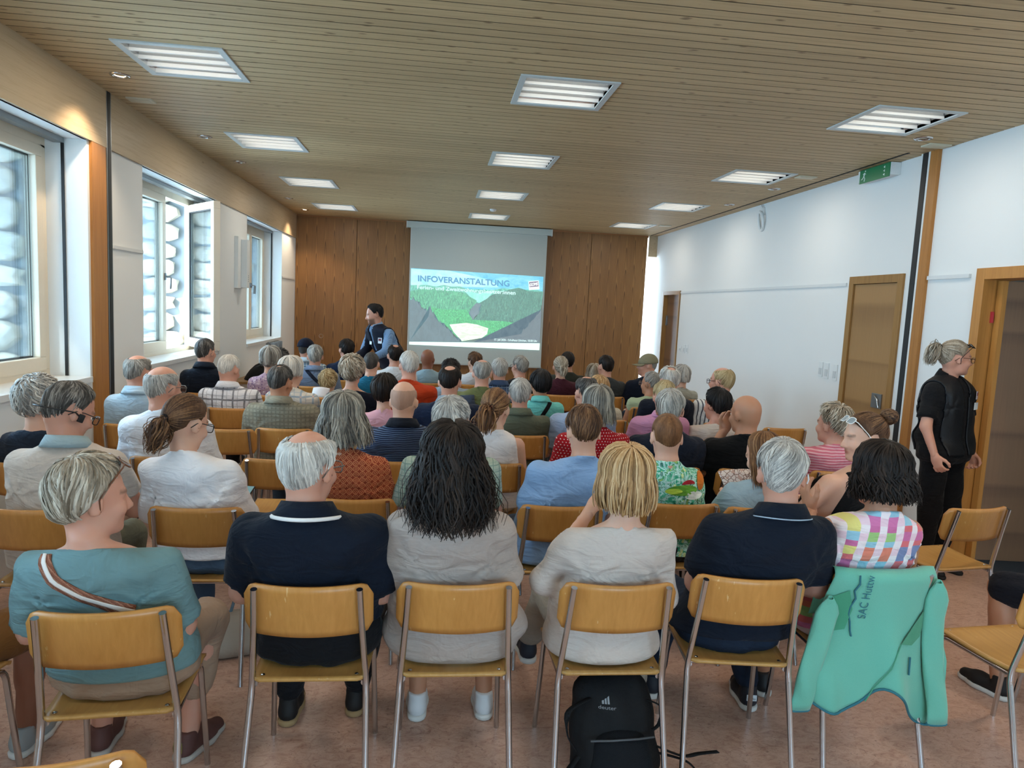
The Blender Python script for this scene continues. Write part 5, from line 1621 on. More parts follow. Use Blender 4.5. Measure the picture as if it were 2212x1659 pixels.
def decal_on_back(info, poly, mat, name, off=0.0025):
    vs = []
    for (x, z) in poly:
        h, nr_ = back_hit(info, x, z)
        if h is None: return None
        vs.append(tuple(h + nr_ * off))
    c = np.mean(vs, axis=0)
    cx, cz = np.mean([p[0] for p in poly]), np.mean([p[1] for p in poly])
    h, nr_ = back_hit(info, cx, cz)
    if h is not None: c = tuple(h + nr_ * off)
    n = len(vs)
    mid = []
    for (x, z) in poly:
        h, nr_ = back_hit(info, (x + cx) / 2, (z + cz) / 2); mid.append(tuple(h + nr_ * off) if h is not None else c)
    fs = [(i, (i + 1) % n, n + (i + 1) % n, n + i) for i in range(n)] + [(n + i, n + (i + 1) % n, 2 * n) for i in range(n)]
    return MB().add(vs + mid + [tuple(c)], fs, True).build(name, mat, info['root'])
# ================================================================== CHAIRS
M_BACK = chair_wood('beech_backrest', '#cb8f4a', '#b47a38', '#e8c998', 0.5, 'Z')
M_SEAT = chair_wood('beech_seat', '#c49655', '#ad8044', '#e0c8a0', 0.35, 'Y')
M_EDGE = plain('plywood_edge', '#c79a5c', 0.5)
def chair_meshes():
    me = {}
    # backrest: bent plywood with rounded corners
    nu, nv = 25, 9
    P = np.zeros((nu, nv, 3))
    for i in range(nu):
        x = -0.208 + 0.416 * i / (nu - 1)
        c = max(0.0, (abs(x) - 0.168) / 0.040)
        hh = 0.091 - 0.040 * (1 - math.sqrt(max(0, 1 - min(c, 1) ** 2)))
        for j in range(nv):
            z = 0.706 + hh * (-1 + 2 * j / (nv - 1))
            y = 0.052 * (x / 0.208) ** 2 - 0.20 * (z - 0.706) + 0.3 * max(0, z - 0.76) ** 1.5
            P[i, j] = (x, y, z)
    b = MB().grid(P, True, 0.011); me['backrest'] = b.mesh('backrest'); me['backrest'].materials.append(M_BACK)
    # seat: dished plywood with rolled front
    nu, nv = 17, 17
    P = np.zeros((nu, nv, 3))
    for i in range(nu):
        for j in range(nv):
            v = j / (nv - 1); y = 0.050 + 0.395 * v
            u = -1 + 2 * i / (nu - 1)
            c = max(0, (abs(v - 0.5) * 2 - 0.80) / 0.20)
            w = (0.186 + 0.018 * v) * (1 - 0.13 * (1 - math.sqrt(max(0, 1 - c * c))))
            z = 0.452 - 0.014 * math.sin(PI * min(v * 1.1, 1)) * (1 - 0.5 * u * u) - 0.034 * max(0, (v - 0.82) / 0.18) ** 2 + 0.010 * v + 0.006 * max(0, (0.12 - v) / 0.12)
            P[i, j] = (u * w, y, z)
    b = MB().grid(P, True, 0.011); me['seat'] = b.mesh('seat'); me['seat'].materials.append(M_SEAT)
    def arc(pts, n=4):
        out = [Vector(pts[0])]
        for i in range(1, len(pts) - 1):
            a, p, c = Vector(pts[i - 1]), Vector(pts[i]), Vector(pts[i + 1])
            r = min(0.045, (a - p).length * 0.4, (c - p).length * 0.4)
            s = p + (a - p).normalized() * r; e = p + (c - p).normalized() * r
            for k in range(n + 1):
                t = k / n; out.append(s.lerp(p, t).lerp(p.lerp(e, t), t))
        out.append(Vector(pts[-1])); return out
    for nm, s in (('l', -1), ('r', 1)):
        pts = arc([(s * 0.166, -0.004, 0.790), (s * 0.172, 0.026, 0.66), (s * 0.188, 0.078, 0.425), (s * 0.204, -0.030, 0.0)])
        m = MB().tube([tuple(p) for p in pts], 0.0112, 10); me['rear' + nm] = m.mesh('leg'); me['rear' + nm].materials.append(M_CHROME)
        pts = arc([(s * 0.180, 0.080, 0.424), (s * 0.184, 0.405, 0.428), (s * 0.198, 0.455, 0.0)])
        m = MB().tube([tuple(p) for p in pts], 0.0105, 10); me['front' + nm] = m.mesh('leg'); me['front' + nm].materials.append(M_CHROME)
    m = MB().tube([(-0.178, 0.11, 0.424), (0.178, 0.11, 0.424)], 0.009, 8)
    me['crossbar'] = m.mesh('crossbar'); me['crossbar'].materials.append(M_CHROME)
    m = MB().lathe([(0.0, 0.003), (0.005, 0.002), (0.007, 0.0)], n=10); me['bolt'] = m.mesh('bolt'); me['bolt'].materials.append(M_CHROME)
    return me
CH = chair_meshes()
def chair(x, y, yaw, label, detail=True):
    e = empty('chair', (x, y, 0), R_(yaw)); tag(e, label, 'chair', 'stackable plywood chairs')
    link('backrest', CH['backrest'], e)
    s = link('seat', CH['seat'], e)
    for k in ('rearl', 'rearr', 'frontl', 'frontr'): link('leg', CH[k], e)
    link('crossbar', CH['crossbar'], e)
    if detail:
        for sx in (-1, 1):
            b = link('bolt', CH['bolt'], s); b.location = (sx * 0.155, 0.085, 0.4545)
            b = link('bolt', CH['bolt'], s); b.location = (sx * 0.160, 0.385, 0.4545)
    return e
# ================================================================== THE AUDIENCE
C = cloth
def tee(name, c, kind='plain', c2=None, c3=None, p=0.02, **k):
    d = dict(mat=cloth(name, kind, c, c2, c3, p)); d.update(k); return d
def polo(name, c, colc=None, **k):
    d = tee(name, c, **{a: k.pop(a) for a in ('kind', 'c2', 'c3', 'p') if a in k})
    d['collar'] = cloth(name + '_collar', 'plain', colc or c); d.setdefault('sleeve', 0.62); d.update(k); return d
def trs(c, kind='cloth', **k):
    d = dict(mat=denim('denim_' + c, c) if kind == 'denim' else cloth('trouser_' + c, 'plain', c)); d.update(k); return d
SHORT = dict(style='short', h=0.014, n=520, len=0.4, w=0.006)
def hs_(**k): d = dict(SHORT); d.update(k); return d
BUZZ = dict(style='buzz', h=0.005)
GL_BLK = (plain('glasses_black', '#16171a', 0.3), glass_mat('lens_clear', (0.95, 0.97, 1.0), 0.3))
GL_BRN = (plain('glasses_brown', '#4a2c1c', 0.3), glass_mat('lens_clear', (0.95, 0.97, 1.0), 0.3))
GL_MET = (plain('glasses_metal', '#7d7a76', 0.3, 0.8), glass_mat('lens_clear', (0.95, 0.97, 1.0), 0.3))
DARKT = trs('#23252b'); BEIGET = trs('#b9a58c'); JEANS = trs('#3c5068', 'denim'); NAVYT = trs('#1d2430')
ROW = {2: 3.2, 3: 4.05, 4: 5.0, 5: 5.85, 6: 6.7, 7: 7.5, 8: 8.2}
def sit(what, x, row, z, seatx=None, short=None, yaw=0, q=None, seaty=None, ychair=True, headdy=0.10, chairlabel=None, **k):
    yb = seaty if seaty is not None else ROW[row]
    sx = x if seatx is None else seatx
    if q is None: q = {1: 2, 2: 2, 3: 1, 4: 1}.get(row, 0)
    if ychair: chair(sx, yb, yaw, chairlabel or ('plywood chair occupied by ' + short), row <= 4)
    return person(what, (sx, yb), (x, yb + headdy, z), yaw=yaw, q=q, **k)
PEOPLE = {}
# ---------------------------------------------------------------- front row
PEOPLE[1] = sit('woman with tousled grey-blond pixie hair, sage-green tee and woven bag strap, looking right', -1.00, 1, 1.235, -0.925, 'the woman in the sage-green tee', 6, seaty=2.03, headdy=0.12,
    fem=True, sw=0.185, wt=1.12, sk='rosy', hyaw=-56, hpitch=4, hs=0.98, eyes=False, hair=dict(style='short', line='women', h=0.030, n=620, len=0.42, w=0.0085, lift=0.35, over=12, swirl=0.5), hc='greyblond',
    shirt=tee('sage_tee', '#6f8f92', sleeve=0.85, loose=0.012, hem=0.53, wide=0.02, drop=0.012), legs=trs('#a58a74', len=0.8, kw=0.17, ankles=[(-0.20, 0.60, 0.09), (0.12, 0.52, 0.09)], shoe=plain('shoe_brown', '#5b3a35', 0.7), sole=plain('sole_grey', '#b9b3ab', 0.6), fyaw=(0, -25)), seed=11)
PEOPLE[2] = sit('elderly man with bald crown and white hair, navy polo with a white collar stripe', -0.40, 1, 1.285, -0.38, 'the white-haired man in the navy polo', seaty=2.22, headdy=0.12,
    sw=0.205, wt=1.22, sk='rosy', hyaw=-24, hpitch=6, hs=1.04, hair=dict(style='short', line='men', h=0.020, n=700, len=0.7, w=0.0055, lift=0.25, over=26, swirl=0.1, bald=(8, 44, 1)), hc='white', mkglasses=GL_MET,
    shirt=polo('navy_polo_white', '#0d1726', sleeve=0.85, sl_r=0.026, loose=0.016, hem=0.595, piping=plain('white_piping', '#e8e8e6', 0.7), pipr=0.007), legs=trs('#15161a', kw=0.16, ankles=[(-0.16, 0.56, 0.09), (0.10, 0.62, 0.09)], shoe=plain('shoe_black', '#151313', 0.7), sole=plain('sole_jute', '#a58860', 0.8)), seed=12)
PEOPLE[3] = sit('woman with long curly dark brown hair and loose taupe tee', 0.07, 1, 1.325, 0.11, 'the woman with long dark curls', seaty=2.24, headdy=0.11,
    fem=True, sw=0.175, wt=1.12, sk='tan', hyaw=10, hpitch=4, hs=1.0, hair=dict(style='curlylong', line='women', h=0.034, n=760, len=0.245, w=0.0075, curl=0.020, cf=13, flare=0.30, inn=0.05, dep=84, backward=-0.05, open=70), hc='dark',
    shirt=tee('taupe_tee', '#b3a69e', 'heather', '#a09389', sleeve=0.80, sl_r=0.034, loose=0.026, hem=0.46), legs=trs('#d8d4ce', kw=0.13, len=0.55, ankles=[(-0.13, 0.56, 0.09), (0.15, 0.56, 0.09)], shoe=plain('shoe_white', '#d8d8d8', 0.6)), seed=13)
PEOPLE[4] = sit('woman with a straight blonde bob and beige long-sleeved top, legs crossed', 0.68, 1, 1.265, 0.665, 'the woman with the blonde bob', seaty=2.24, headdy=0.11,
    fem=True, sw=0.168, wt=1.04, sk='fair', hyaw=8, hpitch=6, hs=0.99, hair=dict(style='bob', line='women', h=0.028, n=800, len=0.125, w=0.0065, flare=0.34, inn=0.42, dep=86, open=68, tip=0.8, bands=14), hc='blonde',
    shirt=tee('beige_longsleeve', '#cfc3b9', 'heather', '#bdb0a6', sleeve=1.55, sl_r=0.012, loose=0.012, hem=0.46, wide=0.022, drop=0.016), arms={'L': ((-0.24, 0.20, 0.74), (-0.05, 0.30, 0.98)), 'R': 'lap'},
    legs=trs('#9a9082', kw=0.12, len=0.93, knees=[(-0.16, 0.52, 0.56), (0.14, 0.56, 0.49)], ankles=[(-0.20, 0.74, 0.24), (0.28, 0.60, 0.09)], shoe=plain('shoe_navy', '#20242e', 0.7), sole=plain('sole_white', '#d8d6d0', 0.6)), seed=14)
PEOPLE[5] = sit('man with thick silver-grey hair and navy polo with thin pale collar piping', 1.295, 1, 1.293, 1.16, 'the silver-haired man in the navy polo', -7, seaty=2.30, headdy=0.12,
    sw=0.200, wt=1.12, sk='rosy', hyaw=-12, hpitch=6, hs=1.02, hair=dict(style='short', line='men', h=0.022, n=760, len=0.42, w=0.0060, lift=0.2, swirl=0.6, comb=0.4), hc='silver',
    shirt=polo('navy_polo_piped', '#0f1826', sleeve=0.78, sl_r=0.022, loose=0.014, hem=0.52, piping=plain('pale_piping', '#9fb4c8', 0.7), pipr=0.0025), legs=trs('#1e2a3c', 'denim', kw=0.15, ankles=[(-0.20, 0.62, 0.09), (0.22, 0.56, 0.09)], shoe=plain('shoe_navy_white', '#171b26', 0.6), sole=plain('sole_white', '#d8d6d0', 0.6)), seed=15)
PEOPLE[6] = sit('woman with wavy dark bob and sleeveless top of colourful checks', 1.70, 1, 1.285, 1.735, 'the woman in colourful checks, under a mint jacket', seaty=2.37, headdy=0.08,
    fem=True, sw=0.188, wt=1.24, sk='tan', hyaw=10, hpitch=8, hs=1.0, hair=dict(style='bob', line='women', h=0.022, n=640, len=0.12, w=0.0085, curl=0.016, cf=10, flare=0.22, inn=0.10, dep=86, open=66, bands=9), hc='dark',
    shirt=tee('check_top', '#ffffff', 'patch', p=0.068, sleeve=0, loose=0.010, hem=0.50, tankin=0.008, tank=0.10, drop=0.008), arms={'L': ((-0.27, 0.16, 0.77), (-0.14, 0.34, 0.94)), 'R': 'lap', 'hL': dict(curl=0.3, dir=(-0.25, 0.35, 0.9), up=(-1, 0, 0))},
    legs=trs('#d9c9cf', kw=0.16, len=0.6), seed=16)
# ---------------------------------------------------------------- second row
PEOPLE[7] = sit('man with greying hair, black glasses, headset and beige polo, looking down', -1.555, 2, 1.30, -1.64, 'the man in the beige polo', seaty=3.0, headdy=0.26,
    sw=0.195, wt=1.12, sk='rosy', hyaw=-38, hpitch=26, hs=1.02, hair=hs_(h=0.016, n=640, len=0.35, lift=0.3), hc='salt', mkglasses=GL_BLK,
    shirt=polo('beige_polo', '#ccc1b6', '#9fb6bd', loose=0.014), legs=trs('#6f705e', kw=0.15), arms={'B': 'phone'}, seed=17)
PEOPLE[8] = sit('woman with low brown ponytail, glasses and white long-sleeved top', -1.075, 2, 1.265, -1.005, 'the woman with the brown ponytail, diagonally scratched', seaty=3.06, headdy=0.18,
    fem=True, sw=0.172, wt=1.05, sk='fair', hyaw=-30, hpitch=18, hs=1.0, hair=dict(style='pony', line='tied', h=0.013, w=0.006, tie=(0.0, -0.94, -0.30), len=0.15, curl=0.010, fat=1.0, drop=6.0, lift=-0.9), hc='brown', mkglasses=GL_BLK,
    shirt=tee('white_longsleeve', '#eeeef1', sleeve=1.6, loose=0.018, sl_r=0.016, hem=0.53), arms={'B': 'phone'}, legs=trs('#4f6884', 'denim', kw=0.14), seed=18)
PEOPLE[9] = sit('woman with shoulder-length wavy grey hair and rust lattice-print blouse', -0.42, 2, 1.29, -0.36, 'the woman in the rust patterned blouse', seaty=3.24,
    fem=True, sw=0.170, wt=1.05, sk='fair', hyaw=6, hpitch=6, hair=dict(style='curlylong', line='women', h=0.030, n=560, len=0.15, w=0.0075, curl=0.009, cf=8, flare=0.42, dep=86, open=66), hc='longgrey',
    shirt=tee('rust_lattice', '#8a3a26', 'lattice', '#d98a5e', '#a5482e', 0.028, sleeve=0.7, loose=0.014), legs=DARKT, seed=19)
PEOPLE[10] = sit('man with cropped grey hair and glasses, pale green checked shirt', 0.10, 2, 1.29, 0.09, 'the man in the pale green checked shirt', headdy=0.12,
    sw=0.19, wt=1.08, sk='rosy', hyaw=-38, hpitch=8, hair=hs_(h=0.016, n=640, len=0.3, lift=0.5), hc='silver', mkglasses=GL_BRN,
    shirt=polo('green_check', '#a9b5a4', 'plain' and '#a9b5a4', kind='plaid', c2='#6c8a80', p=0.03, sleeve=0.8), legs=BEIGET, seed=20)
PEOPLE[11] = sit('young man with short brown hair and light blue tee', 0.73, 2, 1.27, 0.63, 'the young man in the light blue tee', headdy=0.12, seaty=3.18,
    sw=0.19, wt=1.15, sk='fair', hyaw=-2, hpitch=16, hs=0.98, hair=hs_(h=0.020, n=640, len=0.34, lift=0.5), hc='brown',
    shirt=tee('light_blue_tee', '#92b3da', 'heather', '#83a5cf', sleeve=0.75, loose=0.018, hem=0.46), legs=trs('#20242c', kw=0.16), seed=21)
PEOPLE[12] = sit('boy with a close-cropped head and bright jungle-print tee', 1.17, 2, 1.235, 1.25, 'the boy in the jungle-print tee', seaty=3.25,
    sw=0.155, wt=0.95, sk='fair', hyaw=-8, hpitch=6, hs=0.97, hair=dict(BUZZ), hc='redbrown',
    shirt=tee('jungle_tee', '#2a8a6a', 'jungle', sleeve=0.7, loose=0.014), legs=DARKT, seed=22)
PEOPLE[13] = sit('girl with long brown hair and light blue top, reading a booklet', 1.68, 2, 1.145, 1.66, 'the girl reading a booklet', seaty=3.2, headdy=0.2,
    fem=True, sw=0.150, wt=0.92, sk='fair', hyaw=30, hpitch=24, hs=0.94, hair=dict(style='long', line='women', h=0.014, n=480, len=0.20, w=0.006, flare=0.10, dep=88, open=70), hc='redbrown',
    shirt=tee('pale_blue_tee', '#a0b9c6', sleeve=0.7), arms={'B': 'phone'}, legs=DARKT, seed=23)
PEOPLE[14] = sit('woman with messy brown bun, white sunglasses on her head and black tank top', 2.15, 2, 1.285, 2.12, 'the woman in the black tank top', 26, seaty=3.15, headdy=0.10,
    fem=True, sw=0.178, wt=1.2, sk='fair', hyaw=56, hpitch=8, hs=0.98, eyes=False, hair=dict(style='bun', line='tied', h=0.016, w=0.0065, tie=(0.0, -0.86, 0.50), br=0.040), hc='brown',
    shirt=tee('black_tank', '#101113', sleeve=0, tankin=0.05, tank=0.1, drop=0.03, wide=0.01), legs=trs('#23252b', knees=[(0.06, 0.58, 0.50), (0.32, 0.50, 0.50)], ankles=[(0.08, 0.56, 0.09), (0.34, 0.48, 0.09)], fyaw=(-24, -24)), arms={'L': ((-0.25, 0.20, 0.73), (-0.06, 0.40, 0.78)), 'R': ((0.22, 0.20, 0.73), (0.05, 0.42, 0.76))}, seed=24)
# ---------------------------------------------------------------- third row
PEOPLE[15] = sit('woman with curly silver hair and dark navy top by the near window', -2.06, 3, 1.25, -2.08, 'the silver-curled woman by the window', seaty=3.80, headdy=0.1,
    fem=True, sw=0.165, sk='fair', hyaw=-10, hpitch=6, hair=dict(style='short', line='women', h=0.036, n=560, len=0.4, w=0.0075, curl=0.010, over=20, lift=0.3), hc='silver',
    shirt=tee('navy_top', '#222c3a', sleeve=0.6, wide=0.02, drop=0.012), legs=DARKT, seed=25)
PEOPLE[16] = sit('elderly balding man with glasses and white tee', -1.53, 3, 1.295, -1.48, 'the balding man in the white tee', seaty=4.02, headdy=0.14,
    sw=0.20, wt=1.15, sk='rosy', hyaw=-26, hpitch=6, hs=1.03, hair=dict(style='short', h=0.012, n=420, len=0.5, w=0.006, over=12, bald=(12, 52, 1)), hc='silver', mkglasses=GL_MET,
    shirt=tee('white_tee', '#e4e7ec', sleeve=0.9, loose=0.018, sl_r=0.022), legs=JEANS, seed=26)
PEOPLE[17] = sit('bald man in a navy pinstriped polo', -0.17, 3, 1.26, -0.20, 'the bald man in the striped navy polo', sw=0.20, wt=1.1, sk='fair', hyaw=-10, hpitch=6,
    hair=dict(style='buzz', h=0.003, bald=(6, 62, 1)), hc='stubble', shirt=polo('navy_stripe_polo', '#17213a', '#121824', kind='hstripe', c2='#5a6c88', p=0.011, sleeve=0.7), legs=DARKT, seed=27)
PEOPLE[18] = sit('woman with reddish brown ponytail and sleeveless white top', 0.38, 3, 1.24, 0.36, 'the woman in the sleeveless white top', fem=True, sw=0.160, sk='fair', hyaw=-22, hpitch=6,
    hair=dict(style='pony', line='tied', h=0.013, w=0.006, tie=(-0.05, -0.95, -0.25), len=0.17, tiec='#4a1826', fat=1.1), hc='redbrown', shirt=tee('white_sleeveless', '#ece4e0', sleeve=0, tankin=0.02, tank=0.2), legs=BEIGET, seed=28)
PEOPLE[19] = sit('woman with straight grey hair and red polka-dot blouse', 1.00, 3, 1.28, 0.99, 'the woman in the red polka-dot blouse', fem=True, sw=0.185, wt=1.15, sk='fair', hyaw=4, hpitch=5,
    hair=dict(style='long', line='women', h=0.024, n=520, len=0.13, w=0.0065, flare=0.2, dep=88), hc='longgrey', shirt=tee('red_dots', '#a5161f', 'dots', '#f0d8d4', None, 0.018, sleeve=0.9, sl_r=0.024), legs=DARKT, seed=29)
PEOPLE[20] = sit('man with straight grey hair and glasses in a dark navy tee', 1.46, 3, 1.275, 1.46, 'the grey-haired man in the dark navy tee', sw=0.20, wt=1.08, sk='rosy', hyaw=-24, hpitch=6,
    hair=hs_(h=0.024, n=560, len=0.5, over=14), hc='silver', mkglasses=GL_BLK, shirt=tee('dark_navy_tee', '#1a2130', sleeve=0.7), legs=JEANS, seed=30)
PEOPLE[21] = sit('bald tanned man in a black tee, hand at his chin', 1.95, 3, 1.25, 1.97, 'the bald man in the black tee', sw=0.195, wt=1.08, sk='tan', hyaw=22, hpitch=4, hs=1.03,
    shirt=tee('black_tee', '#0e0f11', sleeve=0.75), legs=DARKT, arms={'L': ((-0.24, 0.20, 0.74), (-0.09, 0.24, 1.00)), 'R': 'lap', 'hL': dict(curl=0.5, dir=(0.3, 0.1, 0.7), up=(0, 1, 0))}, seed=31)
PEOPLE[22] = sit('woman with spiky short grey-blond hair and pink striped tee', 2.54, 3, 1.215, 2.58, 'the woman in the pink striped tee', fem=True, sw=0.175, wt=1.15, sk='rosy', hyaw=24, hpitch=2, q=2,
    hair=dict(style='short', line='tied', h=0.030, n=520, len=0.3, w=0.007, lift=0.9), hc='greyblond', shirt=tee('pink_stripe', '#cf6f80', 'hstripe', '#e3b0b6', None, 0.018, sleeve=0.7, loose=0.016), legs=DARKT, seed=32)
# ---------------------------------------------------------------- fourth row
PEOPLE[23] = sit('balding grey-haired man in a light blue shirt beside the wooden post', -2.04, 4, 1.27, -2.06, 'the man in the light blue shirt by the post', sw=0.185, sk='rosy', hyaw=-20, hpitch=6,
    hair=dict(style='short', h=0.010, n=380, len=0.4, w=0.006, bald=(10, 40, 1)), hc='grey', shirt=polo('light_blue_shirt', '#bcd2df', sleeve=0.9), legs=BEIGET, seed=33)
PEOPLE[24] = sit('man with brown-grey hair in an olive crinkled check shirt', -1.08, 4, 1.235, -1.04, 'the man in the olive crinkled shirt', sw=0.21, wt=1.2, sk='tan', hyaw=-14, hpitch=8, q=2,
    hair=hs_(h=0.014, n=420, bald=(16, 14)), hc='darkgrey', shirt=polo('olive_seersucker', '#8f8a78', kind='seersucker', c2='#6f6b5c', p=0.028, sleeve=0.85, loose=0.018), legs=JEANS, seed=34)
PEOPLE[25] = sit('woman with short dark brown hair in a pink tee', -0.35, 4, 1.21, -0.35, 'the dark-haired woman in the pink tee', fem=True, sw=0.165, wt=1.05, sk='fair', hyaw=-6, hpitch=5,
    hair=dict(style='short', line='women', h=0.032, n=420, len=0.5, w=0.008, over=12), hc='dark', shirt=tee('pale_pink_tee', '#d8a3ae', sleeve=0.6), legs=DARKT, seed=35)
PEOPLE[26] = sit('man with a round bald crown and dark hair in a navy jacket', 0.12, 4, 1.28, 0.13, 'the man in the navy jacket', sw=0.205, wt=1.1, sk='rosy', hyaw=-8, hpitch=10,
    hair=hs_(h=0.013, n=420, bald=(26, 30)), hc='dark', shirt=polo('navy_jacket', '#16243e', '#8fa0ac', sleeve=1.7), legs=JEANS, seed=36)
PEOPLE[27] = sit('man with cropped silver hair in an olive polo', 0.64, 4, 1.21, 0.66, 'the man in the olive polo', sw=0.19, wt=1.08, sk='rosy', hyaw=-8, hpitch=4,
    hair=hs_(h=0.012, n=420), hc='silver', shirt=polo('olive_polo', '#5c6150', sleeve=0.7), legs=BEIGET, seed=37)
PEOPLE[28] = sit('man with receding dark hair in a pale blue shirt behind the red polka dots', 1.13, 4, 1.24, 1.12, 'the man in the pale blue shirt', sw=0.20, wt=1.1, sk='rosy', hyaw=14, hpitch=10,
    hair=hs_(h=0.013, n=380, bald=(8, 30, 1)), hc='darkgrey', shirt=polo('pale_blue_shirt', '#a3b8d6', sleeve=0.9), legs=DARKT, seed=38)
PEOPLE[29] = sit('man with sandy hair in a mauve-pink shirt', 1.74, 4, 1.235, 1.70, 'the man in the mauve-pink shirt', sw=0.18, sk='rosy', hyaw=-6, hpitch=6,
    hair=hs_(h=0.016, n=380), hc='sandy', shirt=polo('mauve_shirt', '#cb8fae', sleeve=0.8), legs=BEIGET, seed=39)
PEOPLE[30] = sit('woman with short black hair in a cream long-sleeved tee', 2.16, 4, 1.195, 2.22, 'the black-haired woman in the cream tee', fem=True, sw=0.165, sk='rosy', hyaw=24, hpitch=4,
    hair=dict(style='short', line='women', h=0.028, n=420, len=0.6, w=0.008, over=14), hc='black', shirt=tee('cream_tee', '#d8ccc0', sleeve=1.2, wide=0.018, drop=0.01), legs=DARKT, seed=40)
# ---------------------------------------------------------------- fifth row
PEOPLE[31] = sit('white-haired man in a white shirt with dark window-pane checks, leaning forward', -1.69, 5, 1.215, -1.64, 'the man in the window-pane check shirt', headdy=0.22, q=1, sw=0.20, wt=1.05, sk='rosy', hyaw=-20, hpitch=20,
    hair=hs_(h=0.010, n=380), hc='white', shirt=polo('windowpane_shirt', '#dddce0', kind='plaid', c2='#55565e', p=0.085, sleeve=0.9, loose=0.018), arms={'B': 'phone'}, legs=DARKT, seed=41)
PEOPLE[32] = sit('man in a black-navy tee sitting below the open window', -2.13, 6, 1.30, -2.09, 'the man below the open window', sw=0.19, wt=1.05, sk='rosy', hyaw=-18, hpitch=2, q=1,
    hair=hs_(h=0.012, n=380), hc='darkgrey', mkglasses=GL_MET, shirt=polo('black_navy_tee', '#111a28', sleeve=0.7), legs=JEANS, seed=42)
PEOPLE[33] = sit('woman with a voluminous blond-grey wavy bob and dark navy top', -0.68, 5, 1.27, -0.66, 'the woman with the wavy blond-grey bob', fem=True, sw=0.17, wt=1.1, sk='fair', hyaw=-4, hpitch=4, q=1,
    hair=dict(style='short', line='women', h=0.040, n=520, len=0.45, w=0.009, curl=0.009, over=22, lift=0.3), hc='greyblond', shirt=tee('dark_navy_top', '#141c2c', sleeve=0.8, wide=0.03, drop=0.02), legs=DARKT, seed=43)
PEOPLE[34] = sit('small child with curly blond hair and lime top', -1.00, 6, 1.055, -1.00, 'the child with blond curls', fem=True, sw=0.13, wt=0.8, sk='fair', hs=0.9, hyaw=-6, hpitch=6,
    hair=dict(style='short', line='women', h=0.028, n=420, len=0.4, w=0.008, curl=0.010, over=20), hc='sandy', shirt=tee('lime_top', '#a9c46a', sleeve=0.5), legs=JEANS, seed=44)
PEOPLE[35] = sit('man with short white hair in a bright orange-red tee', -0.21, 5, 1.32, -0.20, 'the man in the orange-red tee', sw=0.195, wt=1.08, sk='rosy', hyaw=12, hpitch=4, q=1,
    hair=hs_(h=0.013, n=420), hc='white', shirt=tee('orange_red_tee', '#c2401c', sleeve=0.7), legs=BEIGET, seed=45)
PEOPLE[36] = sit('man with cropped grey hair, olive tee and blue-grey sweater round his shoulders', 0.41, 5, 1.27, 0.40, 'the man in olive with a sweater on his shoulders', sw=0.20, wt=1.1, sk='rosy', hyaw=-2, hpitch=8, q=1,
    hair=hs_(h=0.007, n=300, bald=(10, 34, 1)), hc='grey', shirt=tee('olive_tee', '#6d7248', sleeve=0.7), legs=DARKT, seed=46)
PEOPLE[37] = sit('woman with smooth black hair in a turquoise polo with a black strap', 0.92, 5, 1.21, 0.94, 'the woman in turquoise', fem=True, sw=0.17, wt=1.08, sk='tan', hyaw=8, hpitch=6, q=1,
    hair=dict(style='short', line='women', h=0.028, n=380, len=0.6, w=0.008, over=10), hc='black', shirt=polo('turquoise_polo', '#72cac3', sleeve=0.8), legs=DARKT, seed=47)
PEOPLE[38] = sit('person with short golden-blond hair in a cream jacket', 1.44, 5, 1.18, 1.50, 'the person in the cream jacket', fem=True, sw=0.17, sk='fair', hyaw=-10, hpitch=6,
    hair=dict(style='short', line='women', h=0.022, n=300, len=0.5, w=0.008), hc='blonde', shirt=polo('cream_jacket', '#c3bba6', sleeve=1.7), legs=JEANS, seed=48)
PEOPLE[39] = sit('man with fluffy white hair around a pink bald spot, navy shirt', 2.07, 5, 1.27, 2.06, 'the man with the fluffy white hair', sw=0.195, sk='rosy', hyaw=-4, hpitch=8, q=1,
    hair=dict(style='short', h=0.022, n=420, len=0.5, w=0.007, lift=0.6, bald=(24, 26)), hc='white', shirt=tee('navy_shirt', '#161d2b', sleeve=0.8), legs=DARKT, seed=49)
PEOPLE[40] = sit('balding man with combed-over sandy hair, glasses and white striped shirt near the right wall', 2.55, 5, 1.285, 2.58, 'the man in the white striped shirt', sw=0.19, sk='rosy', hyaw=38, hpitch=2, q=1, hs=1.05,
    hair=dict(style='short', h=0.014, n=420, len=0.6, w=0.007, over=10, bald=(-10, 44, 1)), hc='sandy', mkglasses=GL_BLK, shirt=polo('white_vstripe', '#dcdcd8', kind='vstripe', c2='#4e5058', p=0.03, sleeve=0.9), legs=BEIGET, seed=50)
PEOPLE[41] = sit('white-haired woman in a cream and pale blue checked blouse, holding a paper', -1.17, 5, 1.235, -1.18, 'the white-haired woman with the paper', fem=True, sw=0.17, wt=1.05, sk='fair', hyaw=-30, hpitch=8, q=1,
    hair=dict(style='bob', line='women', h=0.028, n=420, len=0.05, w=0.008, flare=0.2, inn=0.4), hc='white', shirt=tee('cream_blue_check', '#e2dacd', 'plaid', '#8fa9bd', '#e0b8a4', 0.09, sleeve=0.9), arms={'B': 'phone'}, legs=BEIGET, seed=51)
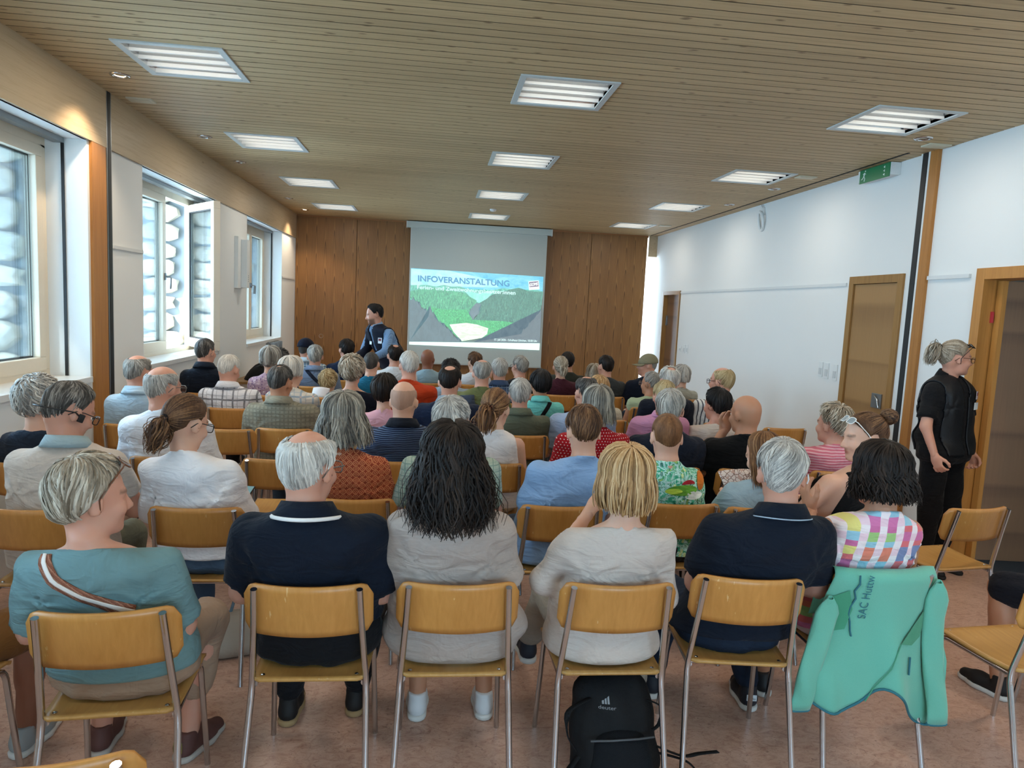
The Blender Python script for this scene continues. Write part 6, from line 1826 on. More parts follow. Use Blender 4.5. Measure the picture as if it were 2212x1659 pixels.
# ---------------------------------------------------------------- rows towards the screen
PEOPLE[42] = sit('woman with a grey bob and pink floral blouse', -1.54, 6, 1.255, -1.54, 'the woman in the pink floral blouse', fem=True, sw=0.165, sk='fair', hyaw=-6,
    hair=dict(style='bob', line='women', h=0.026, n=420, len=0.05, w=0.008, flare=0.15, inn=0.3), hc='grey', shirt=tee('pink_floral', '#b79aa8', 'floral', '#8d6f8e', '#d4bcc0', 0.02, sleeve=0.6), legs=DARKT, seed=52)
PEOPLE[43] = sit('woman with dark grey curls and a white and grey striped top', -1.62, 7, 1.175, -1.62, 'the woman with dark grey curls', fem=True, sw=0.165, sk='fair',
    hair=dict(style='short', line='women', h=0.028, n=420, len=0.35, w=0.009, curl=0.010, over=16), hc='darkgrey', shirt=tee('white_grey_stripe', '#b9bfc4', 'hstripe', '#6c7074', None, 0.09, sleeve=0.6), legs=DARKT, seed=53)
PEOPLE[44] = sit('man in a navy cap and blue gingham shirt in the farthest row', -1.48, 8, 1.25, -1.48, 'the man in the navy cap', sw=0.19, sk='rosy', hyaw=-25,
    hair=dict(BUZZ), hc='darkgrey', shirt=polo('blue_gingham', '#c4d2da', kind='gingham', c2='#5d7d96', p=0.03, sleeve=0.8), legs=DARKT, seed=54)
PEOPLE[45] = sit('man with wavy grey hair, blue-grey shirt and dark diagonal strap', -1.26, 7, 1.235, -1.25, 'the man with the diagonal strap', sw=0.20, wt=1.08, sk='rosy', hyaw=8,
    hair=hs_(h=0.018, n=420), hc='grey', shirt=polo('blue_grey_shirt', '#7787a0', sleeve=0.9), legs=DARKT, seed=55)
PEOPLE[46] = sit('man with gelled dark hair in a navy shirt, far left of the presenter', -1.02, 8, 1.27, -1.02, 'the dark-haired man left of the presenter', sw=0.185, sk='rosy', hyaw=22,
    hair=hs_(h=0.018, n=420, lift=0.6), hc='dark', shirt=tee('navy_tee_far', '#16223a', sleeve=0.7), legs=DARKT, seed=56)
PEOPLE[47] = sit('boy with cropped dark hair in a teal tee', -0.60, 6, 1.235, -0.58, 'the boy in the teal tee', sw=0.15, wt=0.9, sk='fair', hs=0.93, hyaw=-4,
    hair=dict(style='buzz', h=0.008), hc='darkgrey', shirt=tee('teal_tee', '#1d6a8a', sleeve=0.6), legs=DARKT, seed=57)
PEOPLE[48] = sit('man with thinning dark hair in a white tee beneath the presenter', -0.42, 7, 1.27, -0.40, 'the man in the white tee before the presenter', sw=0.19, sk='rosy', hyaw=10,
    hair=hs_(h=0.012, n=420, bald=(20, 22, 1)), hc='dark', shirt=tee('white_tee_far', '#dadde0', sleeve=0.7), legs=DARKT, seed=58)
PEOPLE[49] = sit('bald man with tanned head in a pale blue tee before the screen', -0.08, 8, 1.19, -0.10, 'the bald man in the pale blue tee', sw=0.19, sk='deep', hyaw=-20,
    shirt=tee('pale_blue_tee_far', '#93b0bd', sleeve=0.7), legs=DARKT, seed=59)
PEOPLE[50] = sit('person with tousled black hair just beyond the bald-crowned man in navy', 0.16, 6, 1.20, 0.16, 'the person with tousled black hair', sw=0.18, sk='rosy',
    hair=hs_(h=0.026, n=420, lift=0.8), hc='black', shirt=tee('pale_tee_far', '#9fb4c4', sleeve=0.6), legs=DARKT, seed=60)
PEOPLE[51] = sit('boy with tousled brown hair in a white tee right before the screen', 0.48, 8, 1.18, 0.48, 'the boy in white before the screen', sw=0.155, wt=0.92, sk='fair', hs=0.95, hyaw=20,
    hair=hs_(h=0.024, n=420, lift=0.7), hc='brown', shirt=tee('white_tee_boy', '#d6d8da', sleeve=0.6), legs=DARKT, seed=61)
PEOPLE[52] = sit('man with cropped grey hair in a blue plaid shirt', 0.64, 6, 1.23, 0.66, 'the man in the blue plaid shirt', sw=0.19, sk='rosy',
    hair=hs_(h=0.012, n=420), hc='silver', shirt=polo('blue_plaid', '#3e506e', kind='plaid', c2='#8fa0b8', p=0.045, sleeve=0.8), legs=DARKT, seed=62)
PEOPLE[53] = sit('man with steel-grey hair and glasses in a black shirt', 0.94, 7, 1.21, 0.94, 'the steel-grey-haired man in black', sw=0.185, sk='rosy', hyaw=26,
    hair=hs_(h=0.018, n=420), hc='grey', mkglasses=GL_BLK, shirt=tee('black_shirt_far', '#14161a', sleeve=0.8), legs=DARKT, seed=63)
PEOPLE[54] = sit('woman with ash-blond ponytail in a maroon top', 1.39, 7, 1.22, 1.39, 'the woman in the maroon top', fem=True, sw=0.17, sk='fair', hyaw=-4,
    hair=dict(style='pony', line='tied', h=0.014, w=0.008, tie=(0.12, -0.95, -0.12), len=0.12, tiec='#b9a98c'), hc='greyblond', shirt=tee('maroon_top', '#48202c', sleeve=0.8), legs=DARKT, seed=64)
PEOPLE[55] = sit('dark-haired man in a dark olive tee half hidden by the ash-blond ponytail', 1.60, 8, 1.23, 1.60, 'the man in dark olive', sw=0.19, sk='tan',
    hair=hs_(h=0.014, n=380), hc='dark', shirt=tee('dark_olive_tee', '#32342c', sleeve=0.8), legs=DARKT, seed=65)
PEOPLE[56] = sit('man with short dark hair in a charcoal tee before the right partition', 1.90, 7, 1.25, 1.92, 'the man in the charcoal tee', sw=0.20, sk='rosy', hyaw=16,
    hair=hs_(h=0.014, n=420), hc='dark', shirt=tee('charcoal_tee', '#3a3d3e', sleeve=0.8), legs=DARKT, seed=66)
PEOPLE[57] = sit('grey-blond woman mostly hidden by the man in the charcoal tee', 1.93, 8, 1.10, 1.90, 'the hidden grey-blond woman', fem=True, sw=0.16, sk='fair',
    hair=dict(style='bob', line='women', h=0.022, n=300, len=0.06, w=0.008), hc='greyblond', shirt=tee('grey_top_far', '#56585c', sleeve=0.6), legs=DARKT, seed=67)
PEOPLE[58] = sit('man in a khaki baseball cap and dark navy tee, looking left', 2.38, 7, 1.275, 2.46, 'the man in the khaki cap', sw=0.195, sk='rosy', hyaw=68, yaw=14,
    hair=dict(BUZZ), hc='grey', shirt=tee('dark_navy_tee_far', '#101726', sleeve=0.9), legs=JEANS, seed=68)
PEOPLE[59] = sit('man with short grey hair and thin glasses in a pale green top, face turned left', 2.18, 6, 1.155, 2.16, 'the man in the pale green top', sw=0.17, sk='tan', hyaw=34,
    hair=hs_(h=0.012, n=380), hc='grey', mkglasses=GL_MET, shirt=tee('pale_green_top', '#aab896', sleeve=0.3), legs=DARKT, seed=69)
PEOPLE[60] = sit('woman with a smooth silver bob and light grey sweater by the right wall', 2.78, 7, 1.175, 2.80, 'the woman with the silver bob', fem=True, sw=0.175, sk='fair', hyaw=8,
    hair=dict(style='bob', line='women', h=0.026, n=420, len=0.07, w=0.008, flare=0.12, inn=0.3), hc='silver', shirt=tee('light_grey_sweater', '#a8a596', 'hstripe', '#9c998a', None, 0.02, sleeve=1.8), legs=DARKT, seed=70)
# two people only partly in the picture
PEOPLE[61] = sit('seated person cut off by the left picture edge, brown shorts and pale sneakers', -1.62, 1, 1.28, -1.62, 'the person cut off at the left edge', seaty=2.02, sk='deep', headdy=0.12,
    hair=hs_(), hc='dark', shirt=tee('dark_tee_edge', '#1c2026', sleeve=0.7), legs=trs('#7a5228', len=0.42, kw=0.17, ankles=[(-0.17, 0.56, 0.09), (0.12, 0.60, 0.09)], shoe=plain('shoe_pale_grey', '#9aa0a0', 0.7)), yaw=-4, seed=71)
PEOPLE[62] = sit('seated person cut off by the right picture edge, dark shorts and black shoes', 3.08, 1, 1.28, 3.05, 'the person cut off at the right edge', seaty=2.42, sk='tan', headdy=0.12,
    hair=hs_(), hc='brown', shirt=tee('dark_tee_edge2', '#22262c', sleeve=0.7), legs=trs('#171a24', len=0.46, kw=0.16, ankles=[(-0.22, 0.52, 0.09), (0.16, 0.54, 0.09)], shoe=plain('shoe_black', '#151313', 0.7)), yaw=14, seed=72)
# ---------------------------------------------------------------- empty chairs
chair(-0.87, 4.03, 0, 'empty plywood chair between the white ponytail woman and the bald man')
chair(-1.42, 4.92, 0, 'empty plywood chair in front of the man in window-pane checks')
chair(2.88, 3.27, 9, 'empty plywood chair beside the standing woman in black')
chair(3.06, 5.69, 0, 'empty plywood chair against the right wall near the closed door')
chair(2.41, 2.24, 6, 'empty plywood chair cut by the right picture edge, seat showing')
chair(-0.76, 1.35, 4, 'plywood chair of which only the backrest top shows at the bottom edge')
# ================================================================== STANDING PEOPLE
def jacket_badges(info, parts): pass
W = person('standing woman in black vest with blond ponytail, looking towards the door', (3.59, 4.50), (3.59, 4.48, 1.647), yaw=-160, hyaw=58, hpitch=4, hs=0.97,
    fem=True, sw=0.175, wt=1.04, sk='rosy', q=2, standing=True, group='standing people',
    stand=dict(zb=0.80, pelvis=(0.0, 0.0), knees=[(-0.10, 0.03, 0.46), (0.10, 0.02, 0.46)], ankles=[(-0.10, -0.01, 0.09), (0.11, 0.0, 0.09)]),
    hair=dict(style='pony', line='tied', h=0.013, w=0.006, tie=(0.0, -0.93, 0.30), len=0.17, lift=0.5, fat=0.9, drop=2.0, curl=0.006), hc='greyblond', mkglasses=GL_BRN,
    shirt=polo('black_polo', '#0e0f12', sleeve=0.75, sl_r=0.026, loose=0.014, hem=0.80, open=1.1, bust=False), legs=trs('#0d0e11', loose=0.018, waist=0.95, shoe=plain('shoe_black', '#151313', 0.7), sole=plain('sole_black', '#121212', 0.7)),
    arms={'R': ((0.25, 0.02, 1.05), (0.24, 0.10, 0.86)), 'L': ((-0.27, -0.02, 1.05), (-0.28, 0.04, 0.84)), 'hR': dict(curl=0.5, up=(1, 0, 0)), 'hL': dict(curl=0.6, up=(-1, 0, 0))}, seed=81)
PR = person('standing dark-haired presenter in navy vest over a pale blue shirt, bending forward', (-0.62, 8.95), (-0.785, 8.90, 1.69), yaw=128, hyaw=-26, hpitch=14, hs=1.0,
    sw=0.205, wt=1.08, sk='rosy', q=1, standing=True, beard=True, group='standing people',
    stand=dict(zb=0.83, pelvis=(0.0, -0.20), knees=[(-0.10, -0.16, 0.47), (0.10, -0.14, 0.47)], ankles=[(-0.10, -0.20, 0.09), (0.10, -0.18, 0.09)]),
    hair=dict(style='short', h=0.024, n=520, len=0.4, w=0.007), hc='black',
    shirt=polo('pale_blue_check', '#86a4c4', kind='gingham', c2='#5d7ea6', p=0.014, sleeve=1.9, hem=0.84), legs=trs('#14161c', waist=0.98),
    arms={'B': ((0, 0, 0), (0, 0, 0)), 'L': ((-0.26, 0.16, 1.12), (-0.12, 0.36, 0.98)), 'R': ((0.28, 0.10, 1.12), (0.16, 0.34, 0.95))}, seed=82)
def vest(info, mat, sw, off=0.016, open_front=0.022, hem=0.86):
    """sleeveless vest shell grown from the torso of its wearer, open at the front"""
    V, F = info['shirt_vf']
    nb, zs, sh = info['nb'], info['zs'], info['sh']
    V = np.array(V)
    tmp = mesh_np('tmp', V, F); nrm = np.zeros(len(V) * 3, np.float32); tmp.vertices.foreach_get('normal', nrm); nrm = nrm.reshape(-1, 3)
    shx = (sh[0][0] + sh[1][0]) / 2
    keep = (np.abs(V[:, 0] - shx) < sw) & ~((V[:, 1] > nb[1] - 0.01) & (np.abs(V[:, 0] - shx) < open_front + 0.02 * (V[:, 2] - zs + 0.3))) & (V[:, 2] > hem)
    fk = keep[F].all(1)
    P = V + nrm * off
    bm = bmesh.new(); vmap = {}
    for fi in np.nonzero(fk)[0]:
        vs_ = []
        for i in F[fi]:
            if i not in vmap: vmap[i] = bm.verts.new(P[i])
            vs_.append(vmap[i])
        try: bm.faces.new(vs_)
        except ValueError: pass
    me = bpy.data.meshes.new('vest'); bm.to_mesh(me); bm.free(); bpy.data.meshes.remove(tmp)
    me.polygons.foreach_set('use_smooth', [True] * len(me.polygons)); me.materials.append(mat)
    o = link('vest', me, info['root'])
    md = o.modifiers.new('thickness', 'SOLIDIFY'); md.thickness = 0.012; md.offset = -1
    return o
vest(W, plain('vest_black_nylon', '#101216', 0.5, 0, 0.3, 0.3, 40), 0.165, 0.012)
vest(PR, plain('vest_navy_fleece', '#11182a', 0.8, 0, 0.3, 0.4, 60), 0.20)
def front_patch(info, x, z, w, h, mat, name, off=0.022, sub=None):
    hit, n = back_hit(info, x, z, 1.0, (0, -1, 0))
    if hit is None: return
    o = MB().box(-w / 2, w / 2, 0, 0.003, -h / 2, h / 2, 0.001).build(name, mat, info['root'])
    nn = Vector((n.x, n.y, 0)).normalized()
    o.location = hit + nn * off; o.rotation_euler = (0, 0, math.atan2(-nn.x, nn.y))
    if sub: MB().box(-w * 0.36, w * 0.36, 0.003, 0.004, -h * 0.05, h * 0.36).build('logo', sub, o)
    return o
M_BADGE = plain('badge_white', '#e6eef0', 0.35); M_LOGO = plain('logo_maroon', '#7a3040', 0.6)
front_patch(W, -0.10, 1.20, 0.06, 0.05, M_BADGE, 'name_badge')
front_patch(W, -0.10, 1.275, 0.05, 0.055, plain('logo_patch', '#c8b8bc', 0.7), 'vest_logo', sub=M_LOGO)
front_patch(PR, -0.10, 1.24, 0.06, 0.07, M_BADGE, 'vest_logo', sub=M_LOGO)
front_patch(PR, 0.09, 1.20, 0.07, 0.04, M_BADGE, 'name_badge')
# sunglasses pushed up on heads
def head_shades(info, frame, lens, tilt=-62, dz=0.075, dy=0.0):
    a = _gl[0].mesh('sunglasses'); a.materials.append(frame); b = _gl[1].mesh('lens'); b.materials.append(lens)
    o = link('sunglasses', a, info['root'])
    o.matrix_local = info['mh'] @ Matrix.Translation((0, dy, dz)) @ Matrix.Rotation(R_(-tilt), 4, 'X') @ Matrix.Scale(info['S'] * 1.06, 4)
    link('lens', b, o)
M_LENSD = plain('lens_dark', '#15161a', 0.1)
head_shades(W, plain('shades_black', '#131416', 0.25), M_LENSD, -52, 0.006, 0.0)
head_shades(PEOPLE[14], plain('shades_white', '#e9e9e6', 0.3), plain('lens_grey', '#9aa4a8', 0.1), -55, 0.008, 0.0)
head_shades(PEOPLE[1], plain('shades_tortoise', '#6a3f26', 0.3), plain('lens_brown', '#4a2e22', 0.1), -56, 0.018, 0.0)
# caps
def cap(info, mat, brim_up=0.0):
    c = MB(); rows = []
    for i in range(9):
        th = R_(2 + 92 * i / 8)
        rows.append([tuple(HC + np.array([math.sin(th) * math.sin(a) * 0.088, math.sin(th) * math.cos(a) * 0.110, math.cos(th) * 0.104 - 0.012 * math.cos(a) * (i / 8)])) for a in [2 * PI * k / 32 for k in range(33)]])
    c.grid(np.array(rows), True, 0.003)
    o = c.build('cap', mat, info['root']); o.matrix_local = info['mh'] @ Matrix.Scale(info['S'], 4)
    rows = []
    for i in range(5):
        t = i / 4; row = []
        for k in range(17):
            a = R_(-68 + 136 * k / 16)
            r = np.array([math.sin(a) * 0.088, math.cos(a) * 0.110])
            e = 0.068 * t * math.cos(a) ** 0.6 if abs(a) < 1.5 else 0
            row.append((r[0] * (1 - 0.05 * t), HC[1] + r[1] + e, HC[2] - 0.006 - 0.012 * math.cos(a) - 0.010 * t - 0.02 * t * math.sin(a) ** 2))
        rows.append(row)
    MB().grid(np.array(rows), True, 0.004).build('brim', mat, o)
    MB().lathe([(0, 0.006), (0.007, 0.003), (0.008, 0)], c=(0, HC[1], HC[2] + 0.103), n=10).build('button', mat, o)
cap(PEOPLE[44], cloth('cap_navy', 'plain', '#12182a')); cap(PEOPLE[58], cloth('cap_khaki', 'plain', '#827b62'))
# woven strap on the sage tee, straps elsewhere
@cached
def woven(name, a, b, c):
    t = NT(name); v = t.coord(); x, y, z = t.sep(v)
    s = t.math('FRACT', t.math('MULTIPLY', t.math('ADD', x, z), 60)); n = t.noise(v, 300, 2)
    col = t.ramp(t.math('ADD', t.math('MULTIPLY', s, 0.6), t.math('MULTIPLY', n, 0.4)), [(0.3, srgb(a)), (0.5, srgb(b)), (0.7, srgb(c))], 'CONSTANT')
    return t.bsdf(col, 0.9, 0, t.bump(n, 0.5, 0.003), 0.1)
p1 = PEOPLE[1]
path = [(-0.172, 1.0), (-0.168, 0.965), (-0.158, 0.93), (-0.13, 0.88), (-0.06, 0.83), (0.01, 0.79), (0.07, 0.765)]
ribbon_on_back(p1, path, 0.040, woven('woven_strap_outer', '#8a5a48', '#a87660', '#7a4a3a'), 'bag_strap', 0.004)
ribbon_on_back(p1, path, 0.012, plain('woven_strap_white', '#e4dcd4', 0.9), 'strap_stripe', 0.0075)
ribbon_on_back(PEOPLE[37], [(0.10, 1.00), (0.0, 0.82), (-0.02, 0.78)], 0.035, cloth('strap_black', 'plain', '#121214'), 'bag_strap', 0.004)
ribbon_on_back(PEOPLE[45], [(-0.12, 1.00), (0.02, 0.86), (0.10, 0.80)], 0.035, cloth('strap_navy', 'plain', '#1c2232'), 'bag_strap', 0.004)
# white bra strap on the colourful check top
# jungle print motifs (generic reptile in a red cap)
p12 = PEOPLE[12]
def arcpoly(cx, cz, rx, rz, a0=0, a1=360, n=16): return [(cx + rx * math.cos(R_(a0 + (a1 - a0) * k / (n - 1))), cz + rz * math.sin(R_(a0 + (a1 - a0) * k / (n - 1)))) for k in range(n)]
G1 = cloth('print_green', 'plain', '#6aa83a'); G2 = cloth('print_lime', 'plain', '#b9d44a'); RD = cloth('print_red', 'plain', '#b42a34'); OR = cloth('print_orange', 'plain', '#d0762a'); WH = cloth('print_white', 'plain', '#e6efe8')
decal_on_back(p12, arcpoly(-0.01, 0.865, 0.085, 0.028), G1, 'print_motif', 0.003)
decal_on_back(p12, arcpoly(-0.055, 0.862, 0.045, 0.014), G2, 'print_motif', 0.005)
decal_on_back(p12, arcpoly(0.02, 0.895, 0.038, 0.022, 0, 180), RD, 'print_motif', 0.005)
decal_on_back(p12, arcpoly(0.10, 0.90, 0.026, 0.045), OR, 'print_motif', 0.004)
decal_on_back(p12, arcpoly(0.06, 0.835, 0.05, 0.022), WH, 'print_motif', 0.003)

# ================================================================== MINT JACKET ON THE CHAIR
jx, jy = 1.72, 2.37
jr = empty('jacket', (jx, jy, 0)); tag(jr, 'mint green fleece jacket hung over the backrest of a front row chair', 'jacket')
@cached
def fleece(name, a, b):
    t = NT(name); v = t.coord(); n = t.noise(v, 260, 2); m = t.noise(v, 3.0, 2)
    return t.bsdf(t.mix(t.math('ADD', t.math('MULTIPLY', n, 0.4), t.math('MULTIPLY', m, 0.5)), srgb(a), srgb(b)), 0.95, 0, t.bump(n, 0.3, 0.002), 0.1, **{'Sheen Weight': 0.3})
M_MINT = fleece('mint_fleece', '#63b09a', '#7abfa9'); M_MINTD = fleece('mint_fleece_dark', '#43906f', '#4f9c7c'); M_TEAL = plain('teal_piping', '#2f6f7c', 0.8)
def jy_at(x, z):
    """rear surface of the hanging jacket (local)"""
    yb = 0.052 * (min(abs(x), 0.208) / 0.208) ** 2 - 0.20 * (min(z, 0.8) - 0.706)
    hang = max(0, 0.70 - z)
    y = (yb if z > 0.62 else 0.052 * (min(abs(x), 0.208) / 0.208) ** 2 + 0.017) - 0.034
    y -= 0.10 * min(hang, 0.35) + 0.020 * math.sin(x * 24 + 0.8 - hang * 2) * min(1, hang * 3) + 0.008 * math.sin(x * 47 + z * 9 + 2) * min(1, hang * 3)
    return y
nu, nv = 41, 30
P = np.zeros((nu, nv, 3))
for i in range(nu):
    u = -1 + 2 * i / (nu - 1)
    # ragged hem: longer right corner, dip on the left
    hemz = 0.315 - 0.125 * max(0, u) ** 1.4 + 0.05 * math.sin((u + 0.25) * 5.0) - 0.10 * max(0, -u - 0.55)
    for j in range(nv):
        t = j / (nv - 1)
        z = 0.815 + (hemz - 0.815) * t
        w = 0.205 + 0.075 * min(1, max(0, 0.80 - z) / 0.35)
        x = u * w + 0.006
        if t < 0.06: y = jy_at(x, 0.80) + 0.026 * (1 - t / 0.06)
        else: y = jy_at(x, z)
        P[i, j] = (x, y, z)
MB().grid(P[:, ::-1], True, 0.004).build('back_panel', M_MINT, jr)
P2 = P.copy(); P2[:, :, 1] = 0.06 + 0.05 * (np.clip(np.abs(P2[:, :, 0]), 0, 0.208) / 0.208) ** 2 - 0.01; P2[:, :, 2] = np.maximum(P2[:, :, 2], 0.60)
P2[:, 0, 1] = P[:, 0, 1]
P2[:, 1:, 1] = P2[:, 1:, 1] - 0.012
MB().grid(P2, True, 0.003).build('front_fold', M_MINT, jr)
MB().tube([tuple(P[i, -1] + np.array([0, -0.002, 0])) for i in range(nu)], 0.005, 6).build('hem_piping', M_TEAL, jr)
# sleeves hanging at both sides
def sleeve(x0, x1, ztop, zbot, sx):
    rows = []
    for j in range(16):
        t = j / 15; z = ztop + (zbot - ztop) * t
        cx = x0 + (x1 - x0) * t + 0.006 * math.sin(t * 9); r = (0.050 - 0.006 * t) * min(1, 0.25 + t * 7)
        rows.append([(cx + r * math.sin(a) * 0.9, jy_at(cx, max(z, 0.35)) - 0.02 + (r * 0.24 * math.cos(a)) + 0.004 * math.sin(t * 14 + a * 2), z + 0.006 * math.cos(a)) for a in [2 * PI * k / 14 for k in range(15)]])
    MB().grid(np.array(rows), True, 0.003).build('sleeve', M_MINT, jr)
    ring = rows[-1]; MB().tube(ring, 0.005, 6, False).build('cuff_piping', M_TEAL, jr)
sleeve(0.205, 0.262, 0.77, 0.20, 1); sleeve(-0.215, -0.30, 0.70, 0.26, -1)
def jpatch(poly, mat, name, off=0.007, n=6):
    c = np.mean(poly, axis=0); vs = [(x, jy_at(x, z) - off, z) for (x, z) in poly]
    m = len(vs); rings = []
    for s in (1.0, 0.66, 0.33): rings += [((c[0] + (x - c[0]) * s), jy_at(c[0] + (x - c[0]) * s, c[1] + (z - c[1]) * s) - off, c[1] + (z - c[1]) * s) for (x, z) in poly]
    rings.append((c[0], jy_at(*c) - off, c[1]))
    fs = []
    for r in range(2):
        for k in range(m): fs.append((r * m + k, r * m + (k + 1) % m, (r + 1) * m + (k + 1) % m, (r + 1) * m + k))
    for k in range(m): fs.append((2 * m + k, 2 * m + (k + 1) % m, 3 * m))
    MB().add(rings, fs, True).build(name, mat, jr)
jpatch([(-0.235, 0.60), (-0.20, 0.70), (-0.15, 0.735), (-0.13, 0.66), (-0.15, 0.58), (-0.20, 0.565)], M_MINTD, 'dark_patch')
jpatch([(0.06, 0.535), (0.13, 0.60), (0.185, 0.655), (0.19, 0.60), (0.165, 0.545), (0.12, 0.52)], M_MINTD, 'dark_patch')
MB().tube([(x, jy_at(x, z) - 0.007, z) for (x, z) in ((0.06, 0.535), (0.02, 0.45), (-0.03, 0.36), (-0.06, 0.31))], 0.0025, 5).build('seam', M_MINTD, jr)
MB().tube([(x, jy_at(x, z) - 0.008, z) for (x, z) in ((0.115, 0.475), (0.113, 0.44), (0.11, 0.41))], 0.004, 6).build('zip_pull', M_TEAL, jr)
ridge = [(-0.128, 0.80), (-0.122, 0.765), (-0.135, 0.735), (-0.125, 0.705), (-0.138, 0.67), (-0.14, 0.64), (-0.132, 0.61), (-0.13, 0.575), (-0.125, 0.555)]
MB().tube([(x, jy_at(x, z) - 0.006, z) for (x, z) in ridge], 0.0035, 5).build('ridge_line', M_TEAL, jr)
def jtext(body, x, z0, z1, height):
    me, co = text('lettering', body, 0, 0, 0, 0, None)
    u = (co[:, 0] - co[:, 0].min()) / np.ptp(co[:, 0]); v = co[:, 1] / 0.7 * height
    out = np.array([(x - b, jy_at(x - b, z0 + (z1 - z0) * a) - 0.0065, z0 + (z1 - z0) * a) for a, b in zip(u, v)], np.float32)
    me.vertices.foreach_set('co', out.ravel()); me.update(); me.materials.clear(); me.materials.append(M_TEAL)
    link('lettering', me, jr)
jtext('SAC Huttw', -0.078, 0.625, 0.805, 0.030)

# ================================================================== BACKPACK
bx, by = 0.72, 2.40
bp = empty('backpack', (bx, by, 0), R_(4)); tag(bp, 'black backpack on the floor under the blonde-bob woman\'s chair', 'backpack')
M_BP = plain('backpack_black', '#131416', 0.75, 0, 0.25, 0.6, 60); M_BP2 = plain('backpack_mesh', '#1d1f22', 0.9, 0, 0.1, 0.8, 300)
f = Field(axis(-0.26, 0.26, 0.014), axis(-0.2, 0.3, 0.014), axis(-0.03, 0.45, 0.014))
f.cap((-0.09, -0.02, 0.07), (-0.08, 0.07, 0.28), 0.085, 0.07, 0.06); f.cap((0.09, -0.02, 0.07), (0.08, 0.07, 0.28), 0.085, 0.07, 0.06); f.cap((0, -0.03, 0.08), (0, 0.07, 0.30), 0.10, 0.075, 0.05)
X = f.ax[0][:, None, None]; Y = f.ax[1][None, :, None]; Z = f.ax[2][None, None, :]
f.d += (0.004 * np.sin(40 * Z + 12 * X) + 0.003 * np.sin(35 * X + 20 * Z)).astype(np.float32); f.cut((0, 0, -1), 0.0)
V, F = f.mesh(); me = mesh_np('main_bag', V, F); me.materials.append(M_BP); link('main_bag', me, bp)
f = Field(axis(-0.2, 0.2, 0.012), axis(-0.25, 0.2, 0.012), axis(-0.02, 0.3, 0.012))
f.cap((-0.07, -0.10, 0.06), (-0.06, -0.07, 0.15), 0.055, 0.045, 0.05); f.cap((0.07, -0.10, 0.06), (0.06, -0.07, 0.15), 0.055, 0.045, 0.05); f.cap((0, -0.11, 0.07), (0, -0.075, 0.16), 0.06, 0.05, 0.05); f.cut((0, 0, -1), 0.0)
V2, F2 = f.mesh(); me = mesh_np('front_pocket', V2, F2); me.materials.append(M_BP2); link('front_pocket', me, bp)
MB().tube([(-0.12, -0.09, 0.19), (-0.05, -0.118, 0.205), (0.05, -0.118, 0.205), (0.12, -0.09, 0.19)], 0.004, 6).build('zip', plain('zip_grey', '#4a4d50', 0.5), bp)
def strap(pts, w=0.022, name='strap'):
    pts = [Vector(p) for p in pts]; fine = []
    for i in range(len(pts) - 1):
        a, b = pts[max(i - 1, 0)], pts[i]; c, d = pts[i + 1], pts[min(i + 2, len(pts) - 1)]
        for k in range(6):
            t = k / 6; fine.append(0.5 * ((2 * b) + (-a + c) * t + (2 * a - 5 * b + 4 * c - d) * t * t + (-a + 3 * b - 3 * c + d) * t ** 3))
    fine.append(pts[-1]); rows = []
    for i, p in enumerate(fine):
        t = (fine[min(i + 1, len(fine) - 1)] - fine[max(i - 1, 0)]).normalized(); s = t.cross(Vector((0.3, 0.2, 1))).normalized()
        rows.append([tuple(p - s * w / 2), tuple(p + s * w / 2)])
    MB().grid(np.array(rows), True, 0.003).build(name, M_BP, bp)
strap([(-0.10, 0.0, 0.30), (-0.19, -0.03, 0.27), (-0.20, -0.06, 0.20), (-0.17, -0.08, 0.15)]); strap([(-0.14, -0.05, 0.12), (-0.22, -0.10, 0.06), (-0.29, -0.16, 0.008), (-0.33, -0.25, 0.006)])
strap([(-0.15, -0.08, 0.05), (-0.20, -0.12, 0.02), (-0.14, -0.20, 0.006), (-0.02, -0.22, 0.006)]); strap([(0.12, 0.0, 0.28), (0.17, -0.02, 0.26), (0.16, -0.04, 0.21), (0.13, -0.05, 0.19)], 0.016)
strap([(0.15, -0.04, 0.12), (0.24, -0.08, 0.10), (0.32, -0.06, 0.09), (0.40, -0.05, 0.085)], 0.02); strap([(0.15, -0.05, 0.10), (0.26, -0.09, 0.08), (0.29, -0.13, 0.03), (0.22, -0.18, 0.008), (0.12, -0.20, 0.008)])
bb = BVHTree.FromPolygons([tuple(map(float, v)) for v in V], [tuple(map(int, q)) for q in F])
def bp_pt(x, z):
    r = bb.ray_cast(Vector((x, -1, z)), Vector((0, 1, 0)))
    return (r[0] + r[1] * 0.003) if r[0] is not None else Vector((x, -0.05, z))
me, co = text('logo_text', 'deuter', 0, 0, 0, 0, None)
M_BPL = plain('backpack_logo', '#8c9094', 0.6)
u = (co[:, 0] - co[:, 0].min()) / np.ptp(co[:, 0])
out = np.array([bp_pt(-0.075 + 0.062 * a, 0.272 + 0.016 * b) for a, b in zip(u, co[:, 1])], np.float32)
me.vertices.foreach_set('co', out.ravel()); me.update(); me.materials.clear(); me.materials.append(M_BPL); link('logo_text', me, bp)
for k in range(3):
    x = -0.062 + 0.010 * k; h = 0.012 + 0.006 * k
    MB().add([bp_pt(x, 0.288), bp_pt(x + 0.007, 0.288), bp_pt(x + 0.007, 0.288 + h), bp_pt(x, 0.288 + h * 0.8)], [(0, 1, 2, 3)]).build('logo_mark', M_BPL, bp)

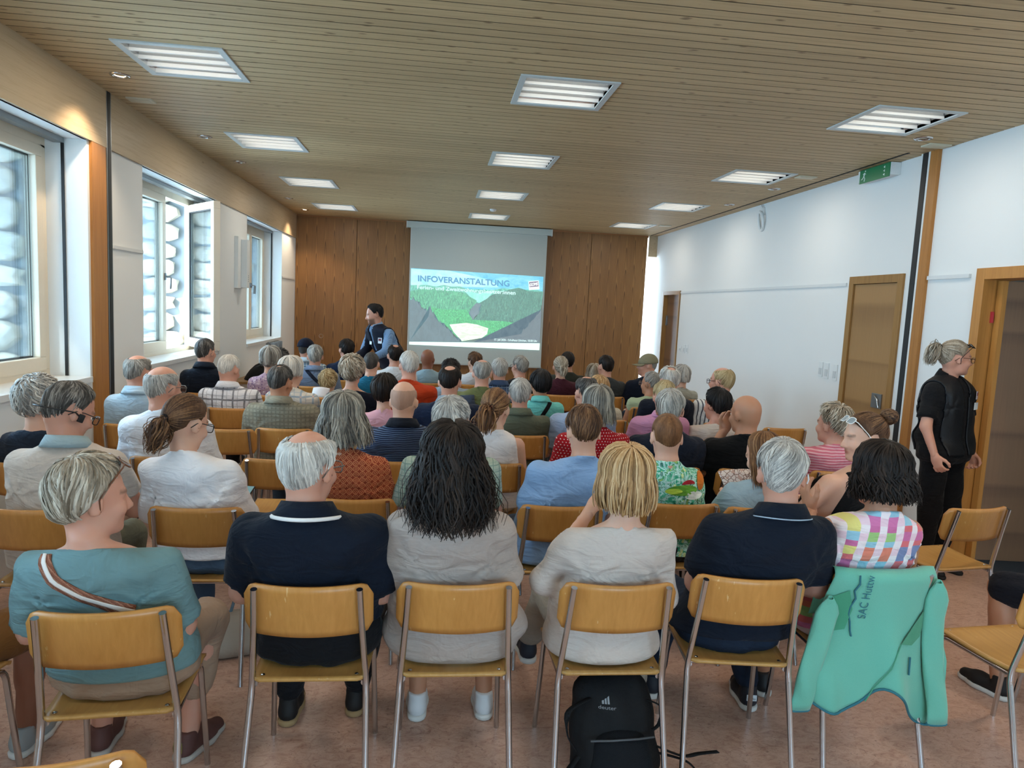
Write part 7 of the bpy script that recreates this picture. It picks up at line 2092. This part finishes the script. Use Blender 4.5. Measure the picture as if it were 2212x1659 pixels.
# ================================================================== SMALL THINGS
# beige bag on the floor
hb = empty('handbag', (-0.84, 3.34, 0), R_(20)); tag(hb, 'soft grey-beige handbag standing on the floor under the second row', 'bag')
f = Field(axis(-0.26, 0.26, 0.016), axis(-0.18, 0.18, 0.016), axis(-0.03, 0.34, 0.016))
f.cap((-0.12, 0, 0.07), (0.12, 0, 0.07), 0.075, None, 0.05); f.cap((-0.10, 0, 0.17), (0.10, 0, 0.17), 0.055, None, 0.08); f.cut((0, 0, -1), 0.0); f.cut((0, 0, 1), 0.22)
V, F = f.mesh(); me = mesh_np('bag_body', V, F); me.materials.append(plain('bag_beige', '#a59a8c', 0.7, 0, 0.3, 0.4, 50)); link('bag_body', me, hb)
MB().tube([(-0.09, 0, 0.2), (-0.06, 0, 0.31), (0.06, 0, 0.31), (0.09, 0, 0.2)], 0.008, 6).build('handle', plain('bag_strap_blue', '#6a8aa0', 0.7), hb)
# phones and papers (held things)
M_SCREEN = emit('phone_screen', '#8fb8bc', 0.4)
def phone(x, y, z, yaw, pitch, label):
    e = empty('phone', (x, y, z), 0); e.rotation_euler = (R_(pitch), 0, R_(yaw)); tag(e, label, 'phone')
    MB().box(-0.037, 0.037, -0.077, 0.077, -0.004, 0.004, 0.003).build('case', M_DARK, e)
    MB().box(-0.034, 0.034, -0.073, 0.073, 0.004, 0.0046).build('display', M_SCREEN, e)
phone(-1.44, 3.56, 0.66, -15, 25, 'smartphone with lit screen held by the man in the beige polo')
phone(-0.93, 3.53, 0.725, -10, 22, 'smartphone with lit screen held by the ponytailed woman in white')
phone(-1.44, 6.38, 0.80, -10, 30, 'dark smartphone held by the man in the window-pane check shirt')
def paper(x, y, z, rx, rz, w, h, label, name='paper', mat=None, printed=False, bend=0.02):
    e = empty(name, (x, y, z)); e.rotation_euler = (R_(rx), 0, R_(rz)); tag(e, label, 'booklet' if printed else 'paper')
    P = np.array([[(w * (u - 0.5), h * (v - 0.5), bend * math.sin(PI * u) + (0.5 * bend * abs(u - 0.5) if printed else 0)) for v in np.linspace(0, 1, 6)] for u in np.linspace(0, 1, 13)])
    MB().grid(P, True, 0.001 if not printed else 0.004).build('sheet', mat or plain('paper_white', '#dcdfe6', 0.6), e)
    return e
paper(-0.98, 6.22, 0.90, 55, -10, 0.15, 0.10, 'small white sheet of paper held by the white-haired woman')
@cached
def printed(name):
    t = NT(name); v = t.coord(); vo = t.n('ShaderNodeTexVoronoi', {'Vector': v, 'Scale': 38.0}, feature='DISTANCE_TO_EDGE'); n = t.noise(v, 40, 3)
    c = t.mix(t.math('LESS_THAN', vo.outputs[0], 0.06), srgb('#e6dcd8'), srgb('#7c5a50')); c = t.mix(t.math('GREATER_THAN', n, 0.6), c, srgb('#c9a79c'))
    return t.bsdf(c, 0.6)
paper(1.62, 3.44, 0.86, 48, 18, 0.22, 0.16, 'open printed booklet held by the girl in light blue', 'booklet', printed('booklet_print'), True, 0.015)
# headset of the man in the beige polo
p7 = PEOPLE[7]
hd = MB().tube([(0.082, 0.012, -0.025), (0.088, -0.02, -0.012), (0.086, -0.07, -0.02), (0.05, -0.122, -0.03), (0, -0.135, -0.032), (-0.05, -0.122, -0.03), (-0.086, -0.07, -0.02), (-0.088, -0.02, -0.012), (-0.082, 0.012, -0.025)], 0.0035, 6)
for s in (-1, 1): hd.box(s * 0.084 - 0.007, s * 0.084 + 0.007, 0.0, 0.024, -0.045, -0.01, 0.004)
o = hd.build('headset', M_DARK, p7['root']); o.matrix_local = p7['mh'] @ Matrix.Scale(p7['S'], 4)
# hearing aid of the silver-haired man
p5 = PEOPLE[5]
o = MB().tube([(0.086, -0.035, 0.0), (0.089, -0.036, -0.018), (0.086, -0.03, -0.034)], 0.0032, 6).build('hearing_aid', plain('hearing_aid_white', '#dfe2e4', 0.4), p5['root']); o.matrix_local = p5['mh']
# heel patch with lettering on the navy-white sneaker
for so in p5['shoes'][1:]:
    MB().box(-0.022, 0.022, -0.066, -0.062, 0.055, 0.082, 0.001).build('heel_patch', plain('heel_white', '#d9dcde', 0.6), so)
    me, co = text('lettering', 'adidas', 0, 0, 0, 0, None)
    u = (co[:, 0] - co[:, 0].min()) / np.ptp(co[:, 0]) - 0.5
    out = np.stack([u * 0.034, np.full(len(u), -0.0665), 0.062 + co[:, 1] * 0.013], 1).astype(np.float32)
    me.vertices.foreach_set('co', out.ravel()); me.update(); me.materials.clear(); me.materials.append(plain('lettering_navy', '#1a2232', 0.6)); link('lettering', me, so)
MB().box(-0.016, 0.016, -0.064, -0.058, 0.045, 0.085, 0.002).build('heel_tab', plain('heel_lime', '#a8b23c', 0.7), PEOPLE[1]['shoes'][1])
# white strap on the shoulder of the woman in checks
p6 = PEOPLE[6]
ribbon = [(-0.145, 0.985), (-0.140, 0.93), (-0.125, 0.86)]
# sweater laid over the shoulders of the man in olive
p36 = PEOPLE[36]
ribbon_on_back(p36, [(-0.11, 0.97), (-0.10, 0.90), (-0.06, 0.80)], 0.11, cloth('sweater_bluegrey', 'plain', '#4a5260'), 'sweater', 0.010)
